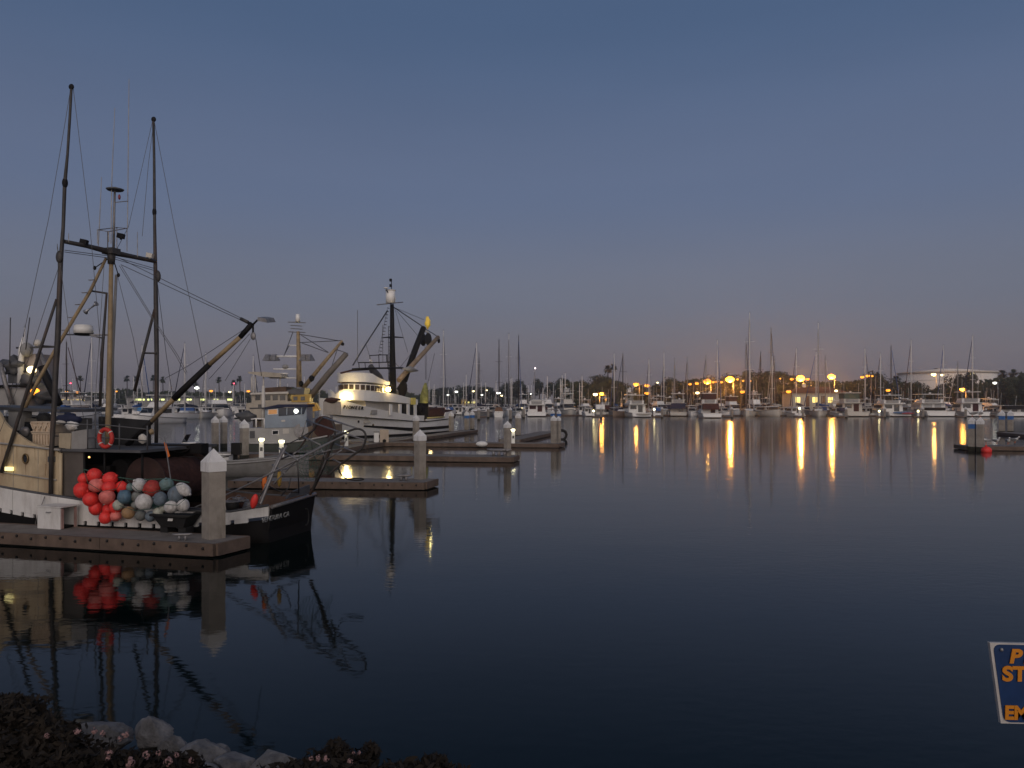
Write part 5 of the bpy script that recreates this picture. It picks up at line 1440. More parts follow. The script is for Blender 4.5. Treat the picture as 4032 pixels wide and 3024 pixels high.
# ------------------------------------------------------------------ far marina: boats
def wl_depth(wl): return F * H / (wl - HOR)
def hull_rings(B, L, h0, h1, full=.55, flare=.93, tr=.92):
    rs = []
    for k in range(11):
        f = k / 10
        b = B / 2 * (tr + (1 - tr) * min(1, f / .4)) * (1 - max(0, (f - full) / (1 - full)) ** 2.3) + .03
        z = h0 + (h1 - h0) * f ** 1.8
        y = L * f
        rs.append([(-b, y, z), (-b * flare, y, z * .4), (-b * .75, y, -.35), (b * .75, y, -.35), (b * flare, y, z * .4), (b, y, z)])
    return rs
def motor(label, px, wl, wpx, L=12.0, bow=False, deg=0.0, m=None, top_py=1560, fly=True, hardtop=True, tower=False, canvas=None, band=None, cover=None, dinghy=None, glow=None, dark_door=False, Y=None, group='motor boats berthed across the basin', antennas=2, screen=None):
    Y = Y or wl_depth(wl)
    B = wpx * Y / F
    p_ = W(px, wl, Y)
    m = m or M_boatwhite
    a = R(deg)
    if bow: org = (p_.x - math.sin(a) * L, p_.y + math.cos(a) * L, 0)
    else: org = (p_.x, p_.y, 0)
    th = Thing('motor_boat', label, 'motor boat', org, deg + (180 if bow else 0), group)
    s = B / 4.2
    h0, h1 = 1.0 * s ** .5, 1.75 * s ** .5
    th.part('hull', MB().loft(hull_rings(B, L, h0, h1)), m)
    th.part('waterline', MB().box((0, -.03, .06), (B * .84, .06, .16)), M_black)
    th.part('rub_rail', MB().tube([(r_[0][0], r_[0][1], r_[0][2] - .08) for r_ in hull_rings(B, L, h0, h1)], .05, 5).tube([(r_[5][0], r_[5][1], r_[5][2] - .08) for r_ in hull_rings(B, L, h0, h1)], .05, 5), M_dkgrey)
    ztot = H - (top_py - HOR) * Y / F
    hc = min(2.1, max(1.3, (ztot - h0) * .5))
    y0, y1 = L * .26, L * .66
    z0 = h0 - .1
    cab = th.part('cabin', MB().loft([[(-B * .42, y0, z0), (B * .42, y0, z0), (B * .36, y1 + 1.2, z0), (-B * .36, y1 + 1.2, z0)], [(-B * .39, y0, z0 + hc), (B * .39, y0, z0 + hc), (B * .32, y1, z0 + hc), (-B * .32, y1, z0 + hc)]], close=True, smooth=False), m)
    g = screen or M_glass
    if not bow:
        th.part('rear_window', MB().box((-B * .19, y0 - .02, z0 + hc * .66), (B * .30, .05, hc * .44)), g, parent=cab)
        th.part('door', MB().box((B * .15, y0 - .02, z0 + hc * .5), (B * .22, .05, hc * .82)), M_maroon if dark_door else g, parent=cab)
        th.part('swim_step', MB().box((0, -.35, .30), (B * .8, .7, .10)), m)
        th.part('cockpit_sole', MB().box((0, y0 / 2, h0 * .92), (B * .80, y0 * .9, .06)), M_grey)
    else:
        th.part('windscreen', MB().slab([(-B * .33, y1 + .62, z0 + hc * .52), (B * .33, y1 + .62, z0 + hc * .52), (B * .30, y1 + .12, z0 + hc * .93), (-B * .30, y1 + .12, z0 + hc * .93)], (0, .08, .04)), g, parent=cab)
        th.part('pulpit', MB().tube([(-B * .35, L * .8, h1 * .95), (-B * .33, L * .8, h1 + .65), (0, L * 1.0, h1 + .75), (B * .33, L * .8, h1 + .65), (B * .35, L * .8, h1 * .95)], .03, 5), M_alu)
    for sx in (-1, 1):
        th.part('side_window', MB().box((sx * B * .385, (y0 + y1) / 2 + .2, z0 + hc * .68), (.10, (y1 - y0) * .8, hc * .36)), g, parent=cab)
    roof = th.part('cabin_roof', MB().box((0, (y0 + y1) / 2 - .4, z0 + hc + .05), (B * .86, y1 - y0 + 1.2, .10)), M_boatwhite, parent=cab)
    zt = z0 + hc + .10
    if canvas is not None:
        th.part('cockpit_canvas', MB().loft([[(-B * .40, y0 - 1.6, zt - hc * .62), (B * .40, y0 - 1.6, zt - hc * .62), (B * .40, y0 - .1, zt - hc * .62), (-B * .40, y0 - .1, zt - hc * .62)], [(-B * .38, y0 - 1.3, zt - .02), (B * .38, y0 - 1.3, zt - .02), (B * .38, y0 - .1, zt - .02), (-B * .38, y0 - .1, zt - .02)]], close=True, smooth=False), canvas)
    if band is not None:
        th.part('dark_band', MB().box((0, y0 - .06, z0 + hc * .3), (B * .8, .06, hc * .34)), band, parent=cab)
    if fly:
        hf = min(1.0, max(.5, (ztot - zt) * .4))
        fb = th.part('flybridge', MB().loft([[(-B * .34, y0 + .5, zt), (B * .34, y0 + .5, zt), (B * .30, y1 - .6, zt), (-B * .30, y1 - .6, zt)], [(-B * .36, y0 + .3, zt + hf), (B * .36, y0 + .3, zt + hf), (B * .27, y1 - 1.2, zt + hf), (-B * .27, y1 - 1.2, zt + hf)]], close=True, smooth=False), m)
        th.part('bridge_seat', MB().box((0, y0 + .25, zt + hf * .6), (B * .5, .2, hf * .8)), M_grey, parent=fb)
        if hardtop:
            zh = max(zt + hf + .9, ztot)
            if tower: zh = zt + hf + 1.3
            for sx in (-1, 1):
                for yy in (y0 + .6, y1 - 1.4):
                    th.part('hardtop_post', MB().tube([(sx * B * .31, yy, zt + hf * .8), (sx * B * .29, yy, zh)], .05, 6), M_alu)
            th.part('hardtop', MB().box((0, (y0 + y1) / 2 - .3, zh + .05), (B * .74, (y1 - y0) * .85, .12)), M_boatwhite)
            if cover is not None:
                th.part('bridge_curtain', MB().box((0, (y0 + y1) / 2 - .3, (zt + hf + zh) / 2), (B * .64, (y1 - y0) * .7, zh - zt - hf - .04)), cover)
            zt2 = zh + .1
        else:
            zt2 = zt + hf
            if cover is not None:
                th.part('bridge_cover', MB().ball((0, (y0 + y1) / 2, zt2), 1, 12, 8, (B * .33, (y1 - y0) * .36, .55), .2, 3), cover)
        if tower:
            zp = ztot
            for sx in (-1, 1):
                for yy in (y0 + .8, y1 - 1.2):
                    th.part('tower_leg', MB().tube([(sx * B * .33, yy, zt), (sx * B * .15, (yy + y0 + 2.4) / 2, zp)], .045, 6), M_alu)
            for f in (.35, .62, .85):
                th.part('tower_rail', MB().box((0, y0 + 2.0, zt + (zp - zt) * f), (B * (.62 - .3 * f), .8, .06)), M_alu)
            th.part('tower_platform', MB().box((0, y0 + 2.0, zp), (B * .36, 1.3, .14)).box((0, y0 + 1.6, zp - .5), (B * .3, .1, .7)), M_boatwhite)
            zt2 = zp
        th.part('radar', MB().ball((B * .08, (y0 + y1) / 2, zt2 + .22), .3, 10, 6, (1, 1, .55)).cone((B * .08, (y0 + y1) / 2, zt2 - .05), .08, .08, .2, 6), M_boatwhite)
    else:
        zt2 = zt
    for k in range(antennas):
        sx = -1 if k % 2 else 1
        th.part('antenna', MB().tube([(sx * B * .30, y0 + 1.0 + k * .3, zt), (sx * B * (.30 + .03 * k), y0 + .6, zt2 + 2.2 + k * .7)], .025, 5), M_boatwhite)
    if dinghy is not None:
        th.part('dinghy', MB().ball((B * .06, -.45, .80), 1, 14, 8, (B * .36, .32, .26)), dinghy)
    if glow is not None:
        th.part('cabin_lamp', MB().ball((0, y0 - .3, zt - .25), .16, 8, 6), glow)
    return th

def sail(label, px, wl, wpx, mast_py, L=11.0, bow=True, deg=0.0, m=None, cover=None, mast_m=None, Y=None, group='sailing boats berthed across the basin', rig=True, dodger=None, mast_dx=0.0):
    Y = Y or wl_depth(wl)
    B = wpx * Y / F
    p_ = W(px, wl, Y)
    m = m or M_boatwhite
    a = R(deg)
    if bow: org = (p_.x - math.sin(a) * L, p_.y + math.cos(a) * L, 0)
    else: org = (p_.x, p_.y, 0)
    th = Thing('sailboat', label, 'sailboat', org, deg + (180 if bow else 0), group)
    h0, h1 = 1.0, 1.35
    rr_ = hull_rings(B, L, h0, h1, .40, .86, .66)
    th.part('hull', MB().loft(rr_), m)
    th.part('toe_rail', MB().tube([(r_[0][0], r_[0][1], r_[0][2] + .03) for r_ in rr_], .04, 5).tube([(r_[5][0], r_[5][1], r_[5][2] + .03) for r_ in rr_], .04, 5), M_wood)
    th.part('deck', MB().loft([[(r_[0][0] * .97, r_[0][1], r_[0][2] + .005), (r_[5][0] * .97, r_[5][1], r_[5][2] + .005)] for r_ in rr_], caps=False), M_offwhite)
    cab = th.part('cabin', MB().loft([[(-B * .30, L * .28, h0), (B * .30, L * .28, h0), (B * .20, L * .68, h1 * .95), (-B * .20, L * .68, h1 * .95)], [(-B * .26, L * .28, h0 + .55), (B * .26, L * .28, h0 + .55), (B * .15, L * .64, h1 + .32), (-B * .15, L * .64, h1 + .32)]], close=True, smooth=False), M_boatwhite)
    for sx in (-1, 1):
        th.part('cabin_window', MB().box((sx * B * .255, L * .44, h0 + .38), (.06, L * .2, .16), sx * .12), M_glass, parent=cab)
    ym = L * .55
    zt = H - (mast_py - HOR) * (p_.y + (L * .45 if bow else L * .55)) / F
    mm = mast_m or M_mast
    mt = th.part('mast', MB().tube([(0, ym, h0), (0, ym, zt * .8), (0, ym, zt)], [.13, .12, .075], 8), mm)
    th.part('mast_top', MB().tube([(0, ym, zt), (0, ym, zt + .5)], .02, 4).tube([(-.25, ym, zt + .1), (.25, ym, zt + .1)], .02, 4), M_dkgrey, parent=mt)
    for f in (.45, .72):
        th.part('spreader', MB().tube([(-B * .28, ym - .15, zt * f), (B * .28, ym - .15, zt * f)], .035, 5), mm, parent=mt)
    bo = th.part('boom', MB().tube([(0, ym - .1, 2.35), (0, L * .14, 2.3)], .08, 6), mm)
    th.part('sail_cover', MB().loft([[(-.06, ym - .1, 2.35), (0, ym - .1, 3.3), (.06, ym - .1, 2.35)], [(-.22, ym - 1.2, 2.42), (0, ym - 1.2, 2.95), (.22, ym - 1.2, 2.42)], [(-.14, L * .15, 2.38), (0, L * .15, 2.62), (.14, L * .15, 2.38)]], close=True), cover or M_navy, parent=bo)
    if dodger is not None:
        th.part('dodger', MB().loft([[(B * .3 * math.cos(a_), L * .27, h0 + .3 + .95 * math.sin(a_)) for a_ in [math.pi * k / 8 for k in range(9)]], [(B * .27 * math.cos(a_), L * .40, h0 + .4 + .6 * math.sin(a_)) for a_ in [math.pi * k / 8 for k in range(9)]]], close=True), dodger)
    th.part('pulpit', MB().tube([(-B * .2, L * .86, h1), (-B * .18, L * .86, h1 + .6), (0, L * .99, h1 + .65), (B * .18, L * .86, h1 + .6), (B * .2, L * .86, h1)], .025, 5), M_alu)
    if rig:
        for pts in ([(0, ym, zt), (0, L * .98, h1)], [(0, ym, zt), (0, L * .02, h0)], [(0, ym, zt * .95), (-B * .45, ym - .2, h0)], [(0, ym, zt * .95), (B * .45, ym - .2, h0)]):
            th.part('stay', MB().tube(pts, .015, 4), M_galv)
        th.part('furled_jib', MB().tube([(0, L * .93, h1 + 1.0), (0, ym + .35, zt * .93)], [.10, .06], 6), cover or M_offwhite)
    return th

# front row on the right, left to right
motor('grey white sportfisher with tall ladder tower, bow towards us', 2249, 1638, 62, 13, True, 4, M_offwhite, 1529, tower=True)
motor('small white cabin boat just right of the tower sportfisher', 2296, 1637, 34, 8, False, 0, None, 1570, fly=False)
motor('boat under a white tarp left of the dark masted ketch', 2366, 1636, 44, 9, False, 0, M_offwhite, 1563, fly=False, canvas=M_boatwhite)
sail('brown hulled ketch with tall dark mast left of the tall yacht', 2413, 1642.5, 62, 1395, 12, True, -32, mat('brown_hull', (.20, .15, .12), .5, .2, 1), M_navy, M_pole, dodger=M_maroon)
motor('low dark canopied boat beside the brown ketch', 2448, 1640, 42, 9, False, 10, M_grey, 1590, fly=False, canvas=M_navy)
motor('large white flybridge yacht under two orange lamps', 2528, 1644, 84, 15, False, 6, None, 1556, dinghy=M_offwhite)
motor('tan sportfisher tower behind the large white flybridge yacht', 2490, 1637, 40, 12, False, 0, mat('tan_boat', (.55, .45, .36), .5, .15, 1), 1530, tower=True)
motor('white boat bow on, left of the trawler yacht with blue door', 2622, 1638, 50, 11, True, 5, None, 1560)
motor('white trawler yacht with dark blue cockpit curtain', 2672, 1640, 72, 12, False, -10, M_offwhite, 1550, canvas=M_navy)
motor('tan cabin boat in the shade right of the trawler yacht', 2742, 1638, 46, 10, True, 6, mat('tan_boat', (.55, .45, .36)), 1568, fly=False, canvas=M_maroon)
motor('white cruiser with maroon canvas right of the shaded tan boat', 2805, 1647, 80, 11, False, -4, None, 1549, canvas=M_maroon, cover=M_maroon, dark_door=True)
motor('white cabin cruiser half hidden behind the tallest mast', 2908, 1637, 52, 11, True, 0, None, 1561, cover=M_maroon)
sail('pale hulled sloop bow on with the tallest mast of all', 2938, 1640.5, 70, 1232, 13, True, -24, M_offwhite, M_navy)
motor('white tower boat with lit upper deck right of the tallest mast', 3005, 1638, 48, 12, True, 0, None, 1541, tower=True, glow=M_cool)
motor('low motor boat bow on with dark rub rail curving down', 3068, 1641, 76, 10, True, 12, M_offwhite, 1590, fly=False)
motor('white inflatable-carrying boat before the lit building', 3116, 1637, 40, 9, False, 0, None, 1590, fly=False, dinghy=M_grey)
sail('broad grey white sloop bow on before the lit building', 3224, 1641, 72, 1272, 12, True, -20, M_offwhite, M_grey, dodger=M_grey)
sail('sloop with blue sail cover right of the broad grey sloop', 3283, 1638, 44, 1387, 10, False, 25, M_grey, M_blue, dodger=M_blue)
motor('white trawler with green bridge curtain right of the lit building', 3380, 1641.5, 92, 13, False, -3, M_offwhite, 1547, cover=mat('green_canvas', (.08, .11, .08), .8, .2, 3), dark_door=True)
motor('small boat in the gap right of the green curtained trawler', 3462, 1638, 40, 8, False, 0, M_grey, 1600, fly=False)
kb = motor('white cruiser with blue and red kayak slung on its stern', 3545, 1641.5, 96, 13, False, 0, None, 1556)
kb.part('kayak', MB().ball((.2, -.65, .95), 1, 16, 8, (2.2, .3, .28)), mat('blue_kayak', (.06, .14, .28), .4, .2, 1))
kb.part('kayak', MB().ball((1.3, -.85, .80), 1, 16, 8, (1.5, .26, .24)), mat('red_kayak', (.32, .05, .06), .4, .2, 1))
motor('small dark cabined boat between the kayak cruiser and the banded yacht', 3616, 1638, 34, 9, True, 0, M_offwhite, 1575, glow=M_cool)
motor('large white yacht with black stern band before the storage tank', 3706, 1641.5, 116, 16, False, -6, None, 1552, band=M_black, screen=mat('pale_curtain', (.45, .45, .45), .7, .1, 2))
motor('white sedan cruiser at foot of the tallest right hand mast', 3852, 1641.5, 96, 13, False, -8, None, 1543, dark_door=True)
motor('white boat with black canvas cut by the right edge', 4016, 1642, 92, 14, False, -4, None, 1570, canvas=M_black, fly=False)
sail('sloop whose pale mast stands at the right of the tank', 3892, 1637, 44, 1322, 12, False, 0, None, M_navy)

# boats behind the front row that close the gaps
for px, w_, top, bow_, lab, kw in ((2215, 40, 1570, True, 'white boat left of the tower sportfisher', {}), (2320, 44, 1575, True, 'white boat right of the small cabin boat', {}), (2395, 40, 1568, False, 'pale boat behind the ketch bow', {}), (2470, 36, 1572, True, 'white boat left behind the large yacht', {}),
      (2590, 42, 1570, True, 'white boat right behind the large yacht', {}), (2640, 40, 1566, False, 'white boat behind the bow on white boat', {}), (2700, 42, 1575, True, 'white boat behind the trawler yacht', {}), (2770, 40, 1572, False, 'white boat behind the shaded tan boat', {}), (2860, 40, 1574, True, 'white boat right behind the maroon cruiser', {}),
      (2975, 40, 1575, False, 'white boat behind the tallest masted sloop', {}), (3040, 40, 1570, True, 'white boat right behind the lit tower boat', {}), (3150, 42, 1588, False, 'white boat under the left lit window', {'fly': False}), (3190, 40, 1590, True, 'white boat left behind the broad grey sloop', {'fly': False}), (3255, 40, 1588, True, 'white boat right behind the broad grey sloop', {'fly': False}), (3320, 44, 1578, True, 'white boat left behind the green curtained trawler', {}),
      (3430, 42, 1572, False, 'white boat right behind the green curtained trawler', {}), (3490, 40, 1575, True, 'white boat left behind the kayak cruiser', {}), (3590, 40, 1570, True, 'white boat right behind the kayak cruiser', {}), (3650, 40, 1574, False, 'white boat left behind the banded yacht', {}), (3775, 44, 1566, True, 'white boat right behind the banded yacht', {}), (3930, 44, 1570, False, 'white boat right behind the sedan cruiser', {}), (3965, 40, 1574, True, 'white boat left of the black canvas boat', {}),
      (1700, 44, 1586, True, 'white boat under the seiner stern crane', {'fly': False}), (1800, 40, 1592, False, 'white boat left of the grey sloop', {'fly': False}), (1860, 40, 1588, True, 'white boat right of the grey sloop', {'fly': False}), (1930, 40, 1590, True, 'white boat left behind the white ketch', {'fly': False}), (2030, 40, 1588, False, 'white boat right behind the white ketch', {'fly': False}), (2140, 44, 1580, False, 'white boat behind the brown cabined trawler', {})):
    motor(lab, px, 1633.5 + rnd.uniform(-1, 1), w_, 10, bow_, rnd.uniform(-8, 8), rnd.choice((None, None, M_offwhite)), top, canvas=rnd.choice((None, M_navy, M_blue, None, M_maroon)), group='boats in the second row', **kw)
for px, lab in ((2322, 'small white runabout in the gap right of the tower sportfisher'), (2478, 'small white runabout left of the large flybridge yacht'), (2592, 'small white runabout right of the large flybridge yacht'), (2722, 'small white runabout right of the trawler yacht'), (2872, 'small white runabout left of the tallest masted sloop'),
        (3036, 'small white runabout right of the lit tower boat'), (3150, 'small white runabout left of the broad grey sloop'), (3322, 'small white runabout left of the green curtained trawler'), (3446, 'small white runabout right of the green curtained trawler'), (3632, 'small white runabout left of the banded yacht'), (3786, 'small white runabout right of the banded yacht'), (3944, 'small white runabout right of the sedan cruiser'), (1845, 'small white runabout right of the blue banded pair'), (2050, 'small white runabout left of the brown cabined trawler')):
    motor(lab, px, 1640 + rnd.uniform(-.8, .8), rnd.uniform(36, 46), rnd.uniform(6, 8), rnd.random() < .5, rnd.uniform(-20, 20), None, 1606, fly=False, canvas=rnd.choice((None, None, M_blue, M_navy)), group='small runabouts in the front row', antennas=1)
# second row: masts rising behind
for px, mp, lab, mm_ in ((2439, 1392, 'sloop behind the low dark canopied boat', None), (2579, 1415, 'sloop behind the large white flybridge yacht', None), (2627, 1388, 'sloop behind the bow on boat with thin pale mast', None),
        (2664, 1412, 'sloop with crossed yard behind the trawler yacht', M_grey), (2728, 1408, 'faint masted sloop behind the shaded tan boat', M_grey), (2816, 1402, 'sloop behind the maroon canvas cruiser', M_grey),
        (2843, 1340, 'sloop with bright white mast between maroon cruiser and tallest mast', None), (2956, 1336, 'sloop just right of the tallest mast', M_grey), (2986, 1432, 'sloop with short mast left of the lit tower boat', None),
        (3022, 1386, 'sloop with dark mast behind the lit tower boat', M_pole), (3064, 1292, 'tall faint masted sloop behind the dark railed boat', M_tan), (3075, 1402, 'sloop immediately right of the tall faint mast', None),
        (3086, 1406, 'sloop second right of the tall faint mast', M_grey), (3173, 1371, 'sloop in front of the left lit window', None), (3282, 1402, 'sloop behind the blue covered sloop', M_grey),
        (3440, 1372, 'sloop right of the green curtained trawler', None), (3511, 1392, 'sloop left of the kayak cruiser hardtop', None), (3553, 1362, 'sloop with dark mast behind the kayak cruiser', M_pole),
        (3634, 1340, 'sloop with thick pale mast at the left side of the tank', None), (3757, 1360, 'sloop with pale mast crossing the tank middle', None), (3832, 1425, 'sloop with short faint mast at the tank right half', M_grey)):
    sail(lab, px, 1635.5 + rnd.uniform(-.8, .8), rnd.uniform(36, 46), mp, 11, rnd.random() < .5, rnd.uniform(-8, 8), rnd.choice((M_boatwhite, M_offwhite, M_grey)), rnd.choice((M_navy, M_blue, M_offwhite, M_maroon)), mm_)

# middle: between the seiner and the sportfisher
sail('white hulled ketch stern on before the left dark trees', 1963, 1643, 54, 1340, 11, False, 0, None, M_offwhite, M_pole, dodger=M_wood)
motor('white trawler stern on with brown cabin opening', 2113, 1641.5, 84, 12, False, -2, None, 1562, screen=M_maroon, fly=True, hardtop=False, cover=M_offwhite)
sail('grey sloop with leaning stays behind the blue banded piles', 1830, 1641, 60, 1352, 11, True, -30, M_grey, M_navy)
sail('sloop with tall pale mast right of the seiner stern', 1760, 1636, 52, 1302, 12, True, 14, M_offwhite, M_navy)
sail('grey sloop with dark mast left of the ketch', 1899, 1637, 46, 1392, 11, False, 10, M_grey, M_grey, M_pole)
sail('sloop with tall white mast right of the ketch', 2003, 1637, 44, 1315, 12, True, 0, None, M_navy)
sail('sloop with thick dark mast beside the left dark tree', 2055, 1637.5, 44, 1322, 12, True, 8, M_grey, M_blue, M_pole)
sail('sloop with a lamp on its mast top', 2107, 1632, 36, 1452, 10, True, 0, None, M_navy)
motor('white pilothouse boat behind the brown cabined trawler', 2172, 1634, 50, 10, True, 10, None, 1552, hardtop=False)
motor('red and white small cabin boat beyond the seiner stern', 1744, 1637, 48, 9, False, 20, mat('rust_boat', (.36, .12, .06), .5, .2, 1), 1590, fly=False)
motor('blue topped small boat right of the rusty cabin boat', 1770, 1634, 34, 8, False, 0, M_offwhite, 1592, fly=False, canvas=M_blue)
motor('white hulled boat low behind the lone far piles', 2056, 1634, 36, 9, False, 0, None, 1585, fly=False, glow=M_warm)
motor('white flybridge boat behind the thick dark mast', 2062, 1628, 44, 11, True, 0, None, 1553)

# left: seen through the near boat's rigging
motor('white boat with bright blue cover beyond the boom', 733, 1647, 66, 8, False, 10, None, 1600, fly=False, canvas=M_blue)
motor('white cabin cruiser right of the blue covered boat', 796, 1645, 62, 9, False, -10, None, 1588, fly=False)
motor('big white flybridge cruiser left of the tan trawler', 880, 1644, 96, 12, True, 30, None, 1553, hardtop=False)
motor('white boat with square transom left of the tan trawler', 940, 1648, 40, 8, False, 0, None, 1585, fly=False)
motor('white boat with blue tarp seen between mast and pole', 556, 1649, 96, 10, False, 15, None, 1603, fly=False, canvas=mat('bright_blue_tarp', (.05, .28, .62), .7, .2, 2))
motor('white cruiser right of the near mast', 468, 1650, 70, 10, False, -12, None, 1580, hardtop=False)
motor('white hulled boat partly hidden by the near mast', 400, 1646, 60, 9, True, 10, None, 1572)
motor('white boat low beyond the far pole', 655, 1648, 60, 9, False, 4, None, 1590, fly=False)
motor('grey cabin boat beyond the near crates', 290, 1640, 80, 11, True, 0, M_grey, 1560)
motor('white cruiser behind the radar bracket', 350, 1634, 60, 11, True, 0, None, 1545, hardtop=True)
motor('pale cruiser with hardtop right of the far pole', 700, 1632, 56, 10, True, 0, M_offwhite, 1560)

sail('sloop with pale mast at the far left edge', 42, 1655, 60, 1290, 11, True, 10, M_offwhite, M_navy, Y=120)
sail('sloop with dark mast left of the near pole', 150, 1650, 56, 1345, 11, False, -12, M_grey, M_maroon, M_pole, Y=128)
sail('sloop between the near pole and the near mast', 318, 1650, 56, 1330, 11, True, 8, None, M_navy, Y=140)
sail('sloop with thin mast right of the near mast', 506, 1648, 52, 1360, 10, False, 0, None, M_blue, Y=150)
sail('pale masted sloop right of the far pole', 668, 1648, 50, 1352, 11, True, -10, None, M_navy, Y=150)
sail('pale masted sloop under the boom', 790, 1648, 50, 1390, 11, True, 10, M_offwhite, M_grey, Y=158)
sail('pale masted sloop left of the trawler canopy', 962, 1648, 50, 1402, 10, False, 0, None, M_navy, Y=160)
motor('grey fishing cruiser behind the left edge workboat', 90, 1660, 110, 11, True, 20, M_grey, 1520, Y=110, hardtop=True)
motor('white cruiser left of the orange lit shed', 200, 1655, 90, 10, False, -14, None, 1545, Y=125, canvas=M_blue)
motor('white sportfisher right of the near mast lower part', 520, 1660, 84, 10, True, -18, None, 1556, Y=118)
# far crowd of small sailing boats: look-alikes that share their meshes
DS_L = 'distant sailboat with bare mast among the crowded far berths'
proto = sail(DS_L, 1705, 1620, 28, 1512, 9, True, 0, None, M_navy, rig=False, group='distant sailboats in the far berths')
def clone(th, loc, deg, sz, lab=None):
    o = th.o.copy(); COL.objects.link(o); o.location = loc; o.rotation_euler = (0, 0, R(deg)); o.scale = (1, 1, sz)
    if lab: o['label'] = lab
    for ch in th.o.children:
        c = ch.copy(); COL.objects.link(c); c.parent = o
        for gch in ch.children:
            d = gch.copy(); COL.objects.link(d); d.parent = c
    return o
FAR_S, FAR_M = [(1705, proto.o)], []
for i in range(62):
    if i < 30: px = 1690 + i * 21 + rnd.uniform(-8, 8)
    elif i < 52: px = 395 + (i - 30) * 40 + rnd.uniform(-14, 14)
    else: px = rnd.choice((30, 75, 120, 160, 250, 330, 1330, 1400, 1480, 1560)) + rnd.uniform(-12, 12)
    Y = rnd.uniform(235, 315)
    if px > 2190: Y = rnd.uniform(215, 235)
    w_ = W(px, 1600, Y)
    FAR_S.append((px, clone(proto, (w_.x, w_.y, 0), rnd.choice((0, 180)) + rnd.uniform(-10, 10), rnd.uniform(.75, 1.25))))
DM_L = 'distant white motor boat among the crowded berths behind the front row'
proto_m = motor(DM_L, 1720, 1621, 34, 9, True, 0, None, 1588, fly=False, group='distant motor boats in the far berths', antennas=1)
for i in range(44):
    px = (1690 + i * 21 if i < 24 else 400 + (i - 24) * 31) + rnd.uniform(-8, 8)
    Y = rnd.uniform(205, 300)
    w_ = W(px, 1600, Y)
    FAR_M.append((px, clone(proto_m, (w_.x, w_.y, 0), rnd.choice((0, 180)) + rnd.uniform(-25, 25), rnd.uniform(.9, 1.35))))
FAR_M.append((1720, proto_m.o))
MARKS = [(215, 'near trolling pole'), (430, 'near wooden mast'), (615, 'far trolling pole'), (880, 'big white flybridge cruiser'), (1175, 'trawler mast'), (1544, 'seiner mast'), (1760, 'pale mast beyond the seiner'), (1963, 'white ketch stern'), (2113, 'white trawler stern'), (2249, 'tower sportfisher')]
ORD = ['first', 'second', 'third', 'fourth', 'fifth', 'sixth', 'seventh', 'eighth', 'ninth', 'tenth', 'eleventh', 'twelfth', 'thirteenth', 'fourteenth', 'fifteenth', 'sixteenth']
for lst, what in ((FAR_S, 'distant bare sailboat mast'), (FAR_M, 'distant small white motor boat')):
    cnt = {}
    for px, o in sorted(lst, key=lambda e: min(abs(e[0] - m_[0]) for m_ in MARKS)):
        mk = min(MARKS, key=lambda m_: abs(px - m_[0]))
        key = (mk[1], 'left' if px < mk[0] else 'right')
        cnt[key] = cnt.get(key, 0) + 1
        o['label'] = '%s %s to the %s of the %s' % (ORD[cnt[key] - 1], what, key[1], mk[1])
# far docks
walk('long dark dock along the far right boats', Vector((8, 186, 0)), Vector((120, 181, 0)), 2.0, 14)
for px, lab in ((2345, 'far finger dock left of the brown ketch'), (2585, 'far finger dock right of the large white yacht'), (2860, 'far finger dock right of the maroon cruiser'), (3140, 'far finger dock before the lit building'), (3310, 'far finger dock left of the green curtained trawler'), (3462, 'far finger dock left of the kayak cruiser'), (3612, 'far finger dock right of the kayak cruiser'), (3780, 'far finger dock left of the sedan cruiser'), (1900, 'far finger dock left of the white ketch'), (2040, 'far finger dock right of the white ketch')):
    a = W(px, 1640, 171); b = W(px + 10, 1640, 184)
    dock(lab, [(a.x - .8, a.y), (a.x + .8, a.y)][::-1], [(b.x - .8, b.y), (b.x + .8, b.y)][::-1], board=6)
    pile_top(px + 22, 1601.5, 'far pile on the ' + lab)
for px, py, lab in ((2337, 1618, 'lit far pedestal left of the brown ketch'), (2576, 1612, 'lit far pedestal right of the large white yacht'), (3462, 1619, 'lit far pedestal left of the kayak cruiser'), (3615, 1619, 'lit far pedestal right of the kayak cruiser'), (3148, 1608, 'lit far pedestal before the lit building')):
    p_ = W(px, py, 172)
    th = Thing('power_pedestal', lab, 'power pedestal', (p_.x, p_.y, DK), 0, 'dock power pedestals')
    zz = p_.z - DK
    th.part('post', MB().box((0, 0, zz * .42), (.4, .3, zz * .84)), M_boatwhite)
    th.part('lamp', MB().ball((0, 0, zz), .22, 8, 6), mat('pedestal_lamp_far', (1, 1, .7), emit=9.0, emit_col=(1.0, 0.85, 0.4)))

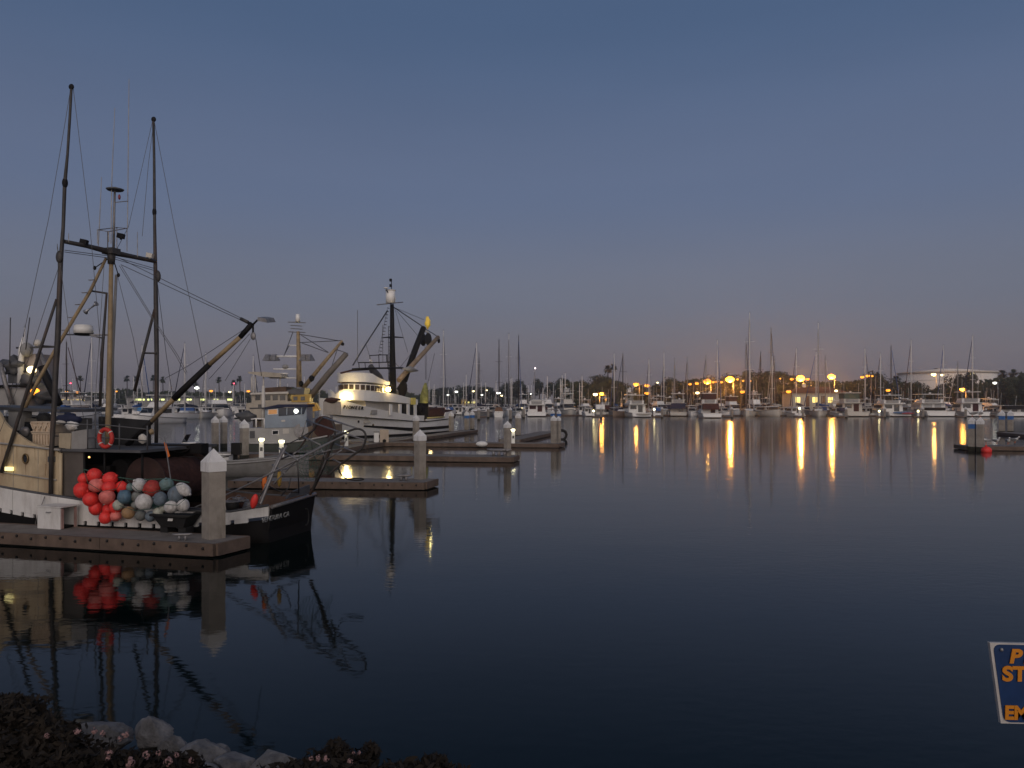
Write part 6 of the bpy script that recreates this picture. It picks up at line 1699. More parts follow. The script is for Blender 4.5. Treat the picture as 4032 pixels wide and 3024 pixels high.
# ------------------------------------------------------------------ trees, palms, lamps, buildings on the far shore
M_leaf = mat('tree_leaves', (0.035, 0.045, 0.018), 0.85, 0.5, 0.6)
M_leaf2 = mat('lamplit_tree_leaves', (0.055, 0.048, 0.020), 0.85, 0.5, 0.6)  # lighter, warmer leaf copy: lamplight put into the colour
M_bark = mat('bark', (0.06, 0.045, 0.035), 0.9, 0.3, 2)
GZ = 1.2
def tree(label, px, top, wpx, Y, flat=False, tall=False, m=None, n=2300):
    p_ = W(px, 1600, Y)
    zt = H - (top - HOR) * Y / F - GZ
    rx = wpx * Y / F / 2
    th = Thing('tree', label, 'tree', (p_.x, p_.y, GZ), 0, 'trees along the far shore')
    rg = random.Random(int(px * 7 + top))
    ch = min(zt * .80, rx * (0.75 if flat else 2.0)) if not tall else zt * .72
    cz = zt - ch / 2
    th.part('trunk', MB().tube([(0, 0, -.3), (.2, 0, cz * .6), (-.1, .1, cz + ch * .2)], [rx * .10 + .12, rx * .07 + .1, .08], 8), M_bark)
    lm = MB()
    for k in range(5):
        a = 2 * math.pi * k / 5 + rg.random()
        lm.tube([(0.1, 0, cz * .62), (rx * .4 * math.cos(a), rx * .4 * math.sin(a), cz), (rx * .75 * math.cos(a), rx * .75 * math.sin(a), cz + ch * .2)], [.14, .10, .04], 5)
    th.part('limbs', lm, M_bark)
    cl = []
    for k in range(16):
        a, e = rg.uniform(0, 2 * math.pi), rg.uniform(-.55, 1)
        rr_ = rg.uniform(.35, .78)
        cl.append((Vector((rx * rr_ * math.cos(a) * math.sqrt(max(.05, 1 - e * e * .6)), rx * rr_ * math.sin(a) * math.sqrt(max(.05, 1 - e * e * .6)), cz + e * ch * .36)), rg.uniform(.30, .52)))
    vs, fs = [], []
    for k in range(n):
        c, s_ = rg.choice(cl)
        d = Vector((rg.gauss(0, 1), rg.gauss(0, 1), rg.gauss(0, 1))).normalized() * rg.uniform(.55, 1.05)
        q_ = c + Vector((d.x * rx * s_, d.y * rx * s_, d.z * ch * s_ * .55))
        nrm = (d + Vector((rg.uniform(-.7, .7), rg.uniform(-.7, .7), rg.uniform(-.3, .9)))).normalized()
        x = nrm.orthogonal().normalized(); y = nrm.cross(x)
        a = rg.uniform(0, 6.28); x, y = x * math.cos(a) + y * math.sin(a), y * math.cos(a) - x * math.sin(a)
        L = rg.uniform(.22, .5) * (.6 + rx * .09)
        o = len(vs)
        vs += [q_ - x * L, q_ + y * L * .55, q_ + x * L, q_ - y * L * .55]
        fs.append((o, o + 1, o + 2, o + 3))
    mb = MB().add(vs, fs)
    th.part('crown', mb, m or M_leaf)
    return th
TREES = [(1992, 1500, 74, 395, 'leftmost dark tree behind the tall white mast'), (2045, 1494, 70, 395, 'dark tree behind the thick dark mast'), (2122, 1492, 50, 390, 'narrow dark tree right of the mast with lamp'), (2182, 1507, 74, 380, 'low tree above the brown cabined trawler'),
 (2218, 1490, 66, 300, 'round tree above the tower sportfisher'), (2290, 1502, 76, 290, 'broad tree right of the tower sportfisher'), (2368, 1482, 116, 285, 'big tree left of the lone palm trunk'), (2448, 1503, 90, 275, 'low dark tree between palm and orange lamps'),
 (2525, 1516, 70, 270, 'low tree between two orange lamps above the yacht'), (2592, 1512, 60, 268, 'small tree left of the pointed dark tree'), (2646, 1486, 116, 265, 'big pointed dark tree above the trawler yacht'), (2712, 1514, 66, 265, 'small tree between pointed and lamp lit trees'),
 (2790, 1484, 124, 262, 'lamp lit tree behind the brightest left orange lamp'), (2872, 1470, 110, 262, 'lamp lit tree left of the tallest mast'), (2940, 1461, 104, 270, 'boxy tree right behind the tallest mast'),
 (3130, 1482, 64, 262, 'small tree right of the umbrella tree'), (3192, 1508, 100, 262, 'low tree behind the triple orange lamps'), (3285, 1520, 84, 262, 'low tree behind the red roof'), (3385, 1500, 104, 262, 'dark tree left of the biggest right tree'),
 (3462, 1468, 136, 262, 'biggest dark tree right of the red roof'), (3592, 1501, 128, 250, 'round dark tree at the left of the tank'), (3752, 1486, 116, 252, 'bushy tree before the tank middle'), (3802, 1463, 84, 256, 'tall leaning tree before the tank right half'), (3965, 1490, 110, 262, 'dark tree right of the tank'), (4030, 1500, 90, 262, 'tree at the right edge of the picture'),
 (3690, 1530, 70, 246, 'low bush under the tank lamps'), (1830, 1522, 120, 400, 'low dark grove behind the grey sloop'), (1740, 1526, 110, 402, 'low dark grove behind the seiner stern'), (1910, 1522, 110, 400, 'low dark grove behind the ketch mast')]
for px, top, wpx, Y, lab in TREES:
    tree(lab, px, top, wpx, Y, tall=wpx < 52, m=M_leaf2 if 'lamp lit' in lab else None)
tree('flat topped umbrella tree behind the tall faint masts', 3045, 1459, 160, 268, flat=True, n=1900)
tree('low spreading tree under the umbrella tree', 3040, 1500, 120, 262)

def palm(label, px, top, Y, r_=1.9):
    p_ = W(px, 1600, Y)
    zt = H - (top - HOR) * Y / F - GZ - r_ * .8
    th = Thing('palm_tree', label, 'palm tree', (p_.x, p_.y, GZ), 0, 'palms along the far shore')
    rg = random.Random(int(px))
    th.part('trunk', MB().tube([(0, 0, -.3), (.15, 0, zt * .5), (0, 0, zt)], [.32, .24, .22], 7), M_bark)
    vs, fs = [], []
    for k in range(46):
        a, e = rg.uniform(0, 6.283), rg.uniform(-.9, 1.35)
        d = Vector((math.cos(a) * math.cos(e), math.sin(a) * math.cos(e), math.sin(e)))
        sd = d.cross(Vector((0, 0, 1)))
        sd = sd.normalized() if sd.length > .05 else Vector((1, 0, 0))
        b = Vector((0, 0, zt)); L = r_ * rg.uniform(.75, 1.1)
        m1 = b + d * L * .6; e1 = b + d * L - Vector((0, 0, L * .22))
        w_ = L * .30
        o = len(vs)
        vs += [b, m1 + sd * w_, m1 - sd * w_, e1 + sd * w_ * .5, e1 - sd * w_ * .5]
        fs += [(o, o + 1, o + 2), (o + 1, o + 3, o + 4, o + 2)]
    th.part('crown', MB().add(vs, fs), M_leaf)
for px, top, Y, lab in ((2393, 1437, 300, 'lone palm left of the dark ketch mast'), (2414, 1430, 310, 'palm hidden behind the dark ketch mast'), (3946, 1455, 290, 'left palm of the two at the right of the tank'), (3990, 1452, 290, 'right palm of the two at the right of the tank'),
      (3528, 1476, 280, 'short palm left of the tank'), (3685, 1448, 345, 'palm top showing over the tank roof'), (862, 1483, 400, 'palm left of the tan trawler canopy'), (921, 1495, 398, 'palm above the big white flybridge cruiser'), (944, 1480, 396, 'tall palm left of the trawler canopy end'), 
      (500, 1478, 400, 'palm left of the far pole strut'), (535, 1480, 398, 'palm at the far pole strut'), (603, 1476, 400, 'palm touching the far pole'), (641, 1482, 400, 'palm right of the far pole'), (316, 1478, 400, 'palm left of the near mast'), (770, 1500, 405, 'short palm behind the boom sleeve')):
    palm(lab, px, top, Y)
# far woods that read as one mass
def wood(label, x0, x1, y0, y1, h0, n, seed, leaf):
    rg = random.Random(seed)
    vs, fs = [], []
    for k in range(n):
        x = rg.uniform(x0, x1); y = rg.uniform(y0, y1)
        hgt = h0 + h0 * .7 * mnoise.noise(Vector((x * .03, seed, 0))) + h0 * .45 * mnoise.noise(Vector((x * .13, seed + 3, 0)))
        z = GZ + rg.random() ** .7 * max(1.5, hgt)
        L = rg.uniform(.5, 1.2) * leaf; a = rg.uniform(0, 3.14)
        d = Vector((math.cos(a) * L, rg.uniform(-.3, .3) * L, math.sin(a) * L)); e = Vector((-math.sin(a) * L * .6, rg.uniform(-.3, .3), math.cos(a) * L * .6))
        c = Vector((x, y, z)); o = len(vs)
        vs += [c - d, c + e, c + d, c - e]; fs.append((o, o + 1, o + 2, o + 3))
    tag(MB().add(vs, fs).build('distant_wood', M_leaf), label, 'trees', kind='stuff')
wood('distant dark line of trees behind the left berths', -330, 10, 400, 430, 7.0, 16000, 9, 1.0)
wood('dark line of bushes under the trees behind the right berths', 16, 190, 268, 292, 8.0, 24000, 4, .8)

def street_lamp(label, px, py, Y, r_=.5, m=None, arm=1.2, group='street lamps on the far shore'):
    p_ = W(px, py, Y)
    th = Thing('street_lamp', label, 'street lamp', (p_.x + arm, p_.y + .4, GZ), 0, group)
    z = p_.z - GZ
    th.part('pole', MB().tube([(0, 0, 0), (0, 0, z + .25)], [.14, .09], 7), M_galv)
    th.part('arm', MB().tube([(0, 0, z + .2), (-arm * .5, -.2, z + .42), (-arm, -.4, z + .34)], .06, 6), M_galv)
    th.part('hood', MB().ball((-arm, -.4, z + .32), r_, 12, 6, (1.1, .9, .3)), M_grey)
    th.part('lamp', MB().ball((-arm, -.42, z), r_, 12, 8, (1.15, .9, .72)), m or M_sod)
    return th
LAMPS = [(2344, 1553, 214, .55, 'left of twin low lamps by the brown ketch', 1), (2369, 1551, 214, .45, 'right of twin low lamps by the brown ketch', 0), (2504, 1512, 262, .85, 'left high orange lamp above the large yacht', 0), (2548, 1518, 260, .75, 'right high orange lamp above the large yacht', 0), (2548, 1548, 212, .6, 'low orange lamp just above the large yacht', 0), (2589, 1507, 240, .28, 'small lamp right of the two above the yacht', 1),
 (2717, 1513, 236, .42, 'left lamp of the pair at the pointed tree', 0), (2744, 1510, 236, .48, 'right lamp of the pair at the pointed tree', 0), (2746, 1547, 212, .45, 'low lamp above the shaded tan boat', 1), (2785, 1502, 250, 1.1, 'bright left orange lamp of the brightest two', 0), (2809, 1505, 240, .38, 'first small lamp between the brightest two', 0), (2822, 1503, 242, .4, 'second small lamp between the brightest two', 0), (2841, 1505, 244, .36, 'third small lamp between the brightest two', 0), (2874, 1494, 250, 1.2, 'bright right orange lamp of the brightest two', 0),
 (2904, 1494, 246, .34, 'small lamp just left of the tallest mast', 0), (2926, 1500, 246, .3, 'small lamp touching the tallest mast', 0), (2954, 1500, 246, .3, 'small lamp just right of the tallest mast', 0), (2923, 1543, 212, .55, 'low lamp left of the tallest mast foot', 0), (3072, 1491, 250, .25, 'tiny lamp among the faint masts', 0), (3118, 1493, 232, .5, 'left lamp of the triple orange lamps', 0), (3151, 1490, 244, 1.2, 'middle and biggest of the triple orange lamps', 0), (3180, 1493, 232, .5, 'right lamp of the triple orange lamps', 0),
 (3105, 1542, 210, .6, 'low lamp at the left corner of the lit building', 0), (3273, 1483, 244, 1.0, 'single high orange lamp above the red roof', 0), (3292, 1539, 208, .38, 'small yellow lamp at the right end of the lit building', 1), (3395, 1485, 240, .52, 'left lamp before the biggest dark tree', 0), (3417, 1480, 240, .55, 'middle lamp before the biggest dark tree', 0), (3434, 1481, 246, .34, 'right small lamp before the biggest dark tree', 0), (3497, 1537, 212, .5, 'low lamp under the biggest dark tree', 0), (3676, 1474, 296, .80, 'left lamp on a tall post before the tank', 1), (3710, 1476, 298, .62, 'second lamp before the tank', 1), (3825, 1470, 296, .75, 'lamp before the right half of the tank', 1), (3789, 1533, 212, .58, 'low orange lamp before the tank', 0)]
PT_LAMPS = {2369: 900, 2504: 1200, 2785: 4500, 2874: 8000, 3151: 8000, 3273: 4500, 3676: 1100, 3825: 900, 3789: 700}
for px, py, Y, r_, lab, w_ in LAMPS:
    th = street_lamp(lab, px, py, Y, r_, M_warm if w_ else (M_sod if px in (2369, 2874, 3151, 3273, 3789) else M_sodS))
    if px in PT_LAMPS:
        l_ = lamp_light((-1.2, -.9, W(px, py, Y).z - GZ - .9), PT_LAMPS[px], (1.0, 0.42, 0.07), .5); l_.parent = th.o
street_lamp('white lamp at the right of the tank', 3917, 1508, 240, .5, M_cool)
for px, py, Y, r_, m, lab in ((1796, 1542, 388, .75, M_cool, 'white shore lamp right of the seiner mast gear'), (1764, 1555, 380, .5, M_cool, 'small white shore lamp right of the seiner crane'), (1863, 1540, 388, .6, M_warm, 'yellow shore lamp left of the grey sloop mast'), (1897, 1555, 380, .5, M_cool, 'low white shore lamp at the grey dark mast'), (1916, 1537, 390, .45, M_warm, 'small yellow shore lamp right of the dark mast'), (1963, 1547, 370, .85, M_cool, 'largest white shore lamp above the ketch'), (1975, 1558, 380, .5, M_warm, 'yellow shore lamp right below the largest white one'), (2091, 1551, 380, .4, M_cool, 'small white shore lamp left of the lamp topped mast'),
     (305, 1544, 388, .75, M_sodS, 'orange shore lamp between radar and near mast'), (262, 1542, 392, .6, M_sodS, 'smaller orange shore lamp right of the near pole'), (775, 1527, 392, 1.0, M_cool, 'big white shore lamp above the boom'), (831, 1539, 390, .8, M_sodS, 'orange shore lamp right of the boom'), (905, 1543, 390, .6, M_warm, 'yellow shore lamp above the flybridge cruiser'), (978, 1540, 390, .8, M_sodS, 'orange shore lamp left of the trawler wheelhouse'), (458, 1541, 392, .5, M_sodS, 'small orange shore lamp right of the near mast')):
    street_lamp(lab, px, py, Y, r_, m, group='lamps on the left shore')
for px, py, lab in ((278, 1509, 'red lamp on a thin post left of the near mast'), (921, 1510, 'red lamp on a thin post among the left palms')):
    street_lamp(lab, px, py, 392, .32, M_redl, .3, group='red shore lamps')
p_ = W(2107, 1450, 178)
solo('mast_lamp', MB().ball(p_, .17, 8, 6), mat('pink_lamp', (1, .8, .8), emit=4.0, emit_col=(1, .75, .75)), 'small pinkish lamp on the lone mast top', 'lamp')

# storage tank
tc = W(3727, 1500, 330)
RT = 345 / 2 * 330 / F
zt = H - (1466 - HOR) * 330 / F
tk = Thing('storage_tank', 'large pale round storage tank behind the right hand trees', 'tank', (tc.x, tc.y, GZ), 0)
M_tank = mat('tank_paint', (.84, .80, .75), .6, .08, .08, GRIME, .3)
tk.part('shell', MB().cone((0, 0, -1), RT, RT, zt - GZ + 1, 72), M_tank)
tk.part('roof', MB().cone((0, 0, zt - GZ), RT * 1.005, RT * .1, 1.6, 72), M_tank)
tk.part('rim', MB().tube([(RT * 1.01 * math.cos(a), RT * 1.01 * math.sin(a), zt - GZ - .3) for a in [2 * math.pi * k / 72 for k in range(72)]], .45, 6, closed=True), M_offwhite)
for k in range(3):
    z = (zt - GZ) * (.25 + .25 * k)
    tk.part('seam', MB().tube([(RT * 1.001 * math.cos(a), RT * 1.001 * math.sin(a), z) for a in [2 * math.pi * i / 72 for i in range(72)]], .06, 4, closed=True), M_grey)

# low building with red hip roof and lit windows
BY = 222.0
a, b = W(3118, 1572, BY), W(3338, 1572, BY)
bd = Thing('shore_building', 'low pale building with red hip roof and three lit windows', 'building', ((a.x + b.x) / 2, BY, GZ), 0)
hw, hd = (b.x - a.x) / 2, 4.0
ze = H - (1547 - HOR) * BY / F - GZ
bd.part('wall', MB().box((0, hd, ze / 2), (hw * 2, hd * 2, ze)), mat('stucco', (.55, .50, .42), .8, .1, .5))
zr = H - (1522 - HOR) * BY / F - GZ
ev = .8
vs = [(-hw - ev, -ev, ze), (hw + ev, -ev, ze), (hw + ev, 2 * hd + ev, ze), (-hw - ev, 2 * hd + ev, ze), (-hw + 4, hd, zr), (hw - 4, hd, zr)]
rf = bd.part('roof', MB().add(vs, [(0, 1, 5, 4), (2, 3, 4, 5), (1, 2, 5), (3, 0, 4), (3, 2, 1, 0)]), mat('red_roof', (.18, .06, .035), .8, .25, .6))
bd.part('chimney', MB().box((-3, hd, zr + .2), (.8, .8, 1.2)), M_tank, parent=rf)
for px in (3141, 3208, 3269):
    x = W(px, 1560, BY).x - (a.x + b.x) / 2
    fr_ = bd.part('window_frame', MB().box((x, -.04, ze * .58), (1.5, .1, 1.7)), M_boatwhite)
    bd.part('pane', MB().box((x, -.08, ze * .58), (1.25, .08, 1.45)), M_lit, parent=fr_)
    bd.part('glazing_bar', MB().box((x, -.13, ze * .58), (.07, .03, 1.45)), M_boatwhite, parent=fr_)
for px in (3180, 3240):
    x = W(px, 1560, BY).x - (a.x + b.x) / 2
    bd.part('door', MB().box((x, -.04, ze * .42), (1.0, .1, ze * .8)), M_wood)
# long shed on the left shore with a row of lit windows
SY = 398.0
a, b = W(500, 1570, SY), W(930, 1570, SY)
sh = Thing('harbour_shed', 'long low shed on the left shore with a row of lit windows', 'building', ((a.x + b.x) / 2, SY, GZ), 0)
hw = (b.x - a.x) / 2
sh.part('wall', MB().box((0, 4, 2.2), (hw * 2, 8, 4.4)), M_grey)
sh.part('roof', MB().box((0, 4, 4.7), (hw * 2 + 2, 10, .5)), M_dkgrey)
for px in (541, 560, 590, 638, 679, 700, 745, 800, 850, 905):
    x = W(px, 1557, SY).x - (a.x + b.x) / 2
    sh.part('lit_window', MB().box((x, -.06, 3.3), (2.4, .1, .8)), mat('greenish_window', (.9, 1, .4), emit=1.6, emit_col=(.9, 1.0, .35)))
a, b = W(215, 1570, 396), W(335, 1570, 396)
sh = Thing('harbour_shed', 'orange lit shed on the left shore behind the near mast', 'building', ((a.x + b.x) / 2, 396, GZ), 0)
hw = (b.x - a.x) / 2
sh.part('wall', MB().box((0, 4, 2.4), (hw * 2, 8, 4.8)), M_offwhite)
sh.part('roof', MB().box((0, 4, 5.1), (hw * 2 + 2, 10, .5)), M_maroon)
for k in range(6):
    sh.part('lit_window', MB().box((-hw + (k + .5) * hw / 3, -.06, 2.6), (1.6, .1, 1.2)), M_lit)
for i, (px, m, lab) in enumerate(((1840, M_yellow, 'yellow lit kiosk behind the grey sloop'), (1865, M_offwhite, 'pale hut right of the yellow lit kiosk'))):
    a = W(px, 1570, 392)
    sh = Thing('kiosk', lab, 'building', (a.x, 392, GZ), 0)
    sh.part('wall', MB().box((0, 2, 1.7), (6, 4, 3.4)), m)
    sh.part('roof', MB().box((0, 2, 3.6), (7, 5, .35)), M_dkgrey)
    sh.part('lit_window', MB().box((0, -.06, 1.9), (2.2, .1, .9)), mat('dim_window', (.8, .7, .3), emit=.7, emit_col=(.9, .8, .25)))

# ------------------------------------------------------------------ docks, piles and gulls at the right edge
a = G(3803, 1757, DK); b = G(4300, 1762, DK)
u = (b - a).normalized(); v = Vector((-u.y, u.x, 0))
dock('dock at the right edge carrying gulls and a red fender', [(b.x, b.y), (a.x, a.y)], [(b.x + v.x * 2.2, b.y + v.y * 2.2), (a.x + v.x * 2.2, a.y + v.y * 2.2)], board=4)
pile(3828, 0, 1640, 30, 'left pile of the gull topped pair at the right edge', Y=54.6, blue=True)
pile(3860, 0, 1641, 30, 'right pile of the gull topped pair at the right edge', Y=54.2)
a = G(3926, 1701, DK); b = G(4250, 1734, DK)
u = (b - a).normalized(); v = Vector((-u.y, u.x, 0))
dock('farther dark dock behind the gull dock at the right edge', [(b.x, b.y), (a.x, a.y)], [(b.x + v.x * 2, b.y + v.y * 2), (a.x + v.x * 2, a.y + v.y * 2)], board=4)
pile(3945, 0, 1614, 24, 'left blue banded pile of the farther pair at the right edge', Y=84, blue=True)
pile(3979, 0, 1614, 24, 'right blue banded pile of the farther pair at the right edge', Y=84, blue=True)
rf_ = W(3884, 1774, 53.2)
rb_ = Thing('fender', 'red ball fender hanging on the right edge dock', 'fender', (rf_.x, rf_.y, rf_.z - .3), 0)
rb_.part('ball', MB().ball((0, 0, .3), .31, 16, 10, (1.1, 1, .9)), M_red)
rb_.part('eye', MB().tube([(0, 0, .57), (0, .05, .66)], .05, 7), M_red)
def gull(label, loc, deg, s=1.0):
    th = Thing('gull', label, 'gull', loc, deg, 'gulls at the right edge')
    rs = []
    for f, r_, z in ((-.24, .012, .20), (-.16, .05, .20), (-.05, .085, .19), (.06, .085, .21), (.13, .06, .26), (.16, .045, .31), (.19, .05, .35), (.225, .035, .355), (.25, .012, .35)):
        rs.append([(f * s, r_ * s * math.cos(a), (z + r_ * math.sin(a)) * s) for a in [2 * math.pi * k / 10 for k in range(10)]])
    th.part('body', MB().loft(rs, close=True), M_boatwhite)
    th.part('beak', MB().tube([(.245 * s, 0, .348 * s), (.31 * s, 0, .335 * s)], [.014 * s, .004 * s], 6), M_yellow)
    for sd in (-1, 1):
        th.part('wing', MB().ball((-.06 * s, sd * .075 * s, .22 * s), s, 12, 8, (.20, .022, .06), 0, 0, Matrix.Rotation(R(6), 3, 'Y')), M_grey)
        th.part('leg', MB().tube([(.0, sd * .03 * s, .12 * s), (.0, sd * .03 * s, 0)], .008 * s, 5), M_orange)
    return th
for px, py, deg, lab in ((3899, 1751, 185, 'gull nearest the red fender on the right edge dock'), (3941, 1752, -80, 'second gull from the red fender on the right edge dock'), (3987, 1752, -105, 'third gull from the red fender on the right edge dock'), (4014, 1747, -60, 'gull at the very right edge of the dock')):
    p_ = G(px, py, DK)
    gull(lab, (p_.x, p_.y + .5, DK + .012), deg, 1.35)
for px, Y, deg, lab in ((3828, 54.6, 160, 'gull perched on the left pile at the right edge'), (3860, 54.2, 30, 'gull perched on the right pile at the right edge')):
    p_ = W(px, 1640, Y)
    gull(lab, (p_.x, p_.y, p_.z - .05), deg, 1.35)

# ------------------------------------------------------------------ bank, boulders and plants in front
def bank_z(x, y):
    base_ = 1.75 - .47 * max(0, y - 2.6)
    left = max(0.0, min(1.0, (-0.9 - x / max(y, .5) * 4.2) / 1.0))
    s_ = x / max(y, .5)
    k = max(0.0, min(1.0, (-.15 - s_) / .35))
    z = base_ + .20 * k
    return z + .06 * mnoise.noise(Vector((x * 1.3, y * 1.3, 0)))
nx, ny = 60, 40
vs, fs = [], []
for j in range(ny):
    for i in range(nx):
        x = -14 + 28 * i / (nx - 1); y = -6 + 14.5 * j / (ny - 1)
        vs.append((x, y, bank_z(x, y) if y > 2.6 else 1.75 + .04 * mnoise.noise(Vector((x, y, 3)))))
for j in range(ny - 1):
    for i in range(nx - 1):
        o = j * nx + i; fs.append((o, o + 1, o + 1 + nx, o + nx))
struct('bank_ground', MB().add(vs, fs, True), mat('bank_soil', (.035, .028, .02), .95, .4, 3, bump=.5, bump_scale=12))
M_rock = mat('rock', (.19, .185, .19), .85, .55, 7.0, (.05, .045, .04), .85, .8, 18)
def boulder(px, py, wpx, hpx, Y, seed, lab):
    """broken rock: a ball cut by many random planes, then roughened"""
    c = W(px, py, Y)
    rx, rz = wpx / 2 * Y / F, hpx / 2 * Y / F
    rg = random.Random(seed * 17)
    pl = [(Vector((rg.gauss(0, 1), rg.gauss(0, 1), rg.gauss(0, 1))).normalized(), rg.uniform(.62, .92)) for _ in range(17)]
    mb = MB().ball((0, 0, 0), 1, 40, 26)
    out = []
    for p_ in mb.v:
        k = min([1.0] + [d_ / p_.dot(n_) for n_, d_ in pl if p_.dot(n_) > .05])
        k *= 1 + .05 * mnoise.noise(p_ * 5 + Vector((seed, 0, 0))) + .03 * mnoise.noise(p_ * 13)
        q_ = p_ * k * 1.12
        out.append(c + Vector((q_.x * rx, q_.y * rx * .8, q_.z * rz)))
    mb.v = out
    mb.sm = [False] * len(mb.sm)
    solo('boulder', mb, M_rock, lab, 'boulder', 'riprap boulders at the water edge')
for i, (px, py, wpx, hpx, Y, lab) in enumerate(((392, 2905, 236, 150, 5.6, 'long grey boulder at the left behind pink flowers'), (600, 2900, 150, 140, 5.5, 'upright grey boulder right of the long one'), (690, 2950, 120, 110, 5.4, 'small boulder right of the upright one'),
     (800, 2985, 190, 120, 5.3, 'flat grey boulder below the small one'), (930, 3020, 180, 110, 5.2, 'low grey boulder left of the rightmost one'), (1080, 3012, 200, 110, 5.2, 'rightmost visible boulder beside the plants'), (860, 2975, 90, 80, 5.5, 'little grey stone between the flat boulders'), (760, 3050, 220, 120, 5.0, 'grey boulder at the bottom edge'),
     (1330, 3060, 300, 130, 5.2, 'dark boulder under the right hand plants'), (150, 2990, 260, 160, 5.6, 'boulder buried in the left hand bush'))):
    boulder(px, py, wpx, hpx, Y, i + 3, lab)
M_shrub = mat('shrub_leaf', (.020, .014, .009), .85, .7, 6.0)
M_petal = mat('pink_petal', (.36, .21, .20), .8, .3, 8.0)
def plant(label, spots, n, seed, flowers, size=.034, cat='shrub'):
    """leafy mat: stems and many small leaves, with separate flowers"""
    rg = random.Random(seed)
    px, py, wpx, hpx, Y = spots[0]
    o0 = W(px, py, Y)
    th = Thing('flowering_shrub', label, cat, (o0.x, o0.y, bank_z(o0.x, o0.y)), 0)
    vs, fs = [], []
    st_ = MB()
    for k in range(n):
        px, py, wpx, hpx, Y = rg.choice(spots)
        yy = Y + rg.uniform(-.45, .45)
        gx, gy = max(-2.4, min(2.4, rg.gauss(0, 1))), max(-2.2, min(2.2, rg.gauss(0, 1)))
        sp_ = 1 + .35 * mnoise.noise(Vector((px * .01 + gx * 1.7, gy * 1.7, yy * 2)))
        c = W(px + wpx * .30 * gx * sp_, py + hpx * .30 * gy * sp_, yy)
        if c.z < bank_z(c.x, c.y) - .05: continue
        nrm = Vector((rg.gauss(0, 1), rg.gauss(0, 1) - .6, rg.gauss(.6, 1))).normalized()
        x = nrm.orthogonal().normalized(); y = nrm.cross(x); t_ = rg.uniform(0, 6.28)
        x, y = x * math.cos(t_) + y * math.sin(t_), y * math.cos(t_) - x * math.sin(t_)
        L = rg.uniform(.5, 1.2) * size
        o = len(vs)
        vs += [c - x * L, c - x * L * .2 + y * L * .38, c + x * L, c - x * L * .2 - y * L * .38]
        fs.append((o, o + 1, o + 2, o + 3))
        if k % 60 == 0:
            st_.tube([(c.x, c.y + .1, bank_z(c.x, c.y) - .05), c], .006, 4)
    lv = th.part('leaves', MB().add(vs, fs), M_shrub, world=True)
    lv['kind'] = 'stuff'
    th.part('stems', st_, M_bark, world=True)
    for px, py, Y, r_ in flowers:
        c = W(px, py, Y - .62)
        fl_ = MB()
        r_ *= .72
        for k in range(26):   # a head of many small florets
            tl = Vector((rg.gauss(0, 1), rg.gauss(0, .8) - .5, rg.gauss(0, 1) + .2)).normalized()
            ctr = c + tl * r_ * rg.uniform(.5, 1.0)
            x = tl.orthogonal().normalized(); y = tl.cross(x); s_ = r_ * rg.uniform(.2, .36)
            fl_.add([ctr + x * s_, ctr + y * s_, ctr - x * s_, ctr - y * s_], [(0, 1, 2, 3)])
        th.part('flower', fl_, M_petal, world=True)
    return th
FL = [(305, 2880, 4.9, .030), (372, 2878, 4.9, .028), (405, 2888, 4.9, .026), (492, 2893, 4.85, .032), (185, 2897, 4.9, .024), (430, 2965, 4.7, .030), (512, 3003, 4.6, .042), (578, 2972, 4.7, .034), (625, 2966, 4.7, .024), (664, 3000, 4.6, .036), (470, 2910, 4.8, .022), (425, 2985, 4.7, .022), (695, 2972, 4.7, .022), (752, 2995, 4.7, .026)]
plant('dark shrub with pink flowers at bottom left', [(50, 2880, 240, 180, 5.0), (40, 2795, 170, 80, 5.3), (130, 2975, 380, 120, 4.8), (400, 3010, 480, 80, 4.6), (600, 3005, 240, 50, 4.7), (170, 2900, 200, 80, 4.9)], 22000, 3, FL)
plant('low dark plants with pale flowers at the bottom edge right of the boulders', [(1330, 3000, 200, 70, 5.0), (1300, 3030, 340, 40, 4.8), (1330, 2950, 50, 45, 5.1), (1460, 2962, 40, 40, 5.1), (1230, 3020, 140, 40, 4.9)], 4200, 8, [(1225, 2987, 4.9, .022), (1254, 2985, 4.9, .026), (1284, 2986, 4.9, .028), (1378, 2999, 4.8, .024), (1415, 2964, 5.0, .018), (1392, 2964, 5.0, .014)])
plant('sparse dark sprigs at the bottom edge right of the low plants', [(1640, 3020, 260, 50, 4.9), (1720, 3005, 60, 50, 5.0)], 700, 12, [])

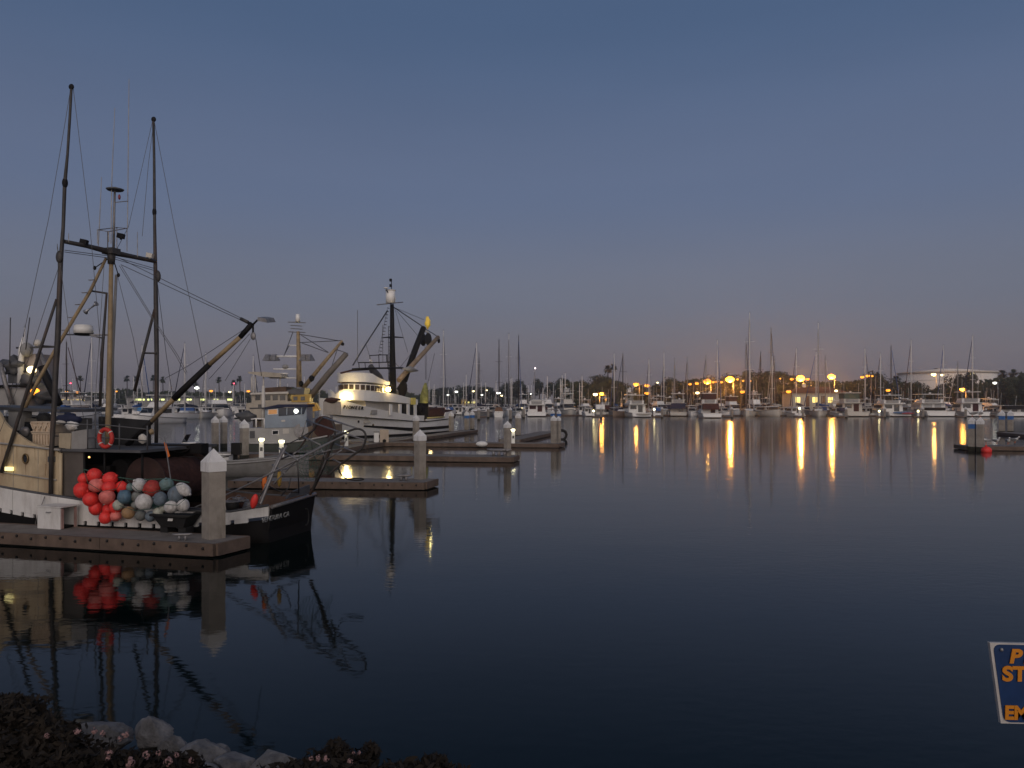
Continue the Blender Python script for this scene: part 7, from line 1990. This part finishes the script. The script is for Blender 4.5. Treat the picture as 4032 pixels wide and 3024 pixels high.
# ------------------------------------------------------------------ blue and orange notice on a leaning post
SYd = 4.0
sg = W(3897, 2531, SYd)
sgn = Thing('notice_sign', 'blue notice with orange letters at the lower right edge', 'sign', (sg.x + .28, sg.y + .03, bank_z(sg.x, sg.y)), 0)
org = Vector((sg.x + .28, sg.y + .03, bank_z(sg.x, sg.y)))
def sl(px, py, off=0.0):
    # board leans: its foot is a little farther than its head
    f = (py - 2531) / 320.0
    return W(px, py, SYd) + Vector((0, -off, 0)) - org
WD = 560     # board width in photo pixels at this distance
tl, bl = (3897, 2531), (3940, 2842)
def bp(uu, vv, off=0.0):
    """board coordinates: uu in photo pixels from the left edge, vv 0..1 downwards"""
    return sl(tl[0] + (bl[0] - tl[0]) * vv + uu, tl[1] + (bl[1] - tl[1]) * vv + uu * .022, off)
def board(u0, v0, u1, v1, off, th_, r_=0.0, n=5):
    pts = []
    for (cu, cv, a0) in ((u0 + r_, v0 + r_ / 311, 180), (u1 - r_, v0 + r_ / 311, 270), (u1 - r_, v1 - r_ / 311, 0), (u0 + r_, v1 - r_ / 311, 90)):
        if r_ == 0: pts.append((cu, cv)); continue
        for k in range(n):
            a = R(a0 + 90 * k / (n - 1))
            pts.append((cu + r_ * math.cos(a), cv + r_ * math.sin(a) / 311))
    return MB().slab([bp(a, b, off) for a, b in pts], (0, th_, 0))
sgn.part('backing', board(0, 0, WD, 1.02, 0, .02), mat('sign_border', (.50, .47, .45), .5, .15, 6, GRIME, .4))
M_sblue = mat('sign_blue', (.008, .035, .12), .45, .35, 5, (.004, .01, .03), .5)
sgn.part('blue_panel', board(11, .018, WD - 8, 1.0, .004, .004, 26), M_sblue)
M_letter = mat('sign_orange', (.62, .22, .012), .5, .12, 10)
def sign_text(body, px, py_base, hpx, shear=0.0, sx=1.15):
    loc = W(px, py_base, SYd) - org + Vector((0, -.010, 0))
    o = text_mesh(sgn, body, hpx * SYd / F * 1.40, M_letter, loc, (R(90), R(1.2), 0), sx=sx, extrude=.002, bold=.0042)
    if shear:
        for v_ in o.data.vertices: v_.co.x += v_.co.y * shear
sign_text('P', 3968, 2606, 53, .16)
sign_text('I', 4024, 2608, 53, .16)
sign_text('ST', 3941, 2676, 56)
sign_text('EM', 3950, 2827, 52, 0, 1.0)
bo_ = W(3940, 2556, SYd) - org
sgn.part('bolt', MB().ball(bo_ + Vector((0, -.008, 0)), .009, 8, 6), M_galv)
pc_ = bp(WD / 2, .5)
sgn.part('post', MB().box((pc_.x, .06, .25), (.09, .06, 1.0)), M_galv)

# ------------------------------------------------------------------ thin sea haze round the whole place
hm = bpy.data.materials.new('haze'); hm.use_nodes = True
hn, hl = hm.node_tree.nodes, hm.node_tree.links
hn.clear()
ho = hn.new('ShaderNodeOutputMaterial'); hv = hn.new('ShaderNodeVolumePrincipled')
hv.inputs['Color'].default_value = (0.93, 0.91, 0.93, 1)
hv.inputs['Density'].default_value = 0.00062
hv.inputs['Anisotropy'].default_value = 0.86
hl.new(hv.outputs['Volume'], ho.inputs['Volume'])
hz_ = MB().box((0, 430, 13.5), (1840, 980, 33)).build('haze', hm)
hz_['kind'] = 'stuff'
